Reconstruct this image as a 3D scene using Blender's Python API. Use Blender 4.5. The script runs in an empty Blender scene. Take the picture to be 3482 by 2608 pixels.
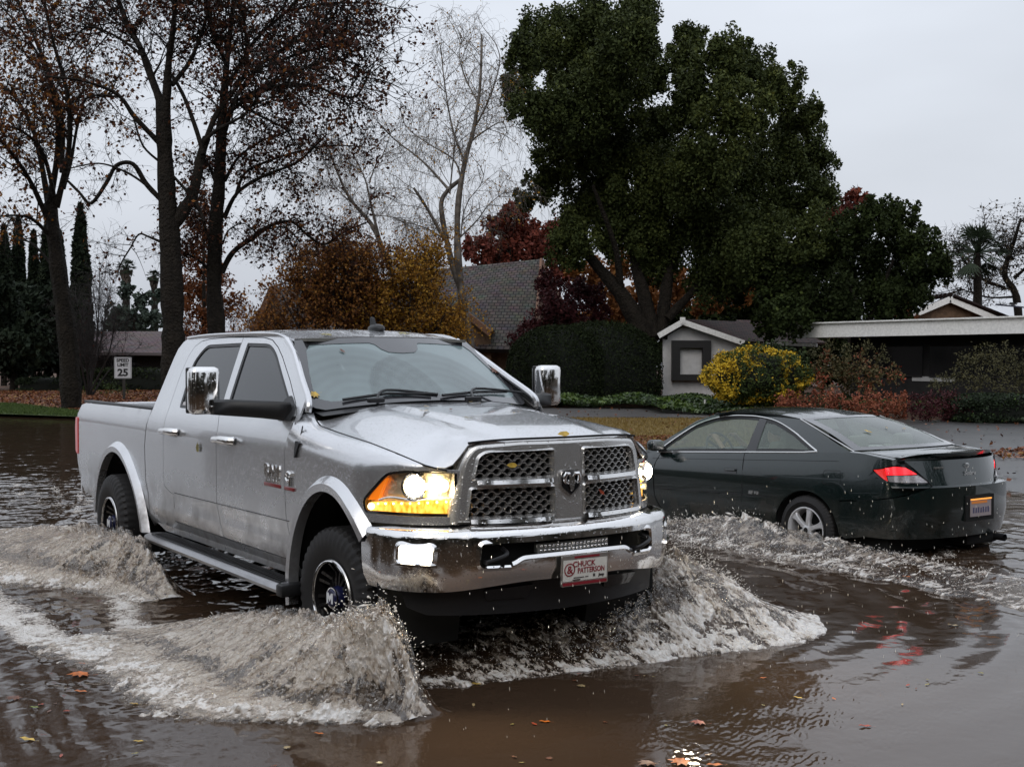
import bpy, bmesh, math, random
import numpy as np
from math import sin, cos, pi, radians, sqrt, atan2, exp, tan
from mathutils import Vector, Matrix, noise
from mathutils.geometry import delaunay_2d_cdt

S = bpy.context.scene
COL = S.collection
random.seed(7)
RNG = np.random.default_rng(7)

# ------------------------------------------------------------------ camera, sky, sun, exposure
CAM_H = 1.864
PITCH = -0.0236
FPX = 4249.5          # focal length in pixels of the 3482 px wide photograph
cam_d = bpy.data.cameras.new('camera')
cam = bpy.data.objects.new('camera', cam_d)
COL.objects.link(cam)
cam.location = (0, 0, CAM_H)
cam.rotation_euler = (pi / 2 + PITCH, -0.0017, 0)
cam_d.sensor_width = 36
cam_d.lens = FPX / 3482 * 36
cam_d.clip_end = 3000
S.camera = cam

SUN_EL, SUN_AZ = radians(38), radians(200)
w = bpy.data.worlds.new('World')
S.world = w
w.use_nodes = True
wn, wl = w.node_tree.nodes, w.node_tree.links
wn.clear()
wo = wn.new('ShaderNodeOutputWorld')
bg = wn.new('ShaderNodeBackground')
bg.inputs['Strength'].default_value = 0.118
sky = wn.new('ShaderNodeTexSky')
sky.sky_type = 'NISHITA'
sky.sun_disc = False
sky.sun_elevation = SUN_EL
sky.sun_rotation = SUN_AZ
sky.air_density = 2.0
sky.dust_density = 6.0
tc = wn.new('ShaderNodeTexCoord')
sep = wn.new('ShaderNodeSeparateXYZ')
wl.new(tc.outputs['Generated'], sep.inputs[0])
# overcast deck: a little brighter overhead than at the horizon, with soft cloud mottling
mr = wn.new('ShaderNodeMapRange')
mr.inputs['From Min'].default_value = 0.0
mr.inputs['From Max'].default_value = 1.0
mr.inputs['To Min'].default_value = 0.98
mr.inputs['To Max'].default_value = 1.9
wl.new(sep.outputs['Z'], mr.inputs['Value'])
mp = wn.new('ShaderNodeMapping')
mp.inputs['Scale'].default_value = (1.0, 1.0, 3.0)
wl.new(tc.outputs['Generated'], mp.inputs[0])
cn = wn.new('ShaderNodeTexNoise')
cn.inputs['Scale'].default_value = 2.2
cn.inputs['Detail'].default_value = 4
cn.inputs['Roughness'].default_value = 0.5
wl.new(mp.outputs[0], cn.inputs['Vector'])
cr = wn.new('ShaderNodeMapRange')
cr.inputs['From Min'].default_value = 0.3
cr.inputs['From Max'].default_value = 0.7
cr.inputs['To Min'].default_value = 0.88
cr.inputs['To Max'].default_value = 1.10
wl.new(cn.outputs['Fac'], cr.inputs['Value'])
mu = wn.new('ShaderNodeMath'); mu.operation = 'MULTIPLY'
wl.new(mr.outputs[0], mu.inputs[0]); wl.new(cr.outputs[0], mu.inputs[1])
cm = wn.new('ShaderNodeMix'); cm.data_type = 'RGBA'; cm.blend_type = 'MULTIPLY'
cm.inputs['Factor'].default_value = 1.0
cm.inputs[6].default_value = (5.35, 5.68, 6.30, 1)
wl.new(mu.outputs[0], cm.inputs[7])
mx = wn.new('ShaderNodeMix'); mx.data_type = 'RGBA'
mx.inputs['Factor'].default_value = 0.93
wl.new(sky.outputs[0], mx.inputs[6]); wl.new(cm.outputs[2], mx.inputs[7])
wl.new(mx.outputs[2], bg.inputs['Color'])
wl.new(bg.outputs[0], wo.inputs['Surface'])

sun_d = bpy.data.lights.new('sun', 'SUN')
sun_d.energy = 0.5
sun_d.angle = radians(30)
sun_d.color = (1.0, 0.97, 0.93)
sun = bpy.data.objects.new('sun', sun_d)
COL.objects.link(sun)
sun.rotation_euler = (pi / 2 - SUN_EL, 0, -SUN_AZ + pi)
S.view_settings.view_transform = 'Standard'
S.view_settings.look = 'None'
S.view_settings.exposure = 0.0
S.view_settings.gamma = 1.0
S.cycles.use_denoising = True
S.cycles.max_bounces = 8
S.cycles.transparent_max_bounces = 24
S.cycles.caustics_reflective = False
S.cycles.caustics_refractive = False

# ------------------------------------------------------------------ helpers
def pt(dx, dy, Y):
    """World point at forward distance Y seen at (dx, dy) of a 2212 px wide view of the photograph."""
    sx, sy = dx / 0.63527, dy / 0.63527
    u = (sx - 1741) / FPX
    v = -(sy - 1304) / FPX
    dyy = cos(PITCH) - v * sin(PITCH)
    dz = sin(PITCH) + v * cos(PITCH)
    return Vector((u * Y / dyy, Y, CAM_H + dz * Y / dyy))

def tag(o, label=None, cat=None, group=None, kind=None):
    if label: o['label'] = label
    if cat: o['category'] = cat
    if group: o['group'] = group
    if kind: o['kind'] = kind
    return o

def thing(name, label, cat, loc=(0, 0, 0), rotz=0, group=None):
    o = bpy.data.objects.new(name, None)
    o.empty_display_size = 0.2
    COL.objects.link(o)
    o.location = loc
    o.rotation_euler = (0, 0, rotz)
    return tag(o, label, cat, group)

def link(name, me, mat=None, parent=None, loc=None, rot=None):
    o = bpy.data.objects.new(name, me)
    COL.objects.link(o)
    if mat is not None:
        for m in (mat if isinstance(mat, (list, tuple)) else [mat]):
            me.materials.append(m)
    if parent is not None: o.parent = parent
    if loc is not None: o.location = loc
    if rot is not None: o.rotation_euler = rot
    return o

def mesh(name, V, F, mat=None, parent=None, smooth=True, sharp=38, loc=None, rot=None, mi=None):
    me = bpy.data.meshes.new(name)
    me.from_pydata([tuple(v) for v in V], [], [tuple(f) for f in F])
    if mi is not None:
        me.polygons.foreach_set('material_index', mi)
    me.update()
    if smooth:
        me.polygons.foreach_set('use_smooth', [True] * len(me.polygons))
        me.set_sharp_from_angle(angle=radians(sharp))
    return link(name, me, mat, parent, loc, rot)

class MB:
    """Collects shapes into one mesh."""
    def __init__(s): s.V = []; s.F = []
    def add(s, V, F):
        n = len(s.V); s.V += [Vector(v) for v in V]; s.F += [tuple(i + n for i in f) for f in F]; return s
    def box(s, c, d, R=None, ch=0.0):
        hx, hy, hz = d[0] / 2, d[1] / 2, d[2] / 2
        b = bmesh.new()
        bmesh.ops.create_cube(b, size=1)
        for v in b.verts: v.co = Vector((v.co.x * d[0], v.co.y * d[1], v.co.z * d[2]))
        if ch > 0: bmesh.ops.bevel(b, geom=list(b.edges), offset=ch, segments=2, affect='EDGES', profile=0.5)
        b.verts.index_update()
        V = [v.co.copy() for v in b.verts]; F = [[v.index for v in f.verts] for f in b.faces]; b.free()
        if R is not None: V = [R @ v for v in V]
        return s.add([v + Vector(c) for v in V], F)
    def tube(s, P, r, n=8, cap=True, sx=1.0):
        P = [Vector(p) for p in P]; m = len(P)
        rr = r if isinstance(r, (list, tuple)) else [r] * m
        V = []; F = []; nx = None
        for i, p in enumerate(P):
            t = (P[min(i + 1, m - 1)] - P[max(i - 1, 0)])
            if t.length < 1e-9: t = Vector((0, 0, 1))
            t.normalize()
            if nx is None:
                a = Vector((0, 0, 1)) if abs(t.z) < .9 else Vector((1, 0, 0))
                nx = t.cross(a).normalized()
            else:
                nx = (nx - t * nx.dot(t)); nx = nx.normalized() if nx.length > 1e-6 else t.orthogonal().normalized()
            ny = t.cross(nx)
            for k in range(n):
                a = 2 * pi * k / n
                V.append(p + (nx * cos(a) * sx + ny * sin(a)) * rr[i])
        for i in range(m - 1):
            for k in range(n):
                a, b = i * n + k, i * n + (k + 1) % n
                F.append((a, b, b + n, a + n))
        if cap:
            F.append(tuple(range(n - 1, -1, -1))); F.append(tuple((m - 1) * n + k for k in range(n)))
        return s.add(V, F)
    def lathe(s, prof, n=32, M=None, close=False):
        """prof: (radius, height) pairs turned round the local z axis."""
        V = []; F = []; m = len(prof)
        for (r, h) in prof:
            for k in range(n):
                a = 2 * pi * k / n; V.append(Vector((r * cos(a), r * sin(a), h)))
        for i in range(m - 1 + (1 if close else 0)):
            for k in range(n):
                j = (i + 1) % m
                F.append((i * n + k, i * n + (k + 1) % n, j * n + (k + 1) % n, j * n + k))
        if M is not None: V = [M @ v for v in V]
        return s.add(V, F)
    def sphere(s, c, r, n=12, m=8, R=None):
        rv = Vector(r) if not isinstance(r, (int, float)) else Vector((r, r, r))
        V = []; F = []
        for i in range(m + 1):
            t = pi * i / m
            for k in range(n):
                a = 2 * pi * k / n
                v = Vector((rv.x * sin(t) * cos(a), rv.y * sin(t) * sin(a), rv.z * cos(t)))
                if R is not None: v = R @ v
                V.append(v + Vector(c))
        for i in range(m):
            for k in range(n):
                F.append((i * n + k, (i + 1) * n + k, (i + 1) * n + (k + 1) % n, i * n + (k + 1) % n))
        return s.add(V, F)
    def prism(s, poly, fn, t):
        """poly: 2-D outline; fn(u, v, d) -> point at depth d."""
        n = len(poly)
        V = [fn(u, v, 0) for u, v in poly] + [fn(u, v, t) for u, v in poly]
        F = [tuple(range(n)), tuple(range(2 * n - 1, n - 1, -1))] + [(i, (i + 1) % n, n + (i + 1) % n, n + i) for i in range(n)]
        return s.add(V, F)
    def build(s, name, mat=None, parent=None, smooth=True, sharp=38, loc=None, rot=None):
        return mesh(name, s.V, s.F, mat, parent, smooth, sharp, loc, rot)

def crom(P, k=6, closed=False):
    """Catmull-Rom resampling of control points (any dimension)."""
    P = [Vector(p) for p in P]; n = len(P); out = []
    for i in range(n if closed else n - 1):
        a, b, c, d = (P[(i - 1) % n], P[i], P[(i + 1) % n], P[(i + 2) % n]) if closed else (P[max(i - 1, 0)], P[i], P[i + 1], P[min(i + 2, n - 1)])
        for j in range(k):
            t = j / k
            out.append(0.5 * ((2 * b) + (c - a) * t + (2 * a - 5 * b + 4 * c - d) * t * t + (3 * b - a - 3 * c + d) * t ** 3))
    if not closed: out.append(P[-1])
    return out

def rnd_poly(P, r, k=4):
    """Rounds the corners of a 2-D polygon; r is one radius or one per corner."""
    n = len(P); out = []
    for i in range(n):
        p = Vector(P[i]); a = Vector(P[i - 1]); b = Vector(P[(i + 1) % n])
        ri = r[i] if isinstance(r, (list, tuple)) else r
        if ri <= 0: out.append(tuple(p)); continue
        da, db = (a - p), (b - p)
        q = min(ri, da.length * .45, db.length * .45)
        A = p + da.normalized() * q; B = p + db.normalized() * q
        for j in range(k + 1):
            t = j / k
            out.append(tuple(A * (1 - t) ** 2 + p * 2 * t * (1 - t) + B * t * t))
    return out

def interp(x, X, Y):
    return float(np.interp(x, X, Y))

def inpoly(x, y, P):
    c = False; n = len(P); j = n - 1
    for i in range(n):
        xi, yi = P[i][0], P[i][1]; xj, yj = P[j][0], P[j][1]
        if (yi > y) != (yj > y) and x < (xj - xi) * (y - yi) / (yj - yi + 1e-12) + xi: c = not c
        j = i
    return c

def panel(name, outline, fn, mat, parent, holes=(), step=0.06, thick=0.01, ref=(0, 0, 1.0), sharp=38, build=True, lift=0.0):
    """A sheet with thickness: a 2-D outline with holes, laid on the surface fn(u, v)."""
    outline = [tuple(p)[:2] for p in outline]; holes = [[tuple(p)[:2] for p in h] for h in holes]
    pts = []; edges = []
    def loop(L):
        # subdivide long edges
        Q = []
        for i in range(len(L)):
            a = Vector(L[i]); b = Vector(L[(i + 1) % len(L)]); m = max(1, int((b - a).length / step))
            for j in range(m): Q.append(a.lerp(b, j / m))
        n0 = len(pts); pts.extend(Q)
        for i in range(len(Q)): edges.append((n0 + i, n0 + (i + 1) % len(Q)))
        return Q
    lo = loop(outline); lh = [loop(h) for h in holes]
    xs = [p[0] for p in outline]; ys = [p[1] for p in outline]
    allb = np.array([tuple(p) for p in pts])
    x = min(xs) + step * .5
    while x < max(xs):
        y = min(ys) + step * .5
        while y < max(ys):
            if inpoly(x, y, outline) and not any(inpoly(x, y, h) for h in holes):
                if np.min((allb[:, 0] - x) ** 2 + (allb[:, 1] - y) ** 2) > (step * .45) ** 2:
                    pts.append(Vector((x, y)))
            y += step
        x += step
    V2, E2, F2, _, _, _ = delaunay_2d_cdt(pts, edges, [], 0, 1e-5)
    T = []
    for f in F2:
        cx = sum(V2[i][0] for i in f) / len(f); cy = sum(V2[i][1] for i in f) / len(f)
        if inpoly(cx, cy, outline) and not any(inpoly(cx, cy, h) for h in holes): T.append(list(f))
    used = sorted({i for f in T for i in f}); mp_ = {a: b for b, a in enumerate(used)}
    V2 = [V2[i] for i in used]; T = [[mp_[i] for i in f] for f in T]
    P = []; Nn = []; h = 1e-3; ref = Vector(ref)
    for (u, v) in V2:
        p = Vector(fn(u, v)); a = Vector(fn(u + h, v)) - Vector(fn(u - h, v)); b = Vector(fn(u, v + h)) - Vector(fn(u, v - h))
        n = a.cross(b); n = n.normalized() if n.length > 1e-12 else Vector((0, 0, 1))
        if n.dot(p - ref) < 0: n = -n
        P.append(p + n * lift); Nn.append(n)
    F = []
    for f in T:
        g = (P[f[1]] - P[f[0]]).cross(P[f[2]] - P[f[0]])
        F.append(f if g.dot(Nn[f[0]]) > 0 else f[::-1])
    if thick > 0:
        n0 = len(P); cnt = {}
        for f in F:
            for i in range(len(f)):
                a, b = f[i], f[(i + 1) % len(f)]; cnt[(a, b)] = 1
        rim = [(a, b) for (a, b) in cnt if (b, a) not in cnt]
        P = P + [p - n * thick for p, n in zip(P, Nn)]
        F = F + [[i + n0 for i in f[::-1]] for f in F] + [[b, a, a + n0, b + n0] for a, b in rim]
    if not build: return P, F
    return mesh(name, P, F, mat, parent, True, sharp)

def grid(name, nu, nv, fn, mat, parent=None, closed_u=False, build=True, sharp=40):
    V = [fn(i / (nu - (0 if closed_u else 1)), j / (nv - 1)) for j in range(nv) for i in range(nu)]
    F = []
    for j in range(nv - 1):
        for i in range(nu if closed_u else nu - 1):
            a = j * nu + i; b = j * nu + (i + 1) % nu
            F.append((a, b, b + nu, a + nu))
    if not build: return V, F
    return mesh(name, V, F, mat, parent, True, sharp)

def txt(name, s, size, mat, parent, M, depth=0.004, align='CENTER', bold=0.0, shear=0.0, sx=1.0, parentinv=True):
    """Writing: extruded letters turned into a mesh. M places it (x along the text, y up, z out)."""
    c = bpy.data.curves.new(name, 'FONT')
    c.body = s; c.size = size; c.extrude = depth; c.align_x = align; c.align_y = 'CENTER'; c.offset = bold; c.shear = shear
    c.resolution_u = 3
    o = bpy.data.objects.new(name + '_c', c)
    COL.objects.link(o)
    bpy.context.view_layer.update()
    me = bpy.data.meshes.new_from_object(o.evaluated_get(bpy.context.evaluated_depsgraph_get()))
    bpy.data.objects.remove(o)
    bpy.data.curves.remove(c)
    me.transform(M @ Matrix.Diagonal((sx, 1, 1, 1)))
    me.name = name
    return link(name, me, mat, parent)

# ------------------------------------------------------------------ materials
MATS = {}
def mat(name, base, rough=0.5, metal=0.0, coat=0.0, emis=None, estr=0.0, trans=0.0, ior=1.45, spec=0.5, alpha=1.0,
        noise_amt=0.0, noise_scale=8.0, bump=0.0, bump_scale=60.0, sheen=0.0, var=None, coatrough=0.03, bumpdist=0.01):
    m = bpy.data.materials.new(name); m.use_nodes = True
    nt = m.node_tree; n, l = nt.nodes, nt.links
    b = n['Principled BSDF']
    b.inputs['Base Color'].default_value = (*base, 1)
    b.inputs['Roughness'].default_value = rough
    b.inputs['Metallic'].default_value = metal
    b.inputs['Coat Weight'].default_value = coat
    b.inputs['Coat Roughness'].default_value = coatrough
    b.inputs['Transmission Weight'].default_value = trans
    b.inputs['IOR'].default_value = ior
    b.inputs['Specular IOR Level'].default_value = spec
    b.inputs['Alpha'].default_value = alpha
    if emis: b.inputs['Emission Color'].default_value = (*emis, 1); b.inputs['Emission Strength'].default_value = estr
    t = n.new('ShaderNodeTexCoord')
    if noise_amt > 0 or var:
        nz = n.new('ShaderNodeTexNoise'); nz.inputs['Scale'].default_value = noise_scale; nz.inputs['Detail'].default_value = 5
        l.new(t.outputs['Object'], nz.inputs['Vector'])
        rp = n.new('ShaderNodeValToRGB')
        rp.color_ramp.elements[0].position = 0.3; rp.color_ramp.elements[1].position = 0.7
        c2 = var or tuple(min(1, c * (1 + noise_amt)) for c in base)
        c1 = base if var else tuple(c * (1 - noise_amt) for c in base)
        rp.color_ramp.elements[0].color = (*c1, 1); rp.color_ramp.elements[1].color = (*c2, 1)
        l.new(nz.outputs['Fac'], rp.inputs[0]); l.new(rp.outputs[0], b.inputs['Base Color'])
    if bump > 0:
        nb = n.new('ShaderNodeTexNoise'); nb.inputs['Scale'].default_value = bump_scale; nb.inputs['Detail'].default_value = 3
        l.new(t.outputs['Object'], nb.inputs['Vector'])
        bp = n.new('ShaderNodeBump'); bp.inputs['Strength'].default_value = bump; bp.inputs['Distance'].default_value = bumpdist
        l.new(nb.outputs['Fac'], bp.inputs['Height']); l.new(bp.outputs[0], b.inputs['Normal'])
    MATS[name] = m
    return m

def wet_drops(m, scale=90.0, strength=0.25, dist=0.002, thr=0.32, coat_too=True):
    """Rain beads: small raised voronoi dots, on some cells only, in the bump of the coat."""
    n, l = m.node_tree.nodes, m.node_tree.links
    b = n['Principled BSDF']
    t = n.new('ShaderNodeTexCoord')
    v = n.new('ShaderNodeTexVoronoi'); v.inputs['Scale'].default_value = scale; v.inputs['Randomness'].default_value = 1
    l.new(t.outputs['Object'], v.inputs['Vector'])
    r = n.new('ShaderNodeMapRange'); r.inputs['From Min'].default_value = thr; r.inputs['From Max'].default_value = 0.0
    r.interpolation_type = 'SMOOTHSTEP'
    l.new(v.outputs['Distance'], r.inputs['Value'])
    s = n.new('ShaderNodeSeparateColor'); l.new(v.outputs['Color'], s.inputs[0])
    g = n.new('ShaderNodeMath'); g.operation = 'GREATER_THAN'; g.inputs[1].default_value = 0.45
    l.new(s.outputs[0], g.inputs[0])
    mm = n.new('ShaderNodeMath'); mm.operation = 'MULTIPLY'
    l.new(r.outputs[0], mm.inputs[0]); l.new(g.outputs[0], mm.inputs[1])
    bp = n.new('ShaderNodeBump'); bp.inputs['Strength'].default_value = strength; bp.inputs['Distance'].default_value = dist
    l.new(mm.outputs[0], bp.inputs['Height'])
    if b.inputs['Normal'].links:
        l.new(b.inputs['Normal'].links[0].from_socket, bp.inputs['Normal'])
    l.new(bp.outputs[0], b.inputs['Normal']); l.new(bp.outputs[0], b.inputs['Coat Normal'])

def glass_mat(name, tint, amount, fog=(0.3, 0.35, 0.36), fogamt=0.0, rough=0.02, arcs=()):
    """Thin automotive glass: tinted see-through with a mirror reflection and, where asked, misting."""
    m = bpy.data.materials.new(name); m.use_nodes = True
    n, l = m.node_tree.nodes, m.node_tree.links
    n.clear()
    o = n.new('ShaderNodeOutputMaterial')
    tr = n.new('ShaderNodeBsdfTransparent'); tr.inputs[0].default_value = (*tint, 1)
    df = n.new('ShaderNodeBsdfDiffuse'); df.inputs[0].default_value = (*fog, 1)
    m1 = n.new('ShaderNodeMixShader'); m1.inputs[0].default_value = fogamt
    l.new(tr.outputs[0], m1.inputs[1]); l.new(df.outputs[0], m1.inputs[2])
    if arcs:   # misted, wiped glass: clearer inside the wiper sweeps, with faint rings left by the blades
        t0 = n.new('ShaderNodeTexCoord'); nn = n.new('ShaderNodeTexNoise'); nn.inputs['Scale'].default_value = 2.5; nn.inputs['Detail'].default_value = 4; l.new(t0.outputs['Object'], nn.inputs['Vector'])
        cur = n.new('ShaderNodeMath'); cur.operation = 'MULTIPLY_ADD'; cur.inputs[1].default_value = .35; cur.inputs[2].default_value = fogamt - .10; l.new(nn.outputs['Fac'], cur.inputs[0])
        for c_, r_ in arcs:
            vd = n.new('ShaderNodeVectorMath'); vd.operation = 'DISTANCE'; vd.inputs[1].default_value = c_; l.new(t0.outputs['Object'], vd.inputs[0])
            ad = n.new('ShaderNodeMath'); ad.operation = 'MULTIPLY_ADD'; ad.inputs[1].default_value = .05; l.new(nn.outputs['Fac'], ad.inputs[0]); l.new(vd.outputs['Value'], ad.inputs[2])
            mr = n.new('ShaderNodeMapRange'); mr.interpolation_type = 'SMOOTHSTEP'; mr.inputs['From Min'].default_value = r_ - .012; mr.inputs['From Max'].default_value = r_ + .012; mr.inputs['To Min'].default_value = -.13; mr.inputs['To Max'].default_value = 0; l.new(ad.outputs[0], mr.inputs['Value'])
            sn = n.new('ShaderNodeMath'); sn.operation = 'SINE'; mq = n.new('ShaderNodeMath'); mq.operation = 'MULTIPLY'; mq.inputs[1].default_value = 75; l.new(ad.outputs[0], mq.inputs[0]); l.new(mq.outputs[0], sn.inputs[0])
            rg = n.new('ShaderNodeMath'); rg.operation = 'MULTIPLY'; l.new(sn.outputs[0], rg.inputs[0]); l.new(mr.outputs[0], rg.inputs[1]); r2 = n.new('ShaderNodeMath'); r2.operation = 'MULTIPLY'; r2.inputs[1].default_value = .14; l.new(rg.outputs[0], r2.inputs[0])
            a1 = n.new('ShaderNodeMath'); l.new(cur.outputs[0], a1.inputs[0]); l.new(mr.outputs[0], a1.inputs[1]); a2 = n.new('ShaderNodeMath'); l.new(a1.outputs[0], a2.inputs[0]); l.new(r2.outputs[0], a2.inputs[1]); cur = a2
        l.new(cur.outputs[0], m1.inputs[0])
    gl = n.new('ShaderNodeBsdfGlossy'); gl.inputs['Roughness'].default_value = rough
    fr = n.new('ShaderNodeLayerWeight'); fr.inputs[0].default_value = 0.5
    pw = n.new('ShaderNodeMath'); pw.operation = 'POWER'; pw.inputs[1].default_value = 4.0
    l.new(fr.outputs['Facing'], pw.inputs[0])
    mm = n.new('ShaderNodeMath'); mm.operation = 'MULTIPLY_ADD'; mm.inputs[1].default_value = 0.85; mm.inputs[2].default_value = amount + .04
    mm.use_clamp = True
    l.new(pw.outputs[0], mm.inputs[0])
    m2 = n.new('ShaderNodeMixShader'); l.new(mm.outputs[0], m2.inputs[0])
    l.new(m1.outputs[0], m2.inputs[1]); l.new(gl.outputs[0], m2.inputs[2])
    l.new(m2.outputs[0], o.inputs[0])
    t = n.new('ShaderNodeTexCoord'); nz = n.new('ShaderNodeTexNoise'); nz.inputs['Scale'].default_value = 160
    l.new(t.outputs['Object'], nz.inputs['Vector'])
    bp = n.new('ShaderNodeBump'); bp.inputs['Strength'].default_value = 0.12; bp.inputs['Distance'].default_value = 0.002
    l.new(nz.outputs['Fac'], bp.inputs['Height']); l.new(bp.outputs[0], gl.inputs['Normal'])
    MATS[name] = m
    return m

M_PAINT = mat('silver_paint', (0.66, 0.665, 0.68), rough=0.26, metal=0.80, coat=1.0, coatrough=0.03, noise_amt=0.05, noise_scale=1.5)
wet_drops(M_PAINT, 75, 0.35, 0.003, 0.36)
def road_film(m, z0, z1, amt):
    """A patchy film of road dirt low on the bodywork, duller and browner than the paint."""
    n, l = m.node_tree.nodes, m.node_tree.links; b = n['Principled BSDF']; t = n.new('ShaderNodeTexCoord'); s = n.new('ShaderNodeSeparateXYZ'); l.new(t.outputs['Object'], s.inputs[0])
    nz = n.new('ShaderNodeTexNoise'); nz.inputs['Scale'].default_value = 3.5; nz.inputs['Detail'].default_value = 7; nz.inputs['Roughness'].default_value = .65; l.new(t.outputs['Object'], nz.inputs['Vector'])
    r = n.new('ShaderNodeMapRange'); r.interpolation_type = 'SMOOTHSTEP'; r.inputs['From Min'].default_value = z1; r.inputs['From Max'].default_value = z0; l.new(s.outputs[2], r.inputs['Value'])
    a = n.new('ShaderNodeMapRange'); a.inputs['From Min'].default_value = .40; a.inputs['From Max'].default_value = .68; a.inputs['To Max'].default_value = amt; l.new(nz.outputs['Fac'], a.inputs['Value'])
    f = n.new('ShaderNodeMath'); f.operation = 'MULTIPLY'; l.new(r.outputs[0], f.inputs[0]); l.new(a.outputs[0], f.inputs[1])
    mx = n.new('ShaderNodeMix'); mx.data_type = 'RGBA'; l.new(f.outputs[0], mx.inputs['Factor']); l.new(b.inputs['Base Color'].links[0].from_socket, mx.inputs[6]); mx.inputs[7].default_value = (.12, .095, .075, 1); l.new(mx.outputs[2], b.inputs['Base Color'])
    q = n.new('ShaderNodeMath'); q.operation = 'MULTIPLY_ADD'; q.inputs[1].default_value = .5; q.inputs[2].default_value = b.inputs['Roughness'].default_value; l.new(f.outputs[0], q.inputs[0]); l.new(q.outputs[0], b.inputs['Roughness'])
    c = n.new('ShaderNodeMath'); c.operation = 'SUBTRACT'; c.inputs[0].default_value = 1; l.new(f.outputs[0], c.inputs[1]); l.new(c.outputs[0], b.inputs['Coat Weight'])
road_film(M_PAINT, .55, 1.05, .75)
M_CHROME = mat('chrome', (0.80, 0.79, 0.78), rough=0.10, metal=1.0)
wet_drops(M_CHROME, 70, 0.3, 0.003, 0.34)
M_GRILLE = mat('satin_grille_chrome', (0.66, 0.65, 0.635), rough=0.27, metal=0.82)
wet_drops(M_GRILLE, 60, 0.5, 0.003, 0.36)
M_CHROME2 = mat('dark_chrome', (0.58, 0.57, 0.56), rough=0.25, metal=1.0)
M_BLACK = mat('black_plastic', (0.012, 0.012, 0.013), rough=0.42, bump=0.2, bump_scale=300, bumpdist=0.002)
M_GLOSSBLACK = mat('gloss_black', (0.008, 0.008, 0.009), rough=0.12, coat=0.5)
M_DARK = mat('dark_void', (0.006, 0.006, 0.006), rough=0.9)
M_RUBBER = mat('tyre_rubber', (0.014, 0.013, 0.013), rough=0.62, bump=0.25, bump_scale=90, bumpdist=0.004)
M_WSHIELD = glass_mat('windshield_glass', (0.40, 0.48, 0.46), 0.06, (0.34, 0.44, 0.45), 0.50, arcs=(((-.52, -.52, 1.56), .66), ((-.50, .12, 1.58), .56)))
M_TINT = glass_mat('tinted_glass', (0.06, 0.06, 0.065), 0.03, (0.08, 0.09, 0.10), 0.25)
M_CGLASS = glass_mat('coupe_glass', (0.74, 0.84, 0.76), 0.02, (0.36, 0.44, 0.38), 0.20)
M_INT = mat('interior_grey', (0.06, 0.062, 0.065), rough=0.8, noise_amt=0.15)
M_INT2 = mat('interior_beige', (0.16, 0.155, 0.14), rough=0.8, noise_amt=0.15)
M_LENS = glass_mat('lamp_lens', (0.96, 0.96, 0.95), 0.02)
# ------------------------------------------------------------------ the pickup truck
TR_LOC = Vector((-0.237, 7.735, 0)); TR_ROT = -0.9801
truck = thing('pickup_truck', 'large silver four-door pickup truck driving through the flood with its headlights and fog lamps lit', 'pickup truck', TR_LOC, TR_ROT)
TM = Matrix.Translation(TR_LOC) @ Matrix.Rotation(TR_ROT, 4, 'Z')
def TW(x, y, z): return TM @ Vector((x, y, z))      # truck coordinates to the street's

def t_half(x, z):
    """Half width of the truck's flank at height z."""
    s = 0.985
    if z < 0.62: s -= 0.45 * (0.62 - z)
    elif z < 0.84: s -= 0.008 * sin(pi * (z - 0.62) / 0.22) ** 2
    if z > 1.42: s = 0.947 - 0.49 * (z - 1.42) - 0.06 * (z - 1.42) ** 2
    elif z > 1.24: s -= 0.038 * ((z - 1.24) / 0.18) ** 2
    return s
def side(sg, lift=0.0): return lambda x, z: (x, sg * (t_half(x, z) + lift), z)

FD = [(-2.116, 1.979), (-1.735, 1.974), (-1.560, 1.955), (-1.40, 1.905), (-1.241, 1.838), (-0.932, 1.685), (-0.700, 1.555), (-0.610, 1.49), (-0.580, 1.42),
      (-0.600, 1.36), (-0.630, 1.27), (-0.632, 1.05), (-0.61, 0.86), (-0.56, 0.72), (-0.535, 0.60), (-1.685, 0.60), (-1.74, 0.70), (-1.79, 0.815), (-1.80, 1.36), (-1.85, 1.43)]
RD = [(-2.124, 1.979), (-2.435, 1.981), (-2.80, 1.972), (-2.96, 1.955), (-3.05, 1.915), (-3.075, 1.84), (-3.05, 1.72), (-2.93, 1.44), (-2.93, 0.92), (-2.90, 0.85), (-2.80, 0.815),
      (-2.70, 0.80), (-2.69, 0.60), (-1.693, 0.60), (-1.748, 0.70), (-1.798, 0.815), (-1.808, 1.36), (-1.858, 1.43)]
FWIN = rnd_poly([(-1.985, 1.940), (-1.56, 1.932), (-1.38, 1.872), (-0.80, 1.572), (-0.70, 1.46), (-1.762, 1.455)], [.01, .10, .10, .06, .02, .02])
RWIN = rnd_poly([(-2.07, 1.942), (-2.80, 1.930), (-2.905, 1.80), (-2.715, 1.452), (-1.835, 1.455)], [.01, .12, .12, .03, .02])
TSTEP = 0.07
cabshell = [(-3.300, 0.52), (-3.285, 0.66), (-3.36, 0.85), (-3.385, 1.12), (-3.345, 1.29), (-3.30, 1.43), (-3.335, 1.60), (-3.40, 1.83), (-3.41, 1.90), (-3.37, 1.955), (-3.30, 1.985), (-2.80, 2.005), (-2.0, 2.008),
            (-1.50, 1.998), (-1.33, 1.965), (-1.12, 1.88), (-0.80, 1.705), (-0.575, 1.58), (-0.555, 1.50), (-0.562, 1.42), (-0.586, 1.36), (-0.616, 1.27), (-0.618, 1.05), (-0.596, 0.86), (-0.546, 0.72), (-0.521, 0.60), (-0.521, 0.54), (-1.7, 0.535), (-2.6, 0.535), (-2.95, 0.50)]
bodyM = M_PAINT
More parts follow.
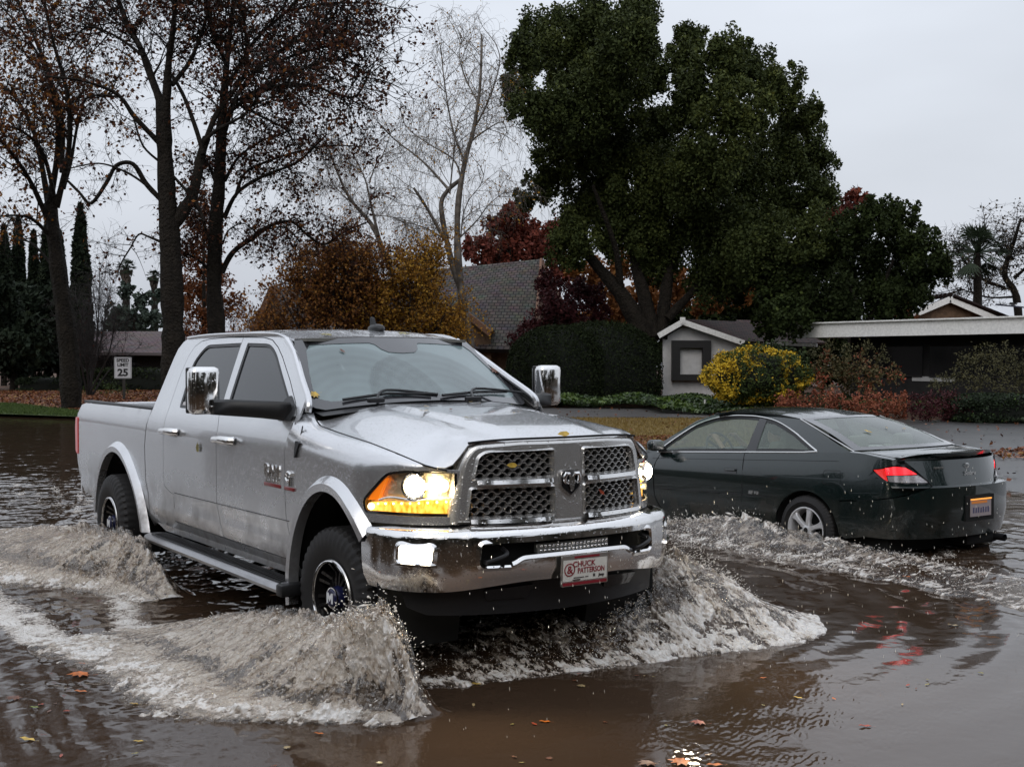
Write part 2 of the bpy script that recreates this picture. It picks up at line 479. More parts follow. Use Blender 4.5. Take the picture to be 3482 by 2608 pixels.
def big_offset(P, d):
    c = Vector((sum(p[0] for p in P) / len(P), sum(p[1] for p in P) / len(P)))
    out = []
    n = len(P)
    for i in range(n):
        a = Vector(P[i - 1]); b = Vector(P[i]); e = Vector(P[(i + 1) % n])
        t = ((b - a).normalized() + (e - b).normalized()).normalized(); nn = Vector((t.y, -t.x))
        if nn.dot(b - c) < 0: nn = -nn
        out.append(tuple(b + nn * d))
    return out

for sg in (-1, 1):
    fn = side(sg)
    both = [(-2.12, 1.983)] + FD[1:14] + [(-0.535, 0.594), (-2.696, 0.594)] + [RD[11], RD[10], RD[9], RD[8], RD[7], RD[6], RD[5], RD[4], RD[3], RD[2], RD[1]]
    hole = big_offset(both, 0.006)
    P, F = panel('x', cabshell, fn, None, None, holes=[hole], step=TSTEP, thick=0.012, build=False)
    m = MB().add(P, F)
    cab_o = m.build('cab_side', bodyM, truck)
    # dark jamb behind the door gaps
    jamb = MB()
    for lp in (hole,):
        k = len(lp)
        inn = big_offset(lp, -0.035)
        for i in range(k):
            a, b, c, d = lp[i], lp[(i + 1) % k], inn[(i + 1) % k], inn[i]
            f = side(sg, -0.016)
            jamb.add([f(*a), f(*b), f(*c), f(*d)], [(0, 1, 2, 3)])
    f = side(sg, -0.016)
    for z0, z1 in ((0.60, 0.70), (0.70, 0.82), (0.82, 1.36), (1.36, 1.44), (1.44, 1.98)):
        xx = lambda z: interp(z, [0.6, 0.7, 0.815, 1.36, 1.43, 1.98], [-1.689, -1.744, -1.794, -1.804, -1.854, -2.12])
        q = 4
        for j in range(q):
            a = z0 + (z1 - z0) * j / q; b = z0 + (z1 - z0) * (j + 1) / q
            jamb.add([f(xx(a) - .03, a), f(xx(a) + .03, a), f(xx(b) + .03, b), f(xx(b) - .03, b)], [(0, 1, 2, 3)])
    jamb.build('door_seal', M_BLACK, truck, smooth=False)
    for nm, O, Wn in (('front_door', FD, FWIN), ('rear_door', RD, RWIN)):
        d = panel('door', O, fn, bodyM, truck, holes=[Wn], step=TSTEP, thick=0.02)
        # black rubber round the glass
        Wo = big_offset(Wn, 0.002); Wi = big_offset(Wn, -0.022)
        panel('window_seal', Wo, side(sg, -0.004), M_BLACK, d, holes=[Wi], step=0.08, thick=0.008)
        panel('window', big_offset(Wn, -0.001), side(sg, -0.012), M_TINT, d, step=0.12, thick=0.0)
        # chrome belt handle
        hx = -2.75 if nm == 'rear_door' else -1.62
        H = MB()
        H.tube(crom([(hx - 0.17, sg * 0.985, 1.262), (hx - 0.15, sg * 1.015, 1.268), (hx - 0.05, sg * 1.03, 1.275), (hx + 0.07, sg * 1.03, 1.277), (hx + 0.14, sg * 1.02, 1.275), (hx + 0.165, sg * 0.985, 1.272)], 4), [0.012] + [0.024] * 9 + [0.030] * 9 + [0.033] * 1 + [0.024], 10, sx=1.0)
        H.build('door_handle', M_CHROME, d)
        C = MB(); C.box((hx, sg * 0.981, 1.262), (0.26, 0.008, 0.062), ch=0.003)
        C.build('handle_recess', M_PAINT, d)
    # crease line along the doors
    # cowl corner between door and windshield is part of the fender below
# divider post between the rear glass and the front glass
for sg in (-1, 1):
    f = side(sg, -0.002)
    MB().prism([(-2.068, 1.938), (-2.118, 1.938), (-1.86, 1.46), (-1.812, 1.46)], lambda u, v, d: f(u, v) if not d else side(sg, -0.012)(u, v), 1).build('window_post', M_GLOSSBLACK, truck)

# roof, with the rolled edge, and the back wall of the cab
def roofz(x, y):
    t = abs(y) / 0.70
    e = interp(x, [-3.42, -3.3, -2.8, -2.0, -1.5, -1.15, -1.0], [1.945, 1.985, 2.003, 2.006, 1.992, 1.950, 1.930])
    return e + 0.042 * (1 - t ** 2.4)
xe = lambda y: -1.215 + 0.15 * (1 - (y / 0.68) ** 2)
ro = [(-3.40, -0.55), (-3.36, -0.63), (-3.30, -0.655)] + [(x, -0.657) for x in (-2.8, -2.2, -1.7, -1.42)] + [(-1.30, -0.667)] + [(xe(y), y) for y in np.linspace(-0.66, 0.66, 15)] + [(-1.30, 0.667)] + [(x, 0.657) for x in (-1.42, -1.7, -2.2, -2.8)] + [(-3.30, 0.655), (-3.36, 0.63), (-3.40, 0.55), (-3.415, 0.2), (-3.415, -0.2)]
panel('roof', ro, lambda x, y: (x, y, roofz(x, y)), bodyM, truck, step=0.08, thick=0.02)
for sg in (-1, 1):   # drip rail
    P = crom([(-3.30, sg * 0.654, 1.988), (-2.8, sg * 0.655, 2.006), (-2.0, sg * 0.655, 2.009), (-1.5, sg * 0.657, 1.999), (-1.30, sg * 0.668, 1.962)], 6)
    MB().tube(P, 0.011, 6).build('roof_rail', bodyM, truck)
    P = crom([(-1.30, sg * 0.672, 1.958), (-1.10, sg * 0.706, 1.868), (-0.80, sg * 0.788, 1.700), (-0.575, sg * 0.846, 1.575), (-0.55, sg * 0.86, 1.50)], 6)
    MB().tube(P, 0.022, 8).build('windshield_pillar', bodyM, truck)
MB().box((-3.37, 0, 1.10), (0.03, 1.76, 0.66)).build('cab_back_wall', M_PAINT, truck)
bw = MB(); bw.prism([(-0.86, 1.45), (0.86, 1.45), (0.68, 1.93), (-0.68, 1.93)], lambda u, v, d: (-3.385 + d, u, v), 0.02)
bw.build('rear_screen', M_TINT, truck)
# sharkfin antenna and cab light
a = MB(); a.sphere((-1.52, 0.12, 2.045), (0.11, 0.045, 0.035), 14, 8); a.prism([(-1.60, 2.06), (-1.53, 2.06), (-1.565, 2.125), (-1.60, 2.13)], lambda u, v, d: (u, 0.11 + d, v), 0.02)
a.build('roof_antenna', M_BLACK, truck)

# windshield
def wsx(y, z): return -0.63 - (z - 1.547) * 1.5 + 0.20 * (1 - (y / 0.78) ** 2)
def wz(v, y): return v
wtop = lambda y: 1.948 + 0.022 * (1 - (y / 0.7) ** 2)
WS_O = [(y, 1.948 + 0.025 * (1 - (y / .68) ** 2)) for y in np.linspace(-0.672, 0.672, 13)] + [(0.72, 1.85), (0.78, 1.70), (0.815, 1.60), (0.82, 1.55), (0.79, 1.522)] + [(y, 1.505 + 0.055 * (1 - (y / .78) ** 2)) for y in np.linspace(0.74, -0.74, 13)] + [(-0.79, 1.522), (-0.82, 1.55), (-0.815, 1.60), (-0.78, 1.70), (-0.72, 1.85)]
WSI = [(y, 1.912 + 0.025 * (1 - (y / .68) ** 2)) for y in np.linspace(-0.60, -0.20, 5)] + [(-0.165, 1.925), (-0.14, 1.893), (-0.10, 1.872), (0.0, 1.866), (0.10, 1.872), (0.14, 1.893), (0.165, 1.925)] + [(y, 1.912 + 0.025 * (1 - (y / .68) ** 2)) for y in np.linspace(0.18, 0.60, 5)] + [(0.640, 1.88), (0.71, 1.72), (0.745, 1.62), (0.735, 1.575), (0.68, 1.56)] + [(y, 1.545 + 0.05 * (1 - (y / .78) ** 2)) for y in np.linspace(0.6, -0.6, 9)] + [(-0.68, 1.56), (-0.735, 1.575), (-0.745, 1.62), (-0.71, 1.72), (-0.640, 1.88)]
wsf = lambda y, z: (wsx(y, z), y, z)
wsh = panel('windshield', WS_O, wsf, M_WSHIELD, truck, step=0.07, thick=0.0, ref=(-2, 0, 1))
M_FRIT = mat('windshield_border', (0.035, 0.036, 0.04), rough=0.10, coat=1.0)
panel('glass_border', WS_O, wsf, M_FRIT, wsh, holes=[WSI], step=0.06, thick=0.003, ref=(-2, 0, 1), lift=0.004)
MB().box((-1.06, 0.0, 1.865), (0.04, 0.22, 0.06), ch=0.01).build('inside_mirror', M_BLACK, truck)
# cowl and wipers
cow = MB()
V, F = grid('x', 25, 4, lambda u, v: (wsx(0.80 * (2 * u - 1), 1.51 + .055 * (1 - (2 * u - 1) ** 2)) - 0.01 + 0.13 * v, 0.80 * (2 * u - 1), 1.50 + 0.055 * (1 - (2 * u - 1) ** 2) - 0.02 * v), None, build=False)
cow.add(V, F); cow.build('cowl', M_BLACK, truck)
for y0, y1 in ((-0.62, -0.02), (0.05, 0.66)):
    wip = thing('wiper', None, None); wip.parent = truck
    wpt = lambda y, z, d=0.02: (wsx(y, z) + d, y, z + d * 0.6)
    MB().tube([wpt(y0, 1.552 + .03 * (1 - (y0 / .78) ** 2)), wpt((y0 + y1) / 2, 1.574 + .03 * (1 - ((y0 + y1) / 1.56) ** 2)), wpt(y1, 1.562 + .03)], 0.010, 6).build('wiper_blade', M_BLACK, wip)
    MB().tube(crom([(wsx(y0 + .12, 1.53) + .06, y0 + 0.12 + .05, 1.575), (wsx(0, 1.60) - 0.03, (y0 + y1) / 2, 1.632), (wsx(0, 1.60) + .02, y1 + 0.05, 1.60)], 5), 0.009, 6).build('wiper_arm', M_BLACK, wip)
    MB().box((wsx(y0 + .1, 1.54) + .07, y0 + 0.17, 1.572), (0.05, 0.11, 0.03), ch=0.01).build('wiper_pivot', M_BLACK, wip)

# hood
def seamx(x): return interp(x, [-0.60, -0.50, -0.39, 0.28, 0.55, 0.754, 0.86], [0.80, 0.835, 0.855, 0.860, 0.842, 0.765, 0.66])
def seamz(x): return interp(x, [-0.62, -0.50, -0.39, -0.1, 0.28, 0.55, 0.754, 0.86], [1.50, 1.462, 1.425, 1.395, 1.362, 1.322, 1.262, 1.235])
def sm(t): t = max(0, min(1, t)); return t * t * (3 - 2 * t)
def hoodz(x, y):
    a = abs(y); s = seamx(min(x, 0.86)) + 0.01
    t0 = interp(x, [0.3, 0.6, 0.86], [0.52, 0.60, 0.80])
    zc = interp(x, [-0.7, -0.45, -0.1, 0.3, 0.6, 0.8, 0.92, 0.98], [1.575, 1.558, 1.532, 1.500, 1.466, 1.437, 1.412, 1.385])
    zs = seamz(x)
    dome = 0.022 * (1 - sm((a - interp(x, [-0.6, 0.9], [0.42, 0.30])) / 0.035)) * interp(x, [-0.6, -0.2, 0.7, 0.9], [0.1, 1, 0.9, 0.2])
    t = min(1, a / s)
    z = zs + (zc - 0.018 - zs) * (1 - sm((t - t0) / (1.02 - t0))) + dome
    z -= 0.012 * t * t
    return z
hfx = lambda y: 0.975 - 0.130 * (y / 0.6) ** 2
hood_o = [(wsx(y, 1.52 + .055 * (1 - (y / .78) ** 2)) + 0.075 + 0.05 * abs(y), y) for y in np.linspace(-0.80, 0.80, 15)]
hr = [(-0.50, 0.825), (-0.40, 0.843), (0.0, 0.849), (0.28, 0.850), (0.45, 0.842), (0.60, 0.818), (0.70, 0.782), (0.765, 0.745), (0.815, 0.690), (0.835, 0.655), (0.845, 0.62)]
fr = [(hfx(y) - 0.0, y) for y in np.linspace(0.575, -0.575, 13)]
hood_o = hood_o + hr + fr + [(x, -y) for x, y in hr[::-1]]
def hoodfn(x, y):
    z = hoodz(x, y)
    # roll the leading edge down at the corners beside the grille
    d = max(0, abs(y) - 0.52) / 0.14
    if x > 0.6: z -= 0.0 * d
    return (x, y, z)
panel('hood', hood_o, hoodfn, bodyM, truck, step=0.045, thick=0.012, sharp=30)

for sg in (-1, 1):   # shut line beside the hood
    P_ = [(x, sg * (seamx(x) - 0.001), seamz(x) - 0.004) for x in np.linspace(-0.52, 0.83, 30)]
    MB().tube(P_, 0.0075, 6).build('hood_seam', M_DARK, truck)
hs = MB(); hs.tube([(hfx(y) + 0.004, y, 1.404 - 0.02 * (y / .58) ** 4) for y in np.linspace(-0.575, 0.575, 25)], 0.007, 6); hs.build('hood_seam', M_DARK, truck)
# front wings with the nose corners
NP = [(0.30, 0.985), (0.45, 0.958), (0.60, 0.885), (0.72, 0.795), (0.80, 0.70), (0.845, 0.62)]
NPc = crom([(0.15, 0.985)] + NP, 10)
NPc = [p for p in NPc if p[0] >= 0.2999]
NU = [0.30]
for i in range(1, len(NPc)): NU.append(NU[-1] + (NPc[i] - NPc[i - 1]).length)
UEND = NU[-1]
def nose(u):
    if u <= 0.30: return (u, 0.985)
    return (interp(u, NU, [p[0] for p in NPc]), interp(u, NU, [p[1] for p in NPc]))
VT = 1.60
def fend(sg, off=0.0):
    def f(u, v):
        x, y = nose(u)
        zt = seamz(x)
        zb = zt - (0.155 if u < 0.3 else interp(u, [0.3, 0.6, 0.8], [0.155, 0.06, 0.02]))
        ys = seamx(x) if x < 0.75 else min(y - .0, seamx(x))
        ys = min(ys, y - 0.002)
        if v <= 1.20: vv = v; zz = v * 1.0; k = 0
        z = v
        if v > zb:
            t = min(1, (v - zb) / (1.60 - zb)); th = t * pi / 2
            z = zb + (zt - zb) * sin(th); y2 = ys + (y - ys) * cos(th)
            y = y2
        else:
            s = t_half(0, v) if v < 1.24 else 0.985
            y = y - (0.985 - s)
        return (x - off * (1 if u > .6 else 0), sg * (y - off * (1 if u <= .6 else .6)), z)
    return f
HL = rnd_poly([(0.415, 0.990), (0.395, 1.060), (0.575, 1.222), (0.70, 1.238), (UEND - 0.012, 1.235), (UEND - 0.012, 0.990)], [.03, .03, .04, .02, .01, .01])
ARCX, ARCZ = 0.03, 0.46
def arch(cx, a, b, cz, t0, t1, n): return [(cx + a * cos(radians(t)), cz + b * sin(radians(t))) for t in np.linspace(t0, t1, n)]
AF = arch(0.03, 0.53, 0.655, 0.45, 168, 48, 20)
fen_o = [(-0.570, 0.54), (-0.575, 0.60)] + [(-0.595, 0.72), (-0.640, 0.86), (-0.662, 1.05), (-0.660, 1.27), (-0.628, 1.36), (-0.608, 1.42), (-0.62, 1.50), (-0.60, VT), (-0.3, VT), (0.3, VT), (0.6, VT), (UEND, VT), (UEND, 0.945), (0.40, 0.945)] + AF[::-1] + [(-0.49, 0.54)]
fen_o = [(x + 0.040 if x < -0.5 and z < 1.43 and z > .55 else x, z) for x, z in fen_o]
for sg in (-1, 1):
    fe = panel('front_fender', fen_o, fend(sg), bodyM, truck, holes=[HL], step=0.05, thick=0.012, ref=(0, 0, 0.9), sharp=34)
    # flare
    V = []; F = []
    A0 = arch(0.03, 0.585, 0.715, 0.45, 190, 40, 28); A1 = arch(0.03, 0.545, 0.67, 0.45, 190, 38, 28); A2 = arch(0.03, 0.505, 0.625, 0.45, 190, 38, 28)
    def flare(A0, A1, A2, y0, y1, nm):
        V = []; F = []
        for a0, a1, a2 in zip(A0, A1, A2):
            m01 = ((a0[0] * .35 + a1[0] * .65), (a0[1] * .35 + a1[1] * .65))
            cap = lambda p: nose(p[0])[1] - 0.985 if p[0] > .3 else 0
            V += [(a0[0], sg * (y0 + cap(a0)), a0[1]), (m01[0], sg * (y0 + (y1 - y0) * .75 + cap(m01)), m01[1]), (a1[0], sg * (y1 + cap(a1)), a1[1]), (a2[0], sg * (y1 - 0.004 + cap(a2)), a2[1]), (a2[0], sg * (y1 - 0.07 + cap(a2)), a2[1])]
        n = 5
        for i in range(len(A0) - 1):
            for j in range(n - 1):
                a = i * n + j; F.append((a, a + 1, a + n + 1, a + n))
        return mesh(nm, V, F, bodyM, truck)
    flare(A0, A1, A2, 0.982, 1.032, 'wheel_flare')
    R0 = arch(-4.10, 0.635, 0.68, 0.44, 178, 0, 30); R1 = arch(-4.10, 0.595, 0.635, 0.44, 178, 0, 30); R2 = arch(-4.10, 0.555, 0.59, 0.44, 178, 0, 30)
    def skew(A): return [(x + max(0, 1.0 - z) * max(0, x + 4.1) * 0.55, z) for x, z in A]
    flare(skew(R0), skew(R1), skew(R2), 0.982, 1.034, 'wheel_flare')

    # bed side
    AB = skew(arch(-4.10, 0.60, 0.64, 0.44, 4, 176, 26))
    bed_o = [(-3.395 + .0, 1.12), (-3.355, 1.29), (-3.312, 1.413)] + [(-4.2, 1.412), (-5.219, 1.405), (-5.33, 1.385), (-5.40, 1.30), (-5.44, 1.19), (-5.42, 0.95), (-5.36, 0.75), (-5.20, 0.60), (-4.85, 0.52)] + AB[::-1] + [(-3.28, 0.50), (-3.05, 0.47), (-2.965, 0.505), (-3.15, 0.64), (-3.31, 0.66), (-3.37, 0.85)]
    bed_o = [(-3.402, 1.12), (-3.362, 1.29), (-3.318, 1.413), (-4.2, 1.412), (-5.219, 1.405), (-5.33, 1.385), (-5.40, 1.30), (-5.44, 1.19), (-5.42, 0.95), (-5.36, 0.75), (-5.20, 0.60), (-4.72, 0.50)] + AB[::-1] + [(-3.318, 0.50), (-3.303, 0.66), (-3.378, 0.85)]
    bs = panel('bed_side', bed_o, side(sg), bodyM, truck, step=0.07, thick=0.02)
    # bed rail cap and inner wall
    MB().box((-4.31, sg * 0.905, 1.418), (1.98, 0.085, 0.022), ch=0.006).build('bed_rail_cap', M_BLACK, bs)
    MB().box((-4.34, sg * 0.86, 1.15), (1.98, 0.02, 0.50)).build('bed_inner_wall', M_BLACK, truck)
    # tail lamp
    M_TAIL = MATS.get('tail_red') or mat('tail_red', (0.45, 0.01, 0.01), rough=0.15, coat=1, emis=(1, 0.03, 0.02), estr=0.12)
    MB().prism(rnd_poly([(-5.43, 1.27), (-5.452, 1.18), (-5.44, 0.95), (-5.37, 0.92), (-5.37, 1.27)], .02), lambda u, v, d: (u, sg * (0.992 - d), v), 0.05).build('tail_lamp', M_TAIL, truck)
    # door crease and rocker line: a fine dark shut-line strip
    for xa, xb, za, zb in ((-0.56, -2.68, 0.836, 0.812),):
        pts_ = [(x, sg * (t_half(x, np.interp(x, [xb, xa], [zb, za])) + 0.0015), float(np.interp(x, [xb, xa], [zb, za]))) for x in np.linspace(xa, xb, 14)]
        MB().tube(pts_, 0.0028, 5).build('trim_line', M_BLACK, truck)
    # rocker under the doors
    MB().prism([(-3.28, 0.545), (-0.50, 0.545), (-0.50, 0.50), (-3.0, 0.485)], lambda u, v, d: (u, sg * (0.945 - d), v), 0.10).build('rocker', bodyM, truck)
    # wheel-well liners
    for cx in (0.03, -4.05):
        W = MB(); A_ = arch(cx, 0.60 if cx < 0 else 0.545, 0.655, 0.45, -18, 198, 26); W.add([(a, sg * y_, z_) for a, z_ in A_ for y_ in (0.965, 0.45)] + [(a, sg * 0.45, z_) for a, z_ in A_], [(2 * i, 2 * i + 1, 2 * i + 3, 2 * i + 2) for i in range(25)] + [tuple(52 + i for i in range(26))])
        W.build('wheel_well', M_DARK, truck)
# bed: floor, front wall, tailgate
MB().box((-4.35, 0, 0.92), (2.0, 1.72, 0.03)).build('bed_floor', M_BLACK, truck)
MB().box((-3.42, 0, 1.14), (0.03, 1.80, 0.52)).build('bed_front_wall', M_BLACK, truck)
MB().box((-5.36, 0, 1.13), (0.06, 1.76, 0.54), ch=0.015).build('tailgate', bodyM, truck)
# underbody and engine bay: closes the truck off from below
ub = MB(); ub.box((-2.5, 0, 0.62), (6.0, 1.0, 0.16)); ub.box((-2.0, 0, 0.52), (2.6, 1.70, 0.06)); ub.box((0.2, 0, 0.85), (1.15, 1.05, 0.5)); ub.box((-4.077, 0, 0.46), (0.14, 1.7, 0.14)); ub.box((0, 0, 0.46), (0.12, 1.6, 0.12))
ub.box((-0.62, 0, 1.05), (0.04, 1.86, 0.85)); ub.box((0.50, 0, 0.80), (0.5, 1.2, .3))
ub.build('chassis', M_DARK, truck)
# rear bumper
RB = crom([(-5.30, -0.95, 0), (-5.40, -0.955, 0), (-5.50, -0.90, 0), (-5.54, -0.7, 0), (-5.54, 0, 0), (-5.54, 0.7, 0), (-5.50, 0.90, 0), (-5.40, 0.955, 0), (-5.30, 0.95, 0)], 5)
V = []; F = []
for p in RB:
    for dz, dx in ((0.79, 0.05), (0.775, 0), (0.62, 0.0), (0.565, 0.04)):
        V.append((p.x + dx * (1 if abs(p.y) < .95 else .4), p.y, dz))
for i in range(len(RB) - 1):
    for j in range(3):
        a = i * 4 + j; F.append((a, a + 1, a + 5, a + 4))
rbm = mesh('rear_bumper', V, F, M_CHROME, truck)
# ------------------------------------------------------------------ grille
def gx(y, z): return 0.985 - 0.130 * (y / 0.6) ** 2 + (1.39 - z) * 0.045
def groll(y, z):
    oy = interp(z, [0.945, 1.10, 1.29, 1.36, 1.40], [0.672, 0.650, 0.618, 0.585, 0.54])
    d = min(oy - abs(y), 1.402 - z)
    return 0.0
gf = lambda off: (lambda y, z: (gx(y, z) + off + groll(y, z), y, z))
G_OUT = rnd_poly([(-0.672, 0.945), (-0.650, 1.10), (-0.618, 1.29), (-0.555, 1.385), (-0.3, 1.402), (0.3, 1.402), (0.555, 1.385), (0.618, 1.29), (0.650, 1.10), (0.672, 0.945), (0.3, 0.935), (-0.3, 0.935)], [.01, 0, .05, .06, 0, 0, .06, .05, 0, .01, 0, 0])
def win(sg, up):
    if up: q = [(0.102, 1.190), (0.102, 1.340), (0.485, 1.335), (0.528, 1.312), (0.556, 1.190)]; r = [.01, .01, .03, .03, .01]
    else: q = [(0.102, 0.982), (0.102, 1.140), (0.570, 1.140), (0.592, 0.982)]; r = .01
    q = rnd_poly([(sg * a, b) for a, b in q], r)
    return q
wins = [win(s_, u_) for s_ in (-1, 1) for u_ in (True, False)]
gri = thing('grille', None, None); gri.parent = truck
gP, gF = panel('grille_frame', big_offset(G_OUT, -0.030), gf(0), None, None, holes=wins, step=0.05, thick=0.03, ref=(0, 0, 1.1), build=False)
gm_ = MB(); gm_.add(gP, gF)
Gd = []
for i_ in range(len(G_OUT)):
    a_, b_ = Vector(G_OUT[i_]), Vector(G_OUT[(i_ + 1) % len(G_OUT)]); k_ = max(1, int((b_ - a_).length / .03)); Gd += [tuple(a_.lerp(b_, j_ / k_)) for j_ in range(k_)]
RV = []; kk_ = len(Gd); prof_ = ((0.000, -0.060), (0.000, -0.040), (0.004, -0.022), (0.012, -0.009), (0.021, -0.002), (0.031, 0.0004))
for ins_, dx_ in prof_: RV += [gf(dx_)(*p) for p in big_offset(Gd, -ins_)]
gm_.add(RV, [(j_ * kk_ + i_, j_ * kk_ + (i_ + 1) % kk_, (j_ + 1) * kk_ + (i_ + 1) % kk_, (j_ + 1) * kk_ + i_) for j_ in range(len(prof_) - 1) for i_ in range(kk_)])
gm_.build('grille_frame', M_GRILLE, gri, sharp=60)
for Wp in wins:   # bevelled chrome lip of each opening
    V = []; F = []; k = len(Wp); c = Vector((sum(p[0] for p in Wp) / k, sum(p[1] for p in Wp) / k))
    Wi = big_offset(Wp, -0.006); Wo = big_offset(Wp, 0.011)
    for q, off in ((Wo, 0.001), (Wp, 0.014), (Wi, -0.035)):
        for p in q: V.append(gf(off)(*p))
    for j in range(2):
        for i in range(k): F.append((j * k + i, j * k + (i + 1) % k, (j + 1) * k + (i + 1) % k, (j + 1) * k + i))
    mesh('grille_lip', V, F, M_GRILLE, gri)
for s_ in (-1, 1):  # bright ledges under the openings
    for (a0, b0, z) in ((0.118, 0.545, 1.180), (0.118, 0.582, 0.972)):
        n = 10; V = []; F = []
        for i in range(n + 1):
            y = s_ * (a0 + (b0 - a0) * i / n); e = 0.012 * (1 if 0 < i < n else 0)
            for dz, dx in ((0.010, -0.02), (0.006, 0.020 + e), (-0.016, 0.026 + e), (-0.030, 0.0)): V.append((gx(y, z) + dx, y, z + dz))
        for i in range(n):
            for j in range(3): a = i * 4 + j; F.append((a, a + 1, a + 5, a + 4))
        mesh('grille_ledge', V, F, M_CHROME, gri)
mesh_b = MB()
for Wp in wins:
    ys = [p[0] for p in Wp]; zs = [p[1] for p in Wp]; y0, y1, z0, z1 = min(ys), max(ys), min(zs), max(zs)
    rows = 6; pz = (z1 - z0) / rows; lam = 0.060
    for r in range(rows + 1):
        zz = z0 + r * pz; ph = (r % 2) * pi; P = []
        n = int((y1 - y0) / 0.0065)
        for i in range(n + 1):
            y = y0 + (y1 - y0) * i / n; z = zz + pz * 0.34 * max(-.8, min(.8, 1.5 * cos(2 * pi * y / lam + ph)))
            if inpoly(y, min(max(z, z0 + .001), z1 - .001), Wp): P.append((gx(y, z) - 0.030, y, z))
        if len(P) > 3:
            V = []; F = []
            for (x, y, z) in P: V += [(x + 0.012, y, z + .0030), (x + 0.012, y, z - .0022), (x - 0.014, y, z - .0062), (x - 0.014, y, z + .0062)]
            for i in range(len(P) - 1):
                if abs(P[i + 1][1] - P[i][1]) > .02: continue
                for j in range(4): a = i * 4 + j; b = i * 4 + (j + 1) % 4; F.append((a, b, b + 4, a + 4))
            mesh_b.add(V, F)
mesh_b.build('grille_mesh', M_GRILLE, gri)
bk = MB()
for s_ in (-1, 1):
    V, F = grid('x', 14, 2, lambda u, v: (gx(s_ * (0.08 + .53 * u), 1.15) - 0.075, s_ * (0.08 + 0.53 * u), 0.96 + 0.38 * v), None, build=False); bk.add(V, F)
bk.build('grille_backing', M_DARK, gri, smooth=False)
# centre badge: a shield with a horned head in relief
bd = MB(); sh = rnd_poly([(-0.062, 1.225), (0.062, 1.225), (0.068, 1.13), (0.0, 1.078), (-0.068, 1.13)], [.02, .02, .02, .01, .02])
bd.prism(sh, lambda u, v, d: (0.998 + (1.39 - v) * .045 - d, u, v), 0.03)
em = bd.build('emblem', M_CHROME2, gri)
MB().prism(big_offset(sh, -0.008), lambda u, v, d: (1.001 + (1.39 - v) * .045 - d, u, v), 0.004).build('emblem_field', M_GLOSSBLACK, em)
hd = MB()
ex = lambda z: 1.006 + (1.39 - z) * .045
for s_ in (-1, 1):
    hd.tube([(ex(1.19), s_ * 0.008, 1.188), (ex(1.2) + .008, s_ * 0.022, 1.205), (ex(1.2) + .010, s_ * 0.040, 1.206), (ex(1.19) + .008, s_ * 0.050, 1.190), (ex(1.17) + .005, s_ * 0.049, 1.168), (ex(1.15), s_ * 0.040, 1.152), (ex(1.15), s_ * 0.033, 1.160)], [.006, .011, .013, .012, .010, .006, .003], 8)
    hd.sphere((ex(1.165), s_ * 0.018, 1.160), (.008, .010, .014), 8, 6)
hd.prism(rnd_poly([(-.018, 1.192), (.018, 1.192), (.020, 1.16), (.012, 1.122), (0, 1.108), (-.012, 1.122), (-.020, 1.16)], .006), lambda u, v, d: (ex(v) + .010 - 6 * u * u - d, u, v), 0.02)
hd.sphere((ex(1.11), 0, 1.118), (.01, .009, .010), 8, 6)
hd.build('emblem_relief', M_CHROME, em)

# ------------------------------------------------------------------ headlights
M_HREF = mat('lamp_reflector', (0.95, 0.84, 0.60), rough=0.30, metal=0.75, bump=0.7, bump_scale=45, bumpdist=0.01)
M_BULB = mat('headlight_glow', (1, 1, 1), emis=(1.0, 0.88, 0.62), estr=40)
M_BULB2 = mat('headlight_inner_glow', (1, 1, 1), emis=(1.0, 0.80, 0.45), estr=4)
M_AMB = mat('amber_lit', (0.9, 0.45, 0.03), rough=0.3, emis=(1.0, 0.48, 0.03), estr=1.7, noise_amt=0.25, noise_scale=60)
def emit_noise(m, scale, lo, hi, stretch=(1, 1, 1)):
    n, l = m.node_tree.nodes, m.node_tree.links; b = n['Principled BSDF']; t = n.new('ShaderNodeTexCoord'); mp = n.new('ShaderNodeMapping'); mp.inputs['Scale'].default_value = stretch
    z = n.new('ShaderNodeTexNoise'); z.inputs['Scale'].default_value = scale; z.inputs['Detail'].default_value = 3; r = n.new('ShaderNodeValToRGB'); e = r.color_ramp.elements
    e[0].position = .35; e[0].color = (*lo, 1); e[1].position = .68; e[1].color = (*hi, 1)
    l.new(t.outputs['Object'], mp.inputs[0]); l.new(mp.outputs[0], z.inputs['Vector']); l.new(z.outputs['Fac'], r.inputs[0]); l.new(r.outputs[0], b.inputs['Emission Color'])
emit_noise(M_AMB, 45, (.75, .22, .01), (1.0, .72, .14), (1, 1, .5))
M_AMBR = mat('amber_marker', (0.75, 0.16, 0.01), rough=0.2, emis=(1.0, 0.22, 0.01), estr=0.75, coat=1)
M_FOG = mat('fog_lamp_glow', (1, 1, 1), emis=(1.0, 0.93, 0.76), estr=14)
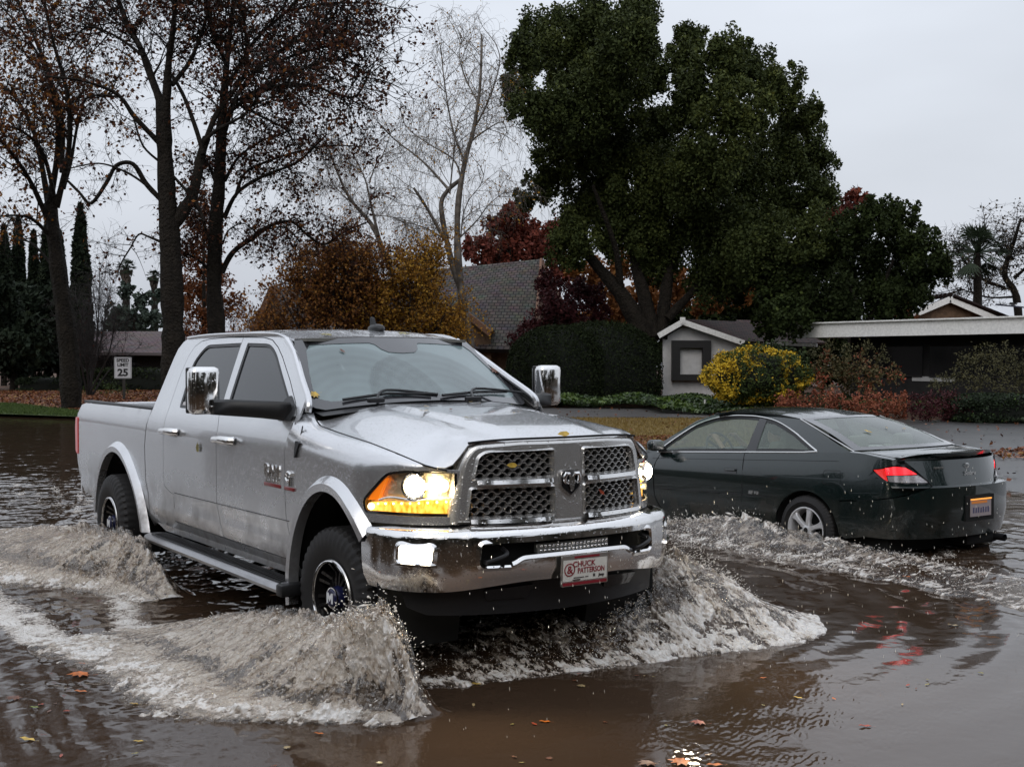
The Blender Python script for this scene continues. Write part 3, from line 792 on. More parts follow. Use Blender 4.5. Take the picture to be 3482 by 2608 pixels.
for sg in (-1, 1):
    hl = thing('headlight', None, None); hl.parent = truck
    f0 = fend(sg, 0.0)
    def fo(off):
        def g(u, v):
            h = 1e-3
            p = Vector(f0(u, min(v, 1.245))); a = Vector(f0(u + h, min(v, 1.245))) - Vector(f0(u - h, min(v, 1.245)))
            n = Vector((a.y, -a.x, 0)).normalized()
            if n.dot(Vector((p.x, p.y, 0)) - Vector((0, 0, 0))) < 0: n = -n
            return p + n * off
        return g
    panel('lens', big_offset(HL, -0.002), lambda u, v: tuple(fo(-0.004)(u, v)), M_LENS, hl, step=0.05, thick=0.0, ref=(0, 0, 1))
    panel('housing', big_offset(HL, -0.001), lambda u, v: tuple(fo(-0.055)(u, v)), M_HREF, hl, step=0.04, thick=0.004, ref=(0, 0, 1))
    # rim of the bucket
    V = []; F = []; k = len(HL)
    for q, off in ((big_offset(HL, 0.001), -0.002), (big_offset(HL, -0.014), -0.006), (big_offset(HL, -0.010), -0.055)):
        for p in q: V.append(fo(off)(*p))
    for j in range(2):
        for i in range(k): F.append((j * k + i, j * k + (i + 1) % k, (j + 1) * k + (i + 1) % k, (j + 1) * k + i))
    mesh('bezel', V, F, M_GLOSSBLACK, hl)
    c = fo(-0.028)(0.735, 1.150); nrm = (fo(0.02)(0.735, 1.150) - c).normalized()
    P = MB(); P.sphere(c, (0.058, 0.058, 0.058), 18, 12); P.build('projector', M_BULB, hl)
    P = MB(); Mx = Matrix.Translation(c) @ nrm.to_track_quat('Z', 'Y').to_matrix().to_4x4()
    P.lathe([(0.058, 0.02), (0.072, 0.024), (0.080, 0.0), (0.080, -0.03)], 26, Mx); P.build('projector_ring', M_CHROME, hl)
    c2 = fo(-0.035)(0.90, 1.155); P = MB(); P.sphere(c2, (0.026, 0.03, 0.036), 12, 8); P.build('beam_lamp', M_BULB2, hl)
    panel('turn_signal', rnd_poly([(0.425, 1.005), (0.415, 1.045), (0.60, 1.062), (0.70, 1.058), (0.78, 1.075), (UEND - .02, 1.078), (UEND - .02, 1.005)], .008), lambda u, v: tuple(fo(-0.030)(u, v)), M_AMB, hl, step=0.04, thick=0.02, ref=(0, 0, 1))
    panel('side_marker', rnd_poly([(0.418, 1.060), (0.500, 1.068), (0.555, 1.185), (0.545, 1.195)], .012), lambda u, v: tuple(fo(-0.022)(u, v)), M_AMBR, hl, step=0.04, thick=0.03, ref=(0, 0, 1))
    ld = MB()
    for i_ in range(9): ld.sphere(fo(-0.022)(.50 + i_ * .052, 1.045 + .003 * i_), .0065, 8, 6)
    ld.sphere(fo(-0.016)(.455, 1.028), .020, 10, 8)
    ld.build('signal_diode', M_BULB2, hl)
    lt_ = bpy.data.lights.new('lamp_fill', 'POINT'); lt_.energy = 4; lt_.color = (1, .80, .50); lt_.shadow_soft_size = .03
    lo_ = bpy.data.objects.new('lamp_fill', lt_); COL.objects.link(lo_); lo_.parent = hl; lo_.location = fo(-0.012)(0.83, 1.150)
    sp = crom([fo(-0.02)(u, v) for u, v in ((0.51, 1.066), (0.58, 1.085), (0.66, 1.082), (0.73, 1.074), (0.80, 1.086), (UEND - .02, 1.092))], 5)
    MB().tube(sp, 0.0065, 6).build('trim_bar', M_CHROME, hl)

# ------------------------------------------------------------------ front bumper
BY = [0, 0.2, 0.4, 0.55, 0.68, 0.80, 0.89, 0.950, 0.982, 0.99]
BX = [1.075, 1.065, 1.035, 0.995, 0.945, 0.875, 0.785, 0.680, 0.560, 0.42]
bc = crom([(y, x) for y, x in zip(BY, BX)], 8)
BS = [0.0]
for i in range(1, len(bc)): BS.append(BS[-1] + (bc[i] - bc[i - 1]).length)
BEND = BS[-1]
bcy = [p[0] for p in bc]; bcx = [p[1] for p in bc]
def bump(off=0.0):
    def f(s, z):
        a = abs(s); y = interp(a, BS, bcy); x = interp(a, BS, bcx)
        h = 0.01; y2 = interp(a + h, BS, bcy); x2 = interp(a + h, BS, bcx)
        t = Vector((x2 - x, y2 - y)); n = Vector((t.y, -t.x)).normalized() if t.length > 1e-9 else Vector((1, 0))
        if n.x < -.2: n = -n
        pr = interp(z, [0.55, 0.60, 0.66, 0.72, 0.86, 0.895, 0.92, 0.945], [-0.055, -0.028, -0.008, 0.0, 0.0, -0.004, -0.018, -0.060])
        mid = 1 - sm((a - 0.62) / 0.08)
        pr += 0.012 * mid * (1 if z > 0.70 else 0)
        o = pr + off
        return (x + n.x * o, (y + n.y * o) * (1 if s >= 0 else -1), z)
    return f
def btop(s): return 0.935 + 0.012 * (1 - sm((abs(s) - 0.60) / 0.1))
def bbot(s): return 0.645 - 0.045 * sm((abs(s) - 0.25) / 0.6)
bo = [(s, 0.874) for s in np.linspace(-BEND, BEND, 41)] + [(BEND, 0.80), (BEND - .01, 0.66)] + [(s, bbot(s)) for s in np.linspace(BEND - .03, -BEND + .03, 41)] + [(-BEND + .01, 0.66), (-BEND, 0.80)]
slot = rnd_poly([(-0.585, 0.858), (0.585, 0.858), (0.590, 0.735), (0.40, 0.735), (0.345, 0.765), (-0.345, 0.765), (-0.40, 0.735), (-0.590, 0.735)], [.03, .03, .03, .02, .02, .02, .02, .03])
def fogp(sg, g=0): return rnd_poly([(sg * (0.83 - g), 0.845 + g), (sg * (1.035 + g), 0.850 + g), (sg * (1.040 + g), 0.760 - g), (sg * (0.84 - g), 0.752 - g)], 0.022)
bP, bF = panel('front_bumper', bo, bump(), None, None, holes=[slot, fogp(-1), fogp(1)], step=0.045, thick=0.012, ref=(0, 0, 0.8), build=False)
bm_ = MB(); bm_.add(bP, bF)
gV, gF2 = grid('x', 90, 9, lambda u, v: bump(-0.035 * sm((v - .55) / .45) ** 1.5)((u * 2 - 1) * BEND, 0.874 + (btop((u * 2 - 1) * BEND) - 0.874) * min(1, v * 1.15)), None, build=False)
bm_.add(gV, gF2); bump_o = bm_.build('front_bumper', M_CHROME, truck, sharp=60)
for hp in (slot, fogp(-1), fogp(1)):   # rolled edges
    V = []; F = []; k = len(hp)
    for q, off in ((big_offset(hp, 0.022), 0.001), (big_offset(hp, 0.004), 0.011), (big_offset(hp, -0.006), 0.0), (big_offset(hp, -0.006), -0.06)):
        for p in q: V.append(bump(off)(*p))
    for j in range(3):
        for i in range(k): F.append((j * k + i, j * k + (i + 1) % k, (j + 1) * k + (i + 1) % k, (j + 1) * k + i))
    mesh('bumper_lip', V, F, M_CHROME, bump_o)
for sg in (-1, 1):
    fl = panel('fog_lamp', big_offset(fogp(sg), -0.004), bump(-0.012), M_FOG, truck, step=0.05, thick=0.02, ref=(0, 0, .8))
    sh_ = [(sg * 0.815, 0.738), (sg * 1.075, 0.744), (sg * 1.04, 0.756), (sg * 0.82, 0.750)]
    panel('fog_lamp_sill', sh_, bump(0.018), M_CHROME, bump_o, step=0.05, thick=0.02, ref=(0, 0, .8))
panel('bumper_cavity', rnd_poly([(-0.64, 0.90), (0.64, 0.90), (0.64, 0.69), (-0.64, 0.69)], .02), bump(-0.10), M_DARK, truck, step=0.08, thick=0.01, ref=(0, 0, .8))
for s in (-0.5, 0.5):
    MB().tube(crom([bump(-0.05)(s - 0.05, 0.755), bump(0.02)(s - 0.05, 0.765), bump(0.02)(s + 0.05, 0.80), bump(-0.05)(s + 0.05, 0.825)], 4), 0.012, 8).build('tow_hook', M_BLACK, truck)
# air dam below
ad = [(s, bbot(s) + 0.004) for s in np.linspace(-1.08, 1.08, 31)] + [(1.05, 0.50), (0.9, 0.465), (0, 0.455), (-0.9, 0.465), (-1.05, 0.50)]
panel('air_dam', ad, bump(-0.045), M_BLACK, truck, step=0.07, thick=0.015, ref=(0, 0, .8))
for s in (-1, 1):
    panel('air_dam_vent', rnd_poly([(s * 0.25, 0.615), (s * 0.55, 0.60), (s * 0.53, 0.54), (s * 0.28, 0.54)], .01), bump(-0.030), M_GLOSSBLACK, truck, step=0.07, thick=0.01, ref=(0, 0, .8))
# light bar
M_BAR = mat('light_bar_lens', (0.35, 0.36, 0.35), rough=0.25, metal=0.6)
lb = thing('light_bar', None, None); lb.parent = truck
panel('bar_housing', rnd_poly([(-0.245, 0.838), (0.245, 0.838), (0.245, 0.785), (-0.245, 0.785)], .006), bump(-0.035), M_BAR, lb, step=0.07, thick=0.04, ref=(0, 0, .8))
leds = MB()
for i in range(18):
    for zz in (0.799, 0.824):
        p = Vector(bump(-0.031)(-0.225 + i * 0.0265, zz)); leds.sphere(p, (.006, .009, .009), 8, 6)
leds.build('light_bar_diode', M_CHROME, lb)
# black gap between wing and bumper and grille
panel('bumper_gap', [(s, 0.985) for s in np.linspace(-1.12, 1.12, 29)] + [(s, 0.91) for s in np.linspace(1.12, -1.12, 29)], bump(-0.075), M_DARK, truck, step=0.06, thick=0.01, ref=(0, 0, .8))

# dealer plate
M_PW = mat('plate_white', (0.72, 0.70, 0.64), rough=0.35, noise_amt=0.06, noise_scale=30)
M_PR = mat('plate_red', (0.25, 0.02, 0.03), rough=0.4)
M_PK = mat('plate_dark', (0.06, 0.05, 0.05), rough=0.4)
M_PF = mat('plate_frame_metal', (0.55, 0.53, 0.50), rough=0.3, metal=0.8)
px, py, pz = 1.112, 0.025, 0.685
pl = thing('number_plate', None, None); pl.parent = truck
PM = Matrix.Translation((px, py, pz)) @ Matrix.Rotation(radians(3), 4, 'Y') @ Matrix(((0, 0, 1, 0), (1, 0, 0, 0), (0, 1, 0, 0), (0, 0, 0, 1)))
pb = MB().prism(rnd_poly([(-.158, -.084), (.158, -.084), (.158, .084), (-.158, .084)], .008), lambda u, v, d: PM @ Vector((u, v, -d)), 0.012).build('plate_frame', M_PF, pl)
MB().prism([(-.150, -.056), (.150, -.056), (.150, .060), (-.150, .060)], lambda u, v, d: PM @ Vector((u, v, 0.002 - d)), 0.002).build('plate_face', M_PW, pl)
rr = MB(); rr.prism([(-.075, .068), (.095, .068), (.095, .079), (-.075, .079)], lambda u, v, d: PM @ Vector((u, v, 0.003 - d)), 0.002)
rr.build('plate_band', M_PR, pl); rr = MB()
rr.prism([(-.150, -.079), (.150, -.079), (.150, -.063), (-.150, -.063)], lambda u, v, d: PM @ Vector((u, v, 0.003 - d)), 0.002)
rr.build('plate_band', M_PR, pl)
txt('lettering', 'CHUCK', 0.043, M_PR, pl, PM @ Matrix.Translation((-0.010, 0.034, 0.003)), 0.001, bold=0.0006, sx=1.02)
txt('lettering', 'PATTERSON', 0.042, M_PR, pl, PM @ Matrix.Translation((0.040, -0.003, 0.003)), 0.001, bold=0.0006, sx=0.80)
txt('lettering', 'Jeep', 0.022, M_PK, pl, PM @ Matrix.Translation((0.112, -0.036, 0.003)), 0.001, bold=0.0008)
txt('plate_ampersand', '&', 0.060, M_PR, pl, PM @ Matrix.Translation((-0.106, 0.006, 0.003)), 0.001, bold=0.0010)
rg = MB(); rg.lathe([(0.031, 0), (0.036, 0.001), (0.036, 0.003), (0.031, 0.003)], 28, PM @ Matrix.Translation((-0.108, 0.008, 0.002))); rg.build('plate_ring', M_PR, pl)
dd = MB(); dd.box((0, 0, 0), (0.07, 0.004, 0.002)); dd.box((0.055, 0, 0), (0.02, 0.004, 0.002)); dd.box((-0.015, -0.012, 0), (0.05, 0.006, 0.002)); dd.box((0.105, 0.004, 0), (0.012, 0.016, 0.002))
for i in range(len(dd.V)): dd.V[i] = PM @ (dd.V[i] + Vector((-0.045, -0.038, 0.004)))
dd.build('plate_emblem', M_PK, pl, smooth=False)

# ------------------------------------------------------------------ wheels
M_RIM = mat('black_rim', (0.03, 0.028, 0.028), rough=0.25, metal=0.6, coat=0.6)
M_WHITE = mat('white_paint', (0.75, 0.75, 0.76), rough=0.4)
M_CAPB = mat('cap_navy', (0.01, 0.012, 0.05), rough=0.25)
def tyre(name, R, W, rim, parent, mat_, lugs=44, lug=0.012):
    m = MB(); n = lugs * 4
    prof = [(rim, -W * .40), (rim + .03, -W * .46), (rim + (R - rim) * .45, -W * .52), (R - .045, -W * .50), (R - .012, -W * .44), (R, -W * .36), (R, -W * .12), (R, W * .12), (R, W * .36), (R - .012, W * .44), (R - .045, W * .50), (rim + (R - rim) * .45, W * .52), (rim + .03, W * .46), (rim, W * .40)]
    V = []; F = []; k = len(prof)
    for i in range(n):
        a = 2 * pi * i / n
        for j, (r, h) in enumerate(prof):
            ph = (i + (2 if h > 0 else 0)) % 4
            rr = r
            if r > R - .05 and lug > 0: rr = r - (lug if ph < 1.5 and j not in (6, 7) else 0) - (lug * .6 if j in (6, 7) and ph >= 2 else 0)
            V.append((rr * cos(a), rr * sin(a), h))
    for i in range(n):
        for j in range(k - 1):
            a = i * k + j; b = ((i + 1) % n) * k + j
            F.append((a, b, b + 1, a + 1))
    return mesh(name, V, F, mat_, parent, True, 32)
def truck_wheel(cx, sg, steer=0):
    wl_ = thing('wheel', None, None); wl_.parent = truck
    wl_.location = (cx, sg * (0.835 if cx > -1 else 0.93), 0.455 if cx > -1 else 0.432); wl_.rotation_euler = (radians(90 if sg < 0 else -90), 0, 0)
    wl_.rotation_euler = (Matrix.Rotation(radians(steer), 3, 'Z') @ Matrix.Rotation(radians(90 if sg < 0 else -90), 3, 'X')).to_euler()
    tyre('tyre', 0.408, 0.29, 0.212, wl_, M_RUBBER)
    m = MB(); m.lathe([(0.218, 0.115), (0.222, 0.136), (0.215, 0.144), (0.206, 0.136)], 48); m.build('rim_lip', M_CHROME2, wl_)
    m = MB(); m.lathe([(0.213, 0.138), (0.217, 0.147), (0.211, 0.149), (0.208, 0.142)], 48); m.build('rim_ring', M_CHROME, wl_)
    m = MB(); m.lathe([(0.206, 0.136), (0.198, 0.06), (0.195, -0.10)], 40); m.lathe([(0.195, -0.06), (0.05, -0.06)], 40)
    for k in range(8):
        a = 2 * pi * k / 8 + .25
        R = Matrix.Rotation(a, 4, 'Z')
        for dv in (-0.016, 0.016):
            V = [R @ Vector(v) for v in ((0.05, dv - .009, 0.095), (0.05, dv + .009, 0.095), (0.14, dv * 1.3 + .008, 0.075), (0.204, dv * 1.8 + .011, 0.115), (0.204, dv * 1.8 - .011, 0.115), (0.14, dv * 1.3 - .008, 0.075),
                                       (0.05, dv - .009, 0.02), (0.05, dv + .009, 0.02), (0.14, dv * 1.3 + .008, 0.02), (0.204, dv * 1.8 + .011, 0.05), (0.204, dv * 1.8 - .011, 0.05), (0.14, dv * 1.3 - .008, 0.02))]
            m.add(V, [(0, 1, 2, 5), (5, 2, 3, 4), (0, 5, 11, 6), (5, 4, 10, 11), (1, 7, 8, 2), (2, 8, 9, 3), (6, 7, 1, 0)])
    m.build('rim', M_RIM, wl_)
    m = MB(); m.lathe([(0.0, 0.150), (0.045, 0.148), (0.058, 0.135), (0.068, 0.09), (0.07, 0.02)], 28); cap = m.build('hub_cap', M_CAPB, wl_)
    m = MB(); m.lathe([(0.055, 0.138), (0.061, 0.138), (0.062, 0.130)], 28); m.build('cap_ring', M_CHROME, wl_)
    LM = [(-.034, -.030), (-.034, .030), (-.016, .030), (0, .008), (.016, .030), (.034, .030), (.034, -.030), (.018, -.030), (.018, .004), (0, -.020), (-.018, .004), (-.018, -.030)]
    MB().prism(LM, lambda u, v, d: (u, v, 0.1515 - d), 0.003).build('cap_letter', M_WHITE, wl_, smooth=False)
    return wl_
for cx, st in ((0.0, 4), (-4.077, 0)):
    for sg in (-1, 1):
        wh = truck_wheel(cx, sg, st)

# ------------------------------------------------------------------ side steps
M_TREAD = mat('step_tread', (0.015, 0.015, 0.016), rough=0.5, bump=1.0, bump_scale=120, bumpdist=0.01)
M_STEP = mat('step_metal', (0.42, 0.42, 0.43), rough=0.28, metal=0.9, noise_amt=0.1)
for sg in (-1, 1):
    st = thing('side_step', None, None); st.parent = truck
    sec = [(0.00, 0.028), (0.035, 0.034), (0.12, 0.036), (0.155, 0.022), (0.165, 0.0), (0.155, -0.022), (0.12, -0.034), (0.03, -0.030)]
    V = []; F = []; X = [-3.06, -3.03, -2.2, -1.4, -0.47, -0.44]; k = len(sec)
    for i, x in enumerate(X):
        q = 0.75 if i in (0, 5) else 1
        for (a, b) in sec: V.append((x, sg * (0.945 + 0.08 + (a - .08) * q), 0.440 + b * q))
    for i in range(5):
        for j in range(k): F.append((i * k + j, i * k + (j + 1) % k, (i + 1) * k + (j + 1) % k, (i + 1) * k + j))
    F += [tuple(range(k)), tuple(range(5 * k, 6 * k))]
    mesh('step_bar', V, F, M_STEP, st)
    MB().box((-1.72, sg * 1.018, 0.4765), (2.45, 0.118, 0.008), ch=0.003).build('step_pad', M_TREAD, st)
    ch = MB()
    for i in range(60):
        x = -2.90 + i * 0.040; 
        for q in (-1, 1): ch.add([(x, sg * (1.018 + q * .004), .4815), (x + .012, sg * (1.018 + q * .004), .4815), (x + .012 + .03, sg * (1.018 + q * .052), .4815), (x + .03, sg * (1.018 + q * .052), .4815), (x, sg * (1.018 + q * .004), .486), (x + .012, sg * (1.018 + q * .004), .486), (x + .042, sg * (1.018 + q * .052), .486), (x + .03, sg * (1.018 + q * .052), .486)], [(4, 5, 6, 7), (0, 4, 7, 3), (1, 5, 6, 2), (3, 7, 6, 2)])
    ch.build('step_grip', M_BLACK, st, smooth=False)
    MB().box((-0.435, sg * 1.026, 0.44), (0.09, 0.172, 0.076), ch=0.015).build('step_end_cap', M_BLACK, st)
    for x in (-2.6, -1.7, -0.9): MB().tube([(x, sg * 0.98, 0.45), (x, sg * 0.86, 0.50), (x, sg * .78, .56)], 0.022, 8).build('step_bracket', M_BLACK, st)

# ------------------------------------------------------------------ towing mirrors
for sg in (-1, 1):
    mi = thing('side_mirror', None, None); mi.parent = truck
    ctr = Vector((-1.08, sg * 1.335, 1.630))
    m = MB(); m.box((0, 0, 0), (0.13, 0.195, 0.30), ch=0.036)
    for i in range(len(m.V)):
        v = m.V[i]
        if v.x > 0: v = Vector((v.x * (1.0 - 1.6 * (v.y ** 2) / .05), v.y, v.z))
        m.V[i] = v + ctr
    m.build('mirror_shell', M_CHROME, mi, sharp=50)
    m = MB(); m.box(tuple(ctr + Vector((-0.060, 0, 0))), (0.03, 0.188, 0.29), ch=0.01); m.build('mirror_back', M_BLACK, mi)
    m = MB(); m.box(tuple(ctr + Vector((-0.077, 0, 0))), (0.004, 0.180, 0.25), ch=0.001); m.build('mirror_glass', M_CHROME, mi)
    arm = []
    pts_ = [(-0.73, 0.915, 1.506, .055), (-0.80, 0.97, 1.506, .058), (-0.87, 1.04, 1.512, .055), (-0.95, 1.12, 1.517, .053), (-1.01, 1.20, 1.522, .052), (-1.035, 1.30, 1.525, .046)]
    V = []; F = []
    for (x, y, z, h) in pts_:
        for (a, b) in ((-.045, -.8), (-.045, .8), (-.030, 1), (.030, 1), (.050, .7), (.050, -.7), (.030, -1), (-.030, -1)): V.append((x + a, sg * y, z + b * h))
    for i in range(len(pts_) - 1):
        for j in range(8): F.append((i * 8 + j, i * 8 + (j + 1) % 8, (i + 1) * 8 + (j + 1) % 8, (i + 1) * 8 + j))
    F += [tuple(range(8)), tuple(range(40, 48))]
    mesh('mirror_arm', V, F, M_BLACK, mi, sharp=50)
    MB().prism(rnd_poly([(-0.62, 1.45), (-0.86, 1.445), (-0.86, 1.575), (-0.80, 1.60), (-0.66, 1.53)], .015), lambda u, v, d: (u, sg * (t_half(u, v) + 0.012 - d), v), 0.03).build('mirror_base', M_BLACK, mi)
    MB().box(tuple(ctr + Vector((0.045, -sg * 0.07, -0.10))), (0.05, 0.10, 0.012), ch=0.004).build('mirror_trim', M_CHROME, mi)

# ------------------------------------------------------------------ small things on the body
def badge_side(s, size, x, z, M_, name='badge', bold=0.004, sx=1.0):
    y = -(t_half(x, z) + 0.001)
    M = Matrix.Translation((x, y, z)) @ Matrix(((1, 0, 0, 0), (0, 0, -1, 0), (0, 1, 0, 0), (0, 0, 0, 1)))
    return txt(name, s, size, M_, truck, M, 0.006, bold=bold, sx=sx)
badge_side('RAM', 0.092, -0.815, 1.128, M_CHROME, sx=1.30, bold=0.004)
badge_side('2500', 0.072, -0.815, 1.075, M_CHROME, sx=1.45, bold=0.003)
M_REDB = mat('badge_red', (0.22, 0.03, 0.03), rough=0.3)
MB().box((-0.815, -0.984, 1.036), (0.26, 0.010, 0.022), ch=0.002).build('badge_strip', M_REDB, truck)
MB().box((-0.545, -0.990, 1.036), (0.14, 0.010, 0.020), ch=0.002).build('badge_strip', M_REDB, truck)
cm_ = MB(); cm_.tube(crom([(-0.51, -0.992, 1.125), (-0.55, -0.992, 1.138), (-0.585, -0.992, 1.112), (-0.565, -0.992, 1.085), (-0.535, -0.992, 1.09)], 5), 0.011, 6); cm_.tube([(-0.53, -0.992, 1.11), (-0.53, -0.992, 1.055)], 0.009, 6)
cm_.build('engine_badge', M_CHROME, truck)
m = MB(); m.prism([(-0.455, 1.335), (-0.42, 1.335), (-0.395, 1.325), (-0.44, 1.235), (-0.452, 1.235)], lambda u, v, d: (u, -(t_half(u, v) + 0.018 - d), v), 0.02)
m.tube([(-0.44, -0.965, 1.335), (-0.445, -0.945, 1.425)], [0.007, 0.004], 6)
m.build('aerial', M_BLACK, truck)
# stickers on the rear side glass
m = MB()
M_STK = mat('sticker_pink', (0.55, 0.15, 0.17), rough=0.5); M_STK2 = mat('sticker_pale', (0.5, 0.48, 0.48), rough=0.5)
f = side(-1, -0.008)
m.prism([(-2.72, 1.555), (-2.66, 1.572), (-2.60, 1.58), (-2.63, 1.55), (-2.67, 1.515), (-2.70, 1.53)], lambda u, v, d: side(-1, -0.006 - d)(u, v), 0.002); m.build('sticker', M_STK, truck, smooth=False)
m = MB(); m.prism([(-2.70, 1.497), (-2.62, 1.50), (-2.60, 1.47), (-2.69, 1.465)], lambda u, v, d: side(-1, -0.006 - d)(u, v), 0.002); m.build('sticker', M_STK2, truck, smooth=False)
# interior
inn = MB(); inn.box((-1.0, 0, 1.30), (0.55, 1.60, 0.28), ch=0.06); inn.build('dashboard', M_INT, truck)
for y in (-0.42, 0.42):
    for x in (-1.95, -2.85):
        se = thing('seat', None, None); se.parent = truck
        MB().box((x, y, 1.12), (0.52, 0.52, 0.16), ch=0.05).build('seat_cushion', M_INT, se)
        MB().box((x - 0.26, y, 1.42), (0.14, 0.50, 0.62), Matrix.Rotation(radians(-14), 3, 'Y'), ch=0.05).build('seat_back', M_INT, se)
        MB().box((x - 0.36, y, 1.80), (0.10, 0.27, 0.17), ch=0.04).build('headrest', M_INT, se)
sw = MB(); SM_ = Matrix.Translation((-1.33, 0.42, 1.47)) @ Matrix.Rotation(radians(-66), 4, 'Y')
ringp = [SM_ @ Vector((0.185 * cos(a), 0.185 * sin(a), 0)) for a in np.linspace(0, 2 * pi, 33)]
sw.tube(ringp, 0.016, 8, cap=False)
for a in (0.0, 2.2, -2.2): sw.tube([SM_ @ Vector((0, 0, 0)), SM_ @ Vector((-0.18 * cos(a), 0.18 * sin(a), 0))], 0.016, 6)
sw.build('steering_wheel', M_BLACK, truck)
MB().box((-2.0, 0, 0.98), (2.7, 1.7, 0.04)).build('cab_floor', M_INT, truck)
MB().box((-2.1, 0, 1.955), (2.0, 1.24, 0.02)).build('headliner', M_INT2, truck)
M_BLUE = mat('blue_bag', (0.05, 0.16, 0.30), rough=0.6)
# ------------------------------------------------------------------ the green coupe
CO_LOC = Vector((3.473, 12.195, -0.108)); CO_ROT = 2.1793
coupe = thing('coupe', 'dark green two-door coupe with lit tail lamps driving away through the flood', 'coupe', CO_LOC, CO_ROT)
M_GREEN = mat('green_paint', (0.006, 0.014, 0.0135), rough=0.20, metal=0.2, coat=1.0, coatrough=0.03, noise_amt=0.15, noise_scale=2)
wet_drops(M_GREEN, 80, 0.25, 0.002, 0.34)
road_film(M_GREEN, .30, .75, .45)
M_CTRIM = mat('bright_trim', (0.75, 0.75, 0.74), rough=0.18, metal=0.9)
M_LAMPR = mat('tail_lamp_lit', (0.6, 0.01, 0.015), rough=0.12, coat=1, emis=(1.0, 0.02, 0.03), estr=1.6, noise_amt=0.3, noise_scale=50)
M_LAMPS = mat('tail_lamp_red', (0.55, 0.02, 0.02), rough=0.12, coat=1, emis=(1.0, 0.03, 0.02), estr=0.45)
M_LAMPC = mat('reverse_lamp_clear', (0.38, 0.36, 0.37), rough=0.12, coat=1, metal=0.4, noise_amt=0.35, noise_scale=60)
zb = lambda x: 1.052 - 0.0635 * x
ARCW = [(2.165, 0.915), (2.09, 0.985), (1.998, 1.062), (1.769, 1.22), (1.52, 1.305), (1.291, 1.338), (1.10, 1.346), (.901, 1.344), (.631, 1.313), (.339, 1.228), (.036, 1.107), (-.070, 1.066)]
def c_half(x, z):
    b = zb(x) - 0.01
    s = 0.88
    if z > 0.70: s -= 0.075 * min(1.3, (z - 0.70) / (b - 0.70)) ** 2
    if z < 0.45: s -= 0.18 * (0.45 - z)
    if z > b: s = 0.805 - 0.62 * (z - b) - 0.25 * (z - b) ** 2
    if x > 2.6: s -= 0.14 * ((x - 2.6) / 1.0) ** 2
    if x < -0.2: s -= 0.02 * sm((-x - 0.2) / 0.6)
    return s
cside = lambda sg, off=0.0: (lambda x, z: (x, sg * (c_half(x, z) + off), z))
# plan curve of the rear
def plan(pts):
    c = crom([(-0.30, 0.88)] + pts, 8)
    L = [0.30]
    for i in range(1, len(c)): L.append(L[-1] + (c[i] - c[i - 1]).length)
    return c, L
PU, LU = plan([(-0.50, 0.878), (-0.72, 0.855), (-0.88, 0.795), (-1.00, 0.68), (-1.08, 0.52), (-1.14, 0.3), (-1.16, 0.0)])
PB, LB = plan([(-0.50, 0.885), (-0.75, 0.875), (-0.94, 0.815), (-1.08, 0.67), (-1.17, 0.42), (-1.205, 0.2), (-1.215, 0.0)])
def wrap(sg, P, L, off=0.0, slant=0.0, zs=0.80):
    def f(u, z):
        if u <= 0.30: x, y = -u, 0.88
        else: x, y = interp(u, L, [p[0] for p in P]), interp(u, L, [p[1] for p in P])
        k = sm((u - 0.55) / 0.5)
        tuck = (0.88 - c_half(min(-u, 3.9), min(z, zb(x) + .02)))
        y2 = y - tuck * (1 - k) * (1 if True else 0)
        x2 = x + slant * max(0, z - zs) * k - 0.06 * max(0, 0.50 - z) * 0
        if z < 0.55: x2 += 0.25 * (0.55 - z) * k
        h = 0.02
        nx, ny = (0, 1)
        if u > 0.30:
            xa, ya = interp(u + h, L, [p[0] for p in P]), interp(u + h, L, [p[1] for p in P])
            t = Vector((xa - x, ya - y)); n = Vector((t.y, -t.x))
            if n.length > 1e-9:
                n.normalize()
                if n.y < 0 and k < .5 or n.x > 0: n = -n
                nx, ny = n.x, n.y
        return (x2 + nx * off, sg * (y2 + ny * off), z)
    return f
UE, BE = LU[-1], LB[-1]
uy = lambda y, P, L: interp(y, [p[1] for p in P][::-1], L[::-1])     # arc position of a lateral position
def lampoly():
    tip = 0.735
    return rnd_poly([(tip, 0.945), (0.86, 0.858), (1.0, 0.832), (uy(.45, PU, LU), 0.828), (uy(.56, PU, LU), 0.93), (uy(.66, PU, LU), 0.985), (0.99, 0.992), (0.85, 0.968)], [.02, .03, 0, .015, .02, .03, .02, .0])
LP = lampoly()
AW = [(0.385 * cos(radians(t)), 0.325 + 0.372 * sin(radians(t))) for t in np.linspace(-12, 192, 26)]
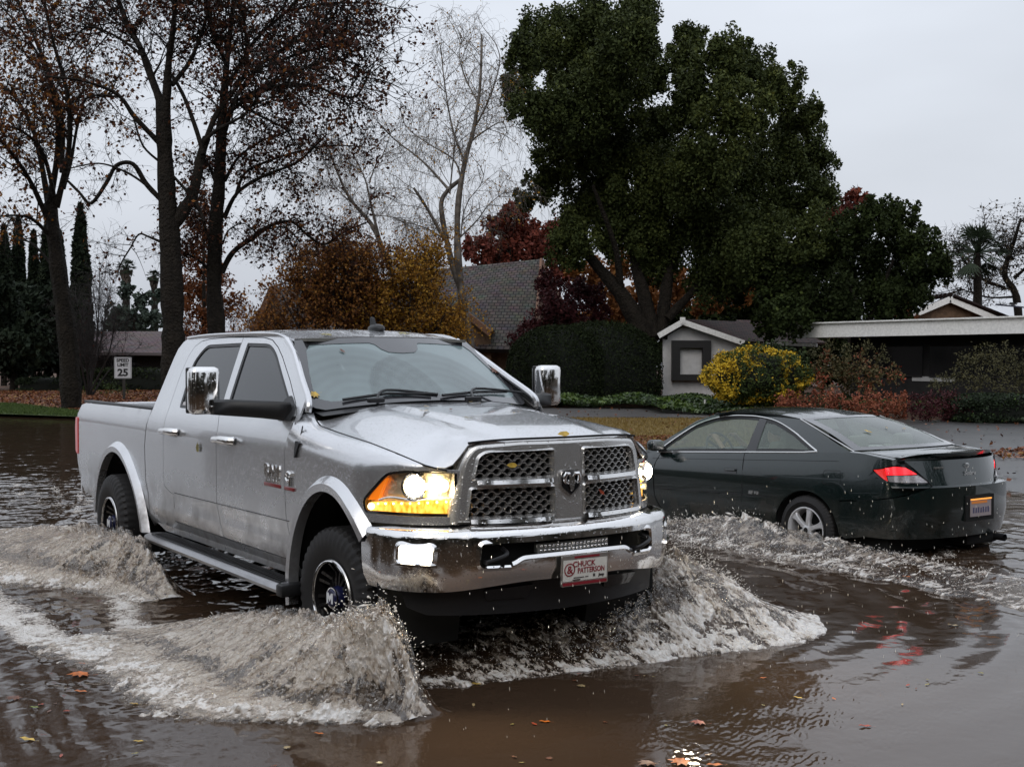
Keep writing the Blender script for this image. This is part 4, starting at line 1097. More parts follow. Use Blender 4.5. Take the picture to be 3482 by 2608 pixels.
for sg in (1, -1):
    # flank from nose to tail, in (u = -x, z)
    out = [(-3.62, 0.30), (-3.70, 0.45), (-3.68, 0.62), (-3.45, 0.735), (-3.0, 0.80), (-2.4, 0.885)] + [(-x, zb(x) + 0.0) for x in (2.2, 1.6, 1.0, 0.5, 0.0, -0.25)] + [(0.45, 1.082), (0.62, 1.078), (0.80, 1.062), (0.95, 1.045), (1.02, 1.03), (uy(.69, PU, LU), 0.995), (uy(.60, PU, LU), 0.93), (uy(.46, PU, LU), 0.80), (1.10, 0.745), (0.75, 0.68), (0.40, 0.645), (0.395, 0.32)]
    out += [(-x, z) for x, z in AW[::-1] if z > 0.30 and -x < 0.39]
    out += [(-0.40, 0.24), (-2.2, 0.22), (-2.285, 0.30)] + [(-(2.67 + 0.385 * cos(radians(t))), 0.325 + 0.372 * sin(radians(t))) for t in np.linspace(184, -4, 22)] + [(-3.06, 0.26)]
    body = panel('body_side', out, wrap(sg, PU, LU, slant=0.30), M_GREEN, coupe, holes=[LP], step=0.07, thick=0.012, ref=(0.5, 0, 0.6), sharp=40)
    # rear bumper half
    bo_ = [(0.405, 0.635), (0.75, 0.672), (1.10, 0.735), (1.25, 0.792)] + [(u, 0.800) for u in np.linspace(1.3, BE, 5)] + [(u, 0.345) for u in np.linspace(BE, 0.7, 6)] + [(0.45, 0.30), (0.40, 0.33)]
    panel('rear_bumper', bo_, wrap(sg, PB, LB, slant=-0.12, zs=0.80), M_GREEN, coupe, step=0.06, thick=0.012, ref=(0.2, 0, 0.5))
    # bumper shelf
    S1 = [wrap(sg, PB, LB)(u, 0.800) for u in np.linspace(0.95, BE, 12)]; S0 = [wrap(sg, PU, LU, off=-0.02)(u * UE / BE, 0.812) for u in np.linspace(0.95, BE, 12)]
    mesh('bumper_top', list(S1) + list(S0), [(i, i + 1, i + 13, i + 12) for i in range(11)], M_GREEN, coupe)
    # tail lamps
    lampt = thing('tail_lamp', None, None); lampt.parent = coupe
    wf = lambda o: wrap(sg, PU, LU, off=o, slant=0.30)
    panel('lamp_housing', big_offset(LP, 0.004), wf(-0.022), M_GLOSSBLACK, lampt, step=0.05, thick=0.01, ref=(0.2, 0, .7))
    lin = big_offset(LP, -0.012)
    def clip(Pl, cond): return [p for p in Pl if cond(p)]
    uu0 = 0.90
    mid = 0.905
    red = [(0.885, 0.965), (0.99, 0.980), (uy(.66, PU, LU), 0.973), (uy(.575, PU, LU), 0.915), (0.892, 0.905)]
    clr = [(0.897, 0.898), (uy(.565, PU, LU), 0.906), (uy(.475, PU, LU), 0.840), (1.0, 0.843), (0.905, 0.850)]
    sid = [(0.752, 0.944), (0.855, 0.957), (0.878, 0.962), (0.890, 0.90), (0.897, 0.852), (0.865, 0.866)]
    panel('brake_lamp', red, wf(-0.004), M_LAMPR, lampt, step=0.04, thick=0.015, ref=(0.2, 0, .7))
    panel('reverse_lamp', clr, wf(-0.004), M_LAMPC, lampt, step=0.04, thick=0.015, ref=(0.2, 0, .7))
    panel('side_lamp', sid, wf(-0.004), M_LAMPS, lampt, step=0.04, thick=0.015, ref=(0.2, 0, .7))
    # greenhouse side
    wo = [(x, z) for x, z in ARCW] + [(x, zb(x) - 0.0) for x in (0.3, 0.8, 1.3, 1.8)]
    go = [(2.42, 0.895), (2.20, 1.00), (2.02, 1.115), (1.80, 1.262), (1.55, 1.345), (1.30, 1.378), (0.90, 1.386), (0.60, 1.372), (0.40, 1.352), (0.315, 1.340), (0.10, 1.270), (-0.15, 1.185), (-0.405, 1.100), (-0.47, 1.080), (-0.30, 1.069)] + [(x, zb(x) - 0.004) for x in (0, .5, 1.0, 1.6, 2.2)]
    wh_ = big_offset(wo, -0.004)
    panel('window_frame', go, cside(sg), M_GREEN, coupe, holes=[wh_], step=0.06, thick=0.02, ref=(0.5, 0, 1.0))
    tr = crom([cside(sg, 0.004)(x, z) for x, z in ARCW] , 4)
    MB().tube(tr + [Vector(cside(sg, 0.004)(x, zb(x) + .002)) for x in (0.1, 0.5, 0.9, 1.3, 1.7, 2.165)], 0.008, 6, cap=False).build('window_trim', M_CTRIM, coupe)
    bp = [(0.86, zb(.86)), (0.72, zb(.72)), (0.785, 1.318), (0.895, 1.332)]
    panel('window_pillar', bp, cside(sg, -0.006), M_GLOSSBLACK, coupe, step=0.08, thick=0.03, ref=(0.5, 0, 1.0))
    w1 = big_offset(wo, -0.012); w2 = big_offset(wo, -0.045)
    panel('window_seal', w1, cside(sg, -0.008), M_BLACK, coupe, holes=[big_offset(wo, -0.034)], step=0.08, thick=0.01, ref=(0.5, 0, 1.0))
    panel('side_window', w1, cside(sg, -0.014), M_CGLASS, coupe, step=0.12, thick=0.0, ref=(0.5, 0, 1.0))
    # door lines, handle, strip, mirror
    dl = crom([cside(sg, -0.001)(x, z) for x, z in ((0.86, zb(.86) - .012), (0.835, 0.86), (0.82, 0.65), (0.83, 0.40), (0.88, 0.27))], 6)
    MB().tube(dl, 0.0045, 5).build('door_gap', M_DARK, coupe)
    dl = crom([cside(sg, -0.001)(x, z) for x, z in ((2.10, zb(2.1) - .012), (2.14, 0.75), (2.12, 0.45), (2.0, 0.27))], 6)
    MB().tube(dl, 0.0045, 5).build('door_gap', M_DARK, coupe)
    MB().tube([cside(sg, 0.000)(x, 0.62 - 0.039 * x) for x in np.linspace(0.42, 2.2, 12)], 0.0045, 5).build('side_moulding', M_GLOSSBLACK, coupe)
    MB().tube([cside(sg, -0.0015)(x, 0.975 - 0.058 * x) for x in np.linspace(-0.35, 2.2, 14)], 0.003, 5).build('shoulder_line', M_GLOSSBLACK, coupe)
    m = MB(); m.prism(rnd_poly([(0.905, 0.782), (1.085, 0.775), (1.085, 0.828), (0.905, 0.835)], .01), lambda u, v, d: (u, sg * (c_half(u, v) + 0.003 - d), v), 0.006); ho = m.build('door_handle', M_GLOSSBLACK, coupe)
    MB().tube([(0.92, sg * (c_half(.92, .82) + .012), 0.818), (1.05, sg * (c_half(1.0, .82) + .012), 0.812)], 0.010, 6).build('handle_grip', M_GREEN, ho)
    if sg > 0:
        fl = rnd_poly([(-0.20, 0.90), (-0.205, 0.775), (-0.41, 0.785), (-0.40, 0.912)], .03)
        MB().tube([cside(sg, -0.001)(x, z) for x, z in fl + fl[:1]], 0.0028, 4, cap=False).build('fuel_flap', M_DARK, coupe)
        Mx = Matrix.Translation((0.665, c_half(.665, .617) + .002, 0.617)) @ Matrix(((-1, 0, 0, 0), (0, 0, 1, 0), (0, 1, 0, 0), (0, 0, 0, 1)))
        txt('badge', 'SE V6', 0.044, M_CTRIM, coupe, Mx, 0.003, bold=0.0012, sx=1.3, shear=0.25)
    mi = thing('side_mirror', None, None); mi.parent = coupe
    m = MB(); m.box((2.02, sg * 0.965, 1.005), (0.10, 0.18, 0.115), ch=0.035); m.build('mirror_shell', M_GREEN, mi, sharp=60)
    MB().box((1.968, sg * 0.965, 1.007), (0.006, 0.145, 0.085), ch=0.002).build('mirror_glass', M_CHROME2, mi)
    MB().prism([(2.16, 0.93), (2.02, 0.935), (2.02, 0.985), (2.10, 0.99)], lambda u, v, d: (u, sg * (0.80 + d), v), 0.09).build('mirror_foot', M_BLACK, mi)
# roof
def croof(x, y):
    e = interp(x, [0.1, 0.32, 0.6, 0.9, 1.3, 1.55, 1.8], [1.325, 1.345, 1.372, 1.386, 1.378, 1.345, 1.262])
    return e + 0.040 * (1 - (abs(y) / 0.60) ** 2.2)
rr_ = [(0.31, 0.582), (0.6, 0.566), (0.9, 0.556), (1.3, 0.566), (1.50, 0.592)]
fe_ = [(1.50 + 0.10 * (1 - (y / .59) ** 2), y) for y in np.linspace(0.58, -0.58, 9)]
re_ = [(0.31 - 0.13 * (1 - (y / .58) ** 2), y) for y in np.linspace(-0.575, 0.575, 11)]
panel('roof', rr_ + fe_ + [(x, -y) for x, y in rr_[::-1]] + re_, lambda x, y: (x, y, croof(x, y)), M_GREEN, coupe, step=0.07, thick=0.02, ref=(.8, 0, 0.5))
# windscreens, as lofts between two curves
def loft2(name, A, B, mat_, parent, sag=0.0, n=10):
    V = []; m = len(A)
    for j in range(n + 1):
        t = j / n
        for a, b in zip(A, B):
            p = Vector(a).lerp(Vector(b), t); p.z += sag * sin(pi * t)
            V.append(p)
    F = [(j * m + i, j * m + i + 1, (j + 1) * m + i + 1, (j + 1) * m + i) for j in range(n) for i in range(m - 1)]
    return mesh(name, V, F, mat_, parent)
Y_ = np.linspace(-1, 1, 17)
top = [(0.315 - 0.13 * (1 - t * t), 0.577 * t, croof(0.315 - 0.13 * (1 - t * t), 0.577 * t) - 0.002) for t in Y_]
bot = [(-0.445 - 0.16 * (1 - t * t), 0.722 * t, 1.092 + 0.012 * (1 - t * t)) for t in Y_]
rg_ = loft2('rear_window', top, bot, M_CGLASS, coupe, 0.022)
def frame_of(A, B, sag, w, off, name, mat_, par):
    V = []; F = []
    pl_ = []
    n = 14; m = len(A)
    P = lambda i, t: (Vector(A[i]).lerp(Vector(B[i]), t) + Vector((0, 0, sag * sin(pi * t))))
    grid_ = [[P(i, j / n) for i in range(m)] for j in range(n + 1)]
    o = MB()
    for j in range(n):
        for i in range(m - 1):
            if i in (0, m - 2) or j in (0, n - 1):
                q = [grid_[j][i], grid_[j][i + 1], grid_[j + 1][i + 1], grid_[j + 1][i]]
                o.add([p + Vector((0, 0, off)) for p in q], [(0, 1, 2, 3)])
    return o.build(name, mat_, par, smooth=False)
frame_of(top, bot, 0.022, 0, 0.003, 'glass_border', M_FRIT, rg_)
for sg in (1, -1):
    MB().tube(crom([(0.325, sg * 0.590, 1.345), (0.10, sg * 0.640, 1.274), (-0.15, sg * 0.686, 1.190), (-0.405, sg * 0.738, 1.106), (-0.46, sg * 0.742, 1.088)], 5), 0.007, 6).build('rear_window_trim', M_CHROME2, coupe)
top = [(1.505 + 0.10 * (1 - t * t), 0.585 * t, croof(min(1.505 + 0.10 * (1 - t * t), 1.55), 0.585 * t) - 0.004) for t in Y_]
bot = [(2.36 + 0.16 * (1 - t * t), 0.735 * t, 0.915) for t in Y_]
loft2('windscreen', top, bot, M_CGLASS, coupe, 0.03)
# bonnet, nose
loft2('bonnet', bot, [(3.45 + 0.20 * (1 - t * t), 0.70 * t, 0.70) for t in Y_], M_GREEN, coupe, 0.03)
loft2('nose', [(3.45 + 0.20 * (1 - t * t), 0.74 * t, 0.70) for t in Y_], [(3.62 + 0.22 * (1 - t * t), 0.76 * t, 0.26) for t in Y_], M_GREEN, coupe, 0.0)
for sg in (1, -1): loft2('wing', [(2.40, sg * .79, 0.905), (2.8, sg * .80, 0.845), (3.2, sg * .79, 0.785), (3.48, sg * .76, 0.74)], [(2.36, sg * .735, 0.915), (2.75, sg * .725, 0.86), (3.15, sg * .71, 0.80), (3.45, sg * .70, 0.70)], M_GREEN, coupe, 0.004, 3)
# boot lid and rear face
bl_t = [(-0.455 - 0.16 * (1 - t * t), 0.715 * t, 1.086 + 0.012 * (1 - t * t)) for t in Y_]
bl_b = [(-0.885 - 0.20 * (1 - t * t), 0.660 * t, 1.040 + 0.010 * (1 - t * t)) for t in Y_]
loft2('boot_lid', bl_t, bl_b, M_GREEN, coupe, 0.012)
bf = []
for z_, k in ((1.030, 0), (0.96, .35), (0.88, .7), (0.80, 1)):
    bf.append([(interp(uy(abs(t) * (.655 - .20 * k), PU, LU), LU, [p[0] for p in PU]) + 0.30 * max(0, z_ - .80) + 0.004, t * (.655 - .20 * k), z_) for t in Y_])
o = MB(); m_ = len(Y_)
o.add([p for r_ in bf for p in r_], [(j * m_ + i, j * m_ + i + 1, (j + 1) * m_ + i + 1, (j + 1) * m_ + i) for j in range(3) for i in range(m_ - 1)])
o.build('boot_face', M_GREEN, coupe)
for sg in (1, -1):
    MB().tube([(-0.455, sg * .72, 1.088), (-0.70, sg * 0.69, 1.068), (-0.885, sg * .664, 1.044)], 0.005, 5).build('boot_gap', M_DARK, coupe)
    MB().tube([(interp(uy(a, PU, LU), LU, [p[0] for p in PU]) + 0.30 * max(0, z_ - .80) - .002, sg * a, z_) for a, z_ in ((.66, 1.02), (.615, .95), (.50, .86), (.462, .80))], 0.0045, 5).build('boot_gap', M_DARK, coupe)
# shoulder deck beside the boot
for sg in (1, -1):
    A = [(-0.40, sg * .742, 1.094), (-0.62, sg * .725, 1.082), (-0.80, sg * .70, 1.062), (-0.93, sg * .672, 1.034)]
    B = [wrap(sg, PU, LU, slant=.30)(u, z_) for u, z_ in ((0.42, 1.080), (0.64, 1.076), (0.82, 1.058), (0.985, 1.036))]
    A2 = [(-0.455, sg * .715, 1.086), (-0.62, sg * .70, 1.072), (-0.78, sg * .675, 1.056), (-0.89, sg * .655, 1.040)]
    loft2('rear_shoulder', A2, B, M_GREEN, coupe, 0.008, 4)
# spoiler
V = []; F = []
for t in np.linspace(-1, 1, 21):
    x0 = -0.905 - 0.195 * (1 - t * t); th = 0.020 * (1 - .5 * t * t); wch = 0.14 - .05 * abs(t) ** 3; y = 0.665 * t; z0 = 1.050 + 0.028 * (1 - abs(t) ** 6)
    for a, b in ((0, 0), (-0.015, th * .9), (wch * .5, th * .9), (wch, -0.004), (wch * .5, -0.008), (0.01, -0.018)): V.append((x0 + a, y, z0 + b))
for i in range(20):
    for j in range(6): F.append((i * 6 + j, i * 6 + (j + 1) % 6, (i + 1) * 6 + (j + 1) % 6, (i + 1) * 6 + j))
F += [tuple(range(6)), tuple(range(120, 126))]
mesh('spoiler', V, F, M_GREEN, coupe, sharp=50)
BT = lambda y, z, s=1.0: Matrix.Translation((interp(uy(abs(y), PU, LU), LU, [p[0] for p in PU]) + 0.30 * max(0, z - .80) - 0.004, y, z)) @ Matrix.Rotation(-atan2(y, 2.2), 4, 'Z') @ Matrix(((0, 0, -1, 0), (-1, 0, 0, 0), (0, 1, 0, 0), (0, 0, 0, 1)))
txt('badge', 'Solara', 0.055, M_CTRIM, coupe, BT(-0.03, 0.905), 0.002, bold=0.0008, sx=1.3, shear=0.3)
lo = MB(); lo.lathe([(0.019, 0), (0.024, 0.002), (0.019, 0.003)], 20, BT(-0.01, 0.972) @ Matrix.Diagonal((1.4, 1, 1, 1))); lo.lathe([(0.007, 0), (0.010, 0.002), (0.007, 0.003)], 16, BT(-0.01, 0.970) @ Matrix.Diagonal((.9, 1.7, 1, 1))); lo.build('emblem', M_CTRIM, coupe)
txt('badge', 'TOYOTA', 0.024, M_CTRIM, coupe, BT(0.36, 0.965), 0.002, bold=0.0006, sx=1.2)
# rear plate
npq = thing('number_plate', None, None); npq.parent = coupe
PQ = Matrix.Translation((-1.226, -0.055, 0.600)) @ Matrix(((0, 0, -1, 0), (-1, 0, 0, 0), (0, 1, 0, 0), (0, 0, 0, 1)))
MB().prism([(-.205, -.115), (.205, -.115), (.205, .115), (-.205, .115)], lambda u, v, d: PQ @ Vector((u, v, -.002 - d)), 0.03).build('plate_recess', M_DARK, npq)
M_PLC = mat('rear_plate_face', (0.35, 0.30, 0.31), rough=0.4); M_PLO = mat('plate_orange_lit', (0.6, 0.22, 0.05), rough=0.5, emis=(1.0, 0.30, 0.05), estr=0.10)
MB().prism([(-.152, -.076), (.152, -.076), (.152, .076), (-.152, .076)], lambda u, v, d: PQ @ Vector((u, v, .006 - d)), 0.006).build('plate_face', M_PLC, npq)
m = MB(); m.prism([(-.140, .040), (.090, .040), (.090, .062), (-.140, .062)], lambda u, v, d: PQ @ Vector((u, v, .008 - d)), 0.002); m.build('plate_band', M_PLO, npq, smooth=False)
m = MB(); m.prism([(-.152, .072), (.152, .072), (.152, .084), (-.152, .084)], lambda u, v, d: PQ @ Vector((u, v, .012 - d)), 0.008); m.build('plate_lamp', mat('plate_lamp_glow', (1, .5, .1), emis=(1, 0.36, 0.06), estr=0.8), npq, smooth=False)
m = MB()
for i in range(7):   # unreadable embossed characters in the photograph
    u = -.118 + i * .036; hgt = (.05, .046, .05, .044, .05, .048, .05)[i]
    m.box((0, 0, 0), (0.001, 0.001, 0.001))
    m.prism([(u, -.044), (u + .020, -.044), (u + .020, -.044 + hgt), (u + (.004 if i % 2 else 0), -.044 + hgt)], lambda a, b, d: PQ @ Vector((a, b, .008 - d)), 0.002)
m.build('plate_lettering', mat('plate_ink', (.08, .08, .16), rough=.5), npq, smooth=False)
# exhaust and underside
MB().tube([(-0.9, -0.47, 0.300), (-1.20, -0.47, 0.290)], 0.034, 12, cap=False).build('exhaust_pipe', M_BLACK, coupe)
MB().box((-0.95, -0.30, 0.29), (0.30, 0.50, 0.12), ch=0.05).build('silencer', M_DARK, coupe)
MB().box((1.35, 0, 0.26), (4.4, 1.5, 0.12)).build('underbody', M_DARK, coupe)
for cx in (0, 2.67):
    for sg in (1, -1):
        W = MB(); A_ = arch(cx, 0.385, 0.372, 0.325, -10, 190, 20)
        W.add([(a, sg * y_, z_) for a, z_ in A_ for y_ in (0.86, 0.50)] + [(a, sg * 0.50, z_) for a, z_ in A_], [(2 * i, 2 * i + 1, 2 * i + 3, 2 * i + 2) for i in range(19)] + [tuple(40 + i for i in range(20))])
        W.build('wheel_well', M_DARK, coupe)
M_ALLOY = mat('alloy_silver', (0.72, 0.72, 0.73), rough=0.35, metal=0.5)
for cx in (0, 2.67):
    for sg in (1, -1):
        wq = thing('wheel', None, None); wq.parent = coupe; wq.location = (cx, sg * 0.775, 0.325)
        wq.rotation_euler = (radians(-90 if sg > 0 else 90), 0, radians(0))
        tyre('tyre', 0.326, 0.205, 0.215, wq, M_RUBBER, 60, 0.004)
        m = MB(); m.lathe([(0.214, 0.09), (0.219, 0.100), (0.208, 0.102), (0.200, 0.092), (0.190, 0.03), (0.188, -0.06)], 44)
        for k in range(6):
            R = Matrix.Rotation(2 * pi * k / 6 + 0.35, 4, 'Z')
            sec = [(0.04, .026, .088), (0.10, .020, .095), (0.16, .026, .093), (0.204, .046, .088)]
            V = []
            for (r, hw, z_) in sec: V += [R @ Vector((r, -hw, z_ - .012)), R @ Vector((r, -hw * .7, z_)), R @ Vector((r, hw * .7, z_)), R @ Vector((r, hw, z_ - .012)), R @ Vector((r, hw, z_ - .04)), R @ Vector((r, -hw, z_ - .04))]
            m.add(V, [(i * 6 + j, i * 6 + (j + 1) % 6, (i + 1) * 6 + (j + 1) % 6, (i + 1) * 6 + j) for i in range(3) for j in range(6)])
        m.lathe([(0.0, .094), (.028, .094), (.045, .088), (.056, .07), (.056, .02)], 24)
        rm = m.build('rim', M_ALLOY, wq)
        MB().lathe([(0.0, .0965), (.024, .0965), (.026, .093)], 20).build('hub_cap', M_GLOSSBLACK, wq)
        MB().lathe([(0.188, -0.02), (0.02, -0.02)], 30).build('brake_disc', M_DARK, wq)
# interior
MB().box((2.05, 0, 0.84), (0.45, 1.35, 0.16), ch=0.05).build('dashboard', M_INT, coupe)
for x, ys in ((1.00, (-.36, .36)), (0.18, (-.33, .33))):
    for y in ys:
        se = thing('seat', None, None); se.parent = coupe
        MB().box((x + .05, y, 0.62), (0.5, 0.48, 0.15), ch=0.05).build('seat_cushion', M_INT2, se)
        MB().box((x - 0.25, y, 0.88), (0.13, 0.46, 0.46), Matrix.Rotation(radians(-16), 3, 'Y'), ch=0.05).build('seat_back', M_INT2, se)
        MB().box((x - 0.34, y, 1.13), (0.09, 0.24, 0.15), ch=0.035).build('headrest', M_INT2, se)
sw = MB(); SM_ = Matrix.Translation((1.66, 0.36, 0.965)) @ Matrix.Rotation(radians(-64), 4, 'Y')
sw.tube([SM_ @ Vector((0.18 * cos(a), 0.18 * sin(a), 0)) for a in np.linspace(0, 2 * pi, 33)], 0.014, 8, cap=False)
for a in (0.0, 2.2, -2.2): sw.tube([SM_ @ Vector((0, 0, 0)), SM_ @ Vector((-0.17 * cos(a), 0.17 * sin(a), 0))], 0.016, 6)
sw.build('steering_wheel', M_INT, coupe)
MB().box((0.9, 0, 0.52), (3.0, 1.45, 0.04)).build('cabin_floor', M_INT, coupe)
MB().box((-0.55, 0, 0.98), (0.75, 1.25, 0.03)).build('parcel_shelf', M_INT, coupe)

# ------------------------------------------------------------------ the two drivers
def driver(name, label, hip, wheel_c, side_y, mt, skin_m, cloth, hair_m, head_h):
    """A seated driver facing +x in the vehicle's own frame, hands on the wheel rim."""
    root = bpy.data.meshes.new(name)
    hx, hy, hz = hip; wx, wy, wz = wheel_c
    J = {}
    V = []; R = []; E = []
    def v(p, r, par=None):
        V.append(p); R.append(r); i = len(V) - 1
        if par is not None: E.append((par, i))
        return i
    pel = v((hx, hy, hz), 0.145)
    bel = v((hx - 0.03, hy, hz + 0.18), 0.135, pel); ch = v((hx - 0.07, hy, hz + 0.38), 0.150, bel)
    nk0 = v((hx - 0.09, hy, hz + 0.52), 0.075, ch); nk = v((hx - 0.075, hy, hz + 0.585), 0.055, nk0)
    jaw = v((hx - 0.045, hy, hz + 0.655), 0.070, nk); hd_ = v((hx - 0.050, hy, hz + 0.745), 0.090, jaw); tp = v((hx - 0.055, hy, hz + 0.815), 0.062, hd_)
    nose_ = v((hx + 0.050, hy, hz + 0.700), 0.014, jaw)
    for s in (-1, 1):
        sh = v((hx - 0.08, hy + s * 0.19, hz + 0.46), 0.062, ch); el = v((hx + 0.13, hy + s * 0.27, hz + 0.22), 0.045, sh)
        wr = v((wx - 0.10, wy + s * 0.155, wz + 0.03), 0.027, el); pa = v((wx - 0.035, wy + s * 0.150, wz + 0.075), 0.030, wr)
        for q, (dy, L) in enumerate(((-.030, .070), (-.010, .080), (.010, .076), (.030, .060))):
            a = v((wx - 0.012, wy + s * 0.150 + dy, wz + 0.105), 0.0105, pa); b = v((wx + 0.02, wy + s * 0.150 + dy, wz + 0.100 - .1 * (0.08 - L)), 0.010, a); v((wx + 0.03, wy + s * 0.15 + dy, wz + 0.075), 0.0085, b)
        th = v((wx - 0.045, wy + s * 0.115, wz + 0.085), 0.012, pa); v((wx - 0.03, wy + s * 0.092, wz + 0.072), 0.010, th)
        hp = v((hx + 0.06, hy + s * 0.10, hz - 0.01), 0.095, pel); kn = v((hx + 0.46, hy + s * 0.13, hz + 0.09), 0.065, hp); an = v((hx + 0.72, hy + s * 0.12, hz - 0.22), 0.042, kn); v((hx + 0.86, hy + s * 0.12, hz - 0.24), 0.035, an)
    root.from_pydata(V, E, [])
    o = link(name, root, skin_m)
    sk = o.modifiers.new('skin', 'SKIN')
    for i, r in enumerate(R): o.data.skin_vertices[0].data[i].radius = (r, r)
    o.data.skin_vertices[0].data[0].use_root = True
    ss = o.modifiers.new('sub', 'SUBSURF'); ss.levels = 1; ss.render_levels = 1
    bpy.context.view_layer.update()
    me = bpy.data.meshes.new_from_object(o.evaluated_get(bpy.context.evaluated_depsgraph_get()))
    me.name = name
    old = o.data; o.modifiers.clear(); o.data = me
    me.materials.clear()
    for m_ in (skin_m, cloth): me.materials.append(m_)
    hh = hz + 0.555
    idx = []
    for p in me.polygons:
        c = p.center
        idx.append(0 if (c.z > hh and abs(c.y - hy) < .2) or (c.x > wx - 0.10 and c.z > wz - .02) else 1)
    me.polygons.foreach_set('material_index', idx); me.polygons.foreach_set('use_smooth', [True] * len(idx))
    o.matrix_world = mt
    tag(o, label, 'person')
    hb = MB(); hb.sphere((hx - 0.070, hy, hz + 0.775), (0.098, 0.088, 0.085), 14, 10)
    hb.build('hair', hair_m, o)
    f = MB()
    for s in (-1, 1): f.sphere((hx + 0.030, hy + s * 0.030, hz + 0.728), 0.009, 8, 6)
    f.build('eyes', M_DARK, o)
    return o
M_SKIN = mat('skin', (0.42, 0.25, 0.18), rough=0.55); M_JACKET = mat('dark_jacket', (0.02, 0.022, 0.03), rough=0.85); M_JACK2 = mat('grey_jacket', (0.045, 0.05, 0.05), rough=0.85)
M_HAIR = mat('dark_hair', (0.015, 0.011, 0.008), rough=0.7)
driver('person', 'driver in a dark jacket holding the steering wheel of the silver pickup truck', (-1.93, 0.42, 1.02), (-1.37, 0.42, 1.56), 0, TM, M_SKIN, M_JACKET, M_HAIR, 0)
CM = Matrix.Translation(CO_LOC) @ Matrix.Rotation(CO_ROT, 4, 'Z')
driver('person', 'driver in a grey jacket at the wheel inside the green coupe', (0.90, 0.36, 0.44), (1.62, 0.36, 1.02), 0, CM, M_SKIN, M_JACK2, M_HAIR, 0)
# ------------------------------------------------------------------ ground, water level
WATER_Z = 0.075
LAND_Z = 0.135
TMI = TM.inverted()
def shore(xp): return interp(xp, [-80, -32, -20, -3, 6, 30], [5.5, 6.3, 7.8, 10.4, 11.5, 12.5])
def ground_h(X, Y):
    p = TMI @ Vector((X, Y, 0))
    s = p.y - shore(p.x)
    return -0.125 + (LAND_Z + 0.125) * sm((s + 4.2) / 6.0)
def gp(dx, dy, z=LAND_Z):
    a = pt(dx, dy, 1.0); t = (z - CAM_H) / (a.z - CAM_H)
    return Vector((a.x * t, a.y * t, z))
def attr_mat(name, cols, rough=0.75, spec=0.3, transl=0.0, coat=0.0):
    """Foliage: every leaf carries its own random value, which picks its colour from the ramp."""
    m = bpy.data.materials.new(name); m.use_nodes = True
    n, l = m.node_tree.nodes, m.node_tree.links
    b = n['Principled BSDF']; b.inputs['Roughness'].default_value = rough; b.inputs['Specular IOR Level'].default_value = spec; b.inputs['Coat Weight'].default_value = coat
    a = n.new('ShaderNodeAttribute'); a.attribute_name = 'tint'
    r = n.new('ShaderNodeValToRGB'); e = r.color_ramp.elements
    while len(e) < len(cols): e.new(0.5)
    for i, (p, c) in enumerate(cols): e[i].position = p; e[i].color = (*c, 1)
    l.new(a.outputs['Fac'], r.inputs[0]); l.new(r.outputs[0], b.inputs['Base Color'])
    if transl > 0:
        o = n['Material Output']; t = n.new('ShaderNodeBsdfTranslucent'); mx = n.new('ShaderNodeMixShader'); mx.inputs[0].default_value = transl
        l.new(r.outputs[0], t.inputs[0]); l.new(b.outputs[0], mx.inputs[1]); l.new(t.outputs[0], mx.inputs[2]); l.new(mx.outputs[0], o.inputs[0])
    MATS[name] = m
    return m
def leaves(name, C, size, mt, parent=None, tint=None, flat=0.0, aspect=0.55, rng=RNG, sizevar=0.4, up=0.0):
    """One mesh of many small pointed leaf faces centred on the points C (N, 3)."""
    C = np.asarray(C, float); N = len(C)
    d = rng.normal(size=(N, 3)); d[:, 2] = d[:, 2] * (1 - flat) - up; d /= np.linalg.norm(d, axis=1)[:, None] + 1e-9
    e = rng.normal(size=(N, 3)); e[:, 2] *= (1 - flat); e -= d * (d * e).sum(1)[:, None]; e /= np.linalg.norm(e, axis=1)[:, None] + 1e-9
    s = size * (1 + sizevar * (rng.random(N) * 2 - 1))[:, None]
    V = np.empty((N, 4, 3)); V[:, 0] = C - d * s * .5; V[:, 1] = C + e * s * aspect * .5 - d * s * .05; V[:, 2] = C + d * s * .5; V[:, 3] = C - e * s * aspect * .5 - d * s * .05
    me = bpy.data.meshes.new(name)
    me.vertices.add(N * 4); me.vertices.foreach_set('co', V.ravel())
    me.loops.add(N * 4); me.loops.foreach_set('vertex_index', np.arange(N * 4, dtype=np.int32))
    me.polygons.add(N); me.polygons.foreach_set('loop_start', np.arange(0, N * 4, 4, dtype=np.int32)); me.polygons.foreach_set('loop_total', np.full(N, 4, dtype=np.int32))
    if tint is None: tint = rng.random(N)
    at = me.attributes.new('tint', 'FLOAT', 'POINT'); at.data.foreach_set('value', np.repeat(np.clip(tint, 0, 1), 4).astype(np.float32))
    me.update()
    return link(name, me, mt, parent)

M_ASPH = mat('wet_asphalt', (0.050, 0.048, 0.047), rough=0.30, noise_amt=0.3, noise_scale=1.2, bump=0.35, bump_scale=120, bumpdist=0.006)
M_SOIL = mat('leaf_litter_soil', (0.050, 0.028, 0.016), rough=0.85, var=(0.10, 0.045, 0.020), noise_scale=3, bump=0.8, bump_scale=14, bumpdist=0.05)
M_LAWN = mat('dormant_lawn', (0.13, 0.085, 0.018), rough=0.85, var=(0.20, 0.13, 0.03), noise_scale=2.2, bump=0.8, bump_scale=60, bumpdist=0.03)
M_GRASS = mat('green_verge', (0.035, 0.060, 0.012), rough=0.85, var=(0.070, 0.105, 0.02), noise_scale=2.5, bump=0.8, bump_scale=60, bumpdist=0.03)
M_CONC = mat('wet_concrete', (0.085, 0.078, 0.075), rough=0.4, noise_amt=0.2, noise_scale=2, bump=0.2, bump_scale=80, bumpdist=0.004)

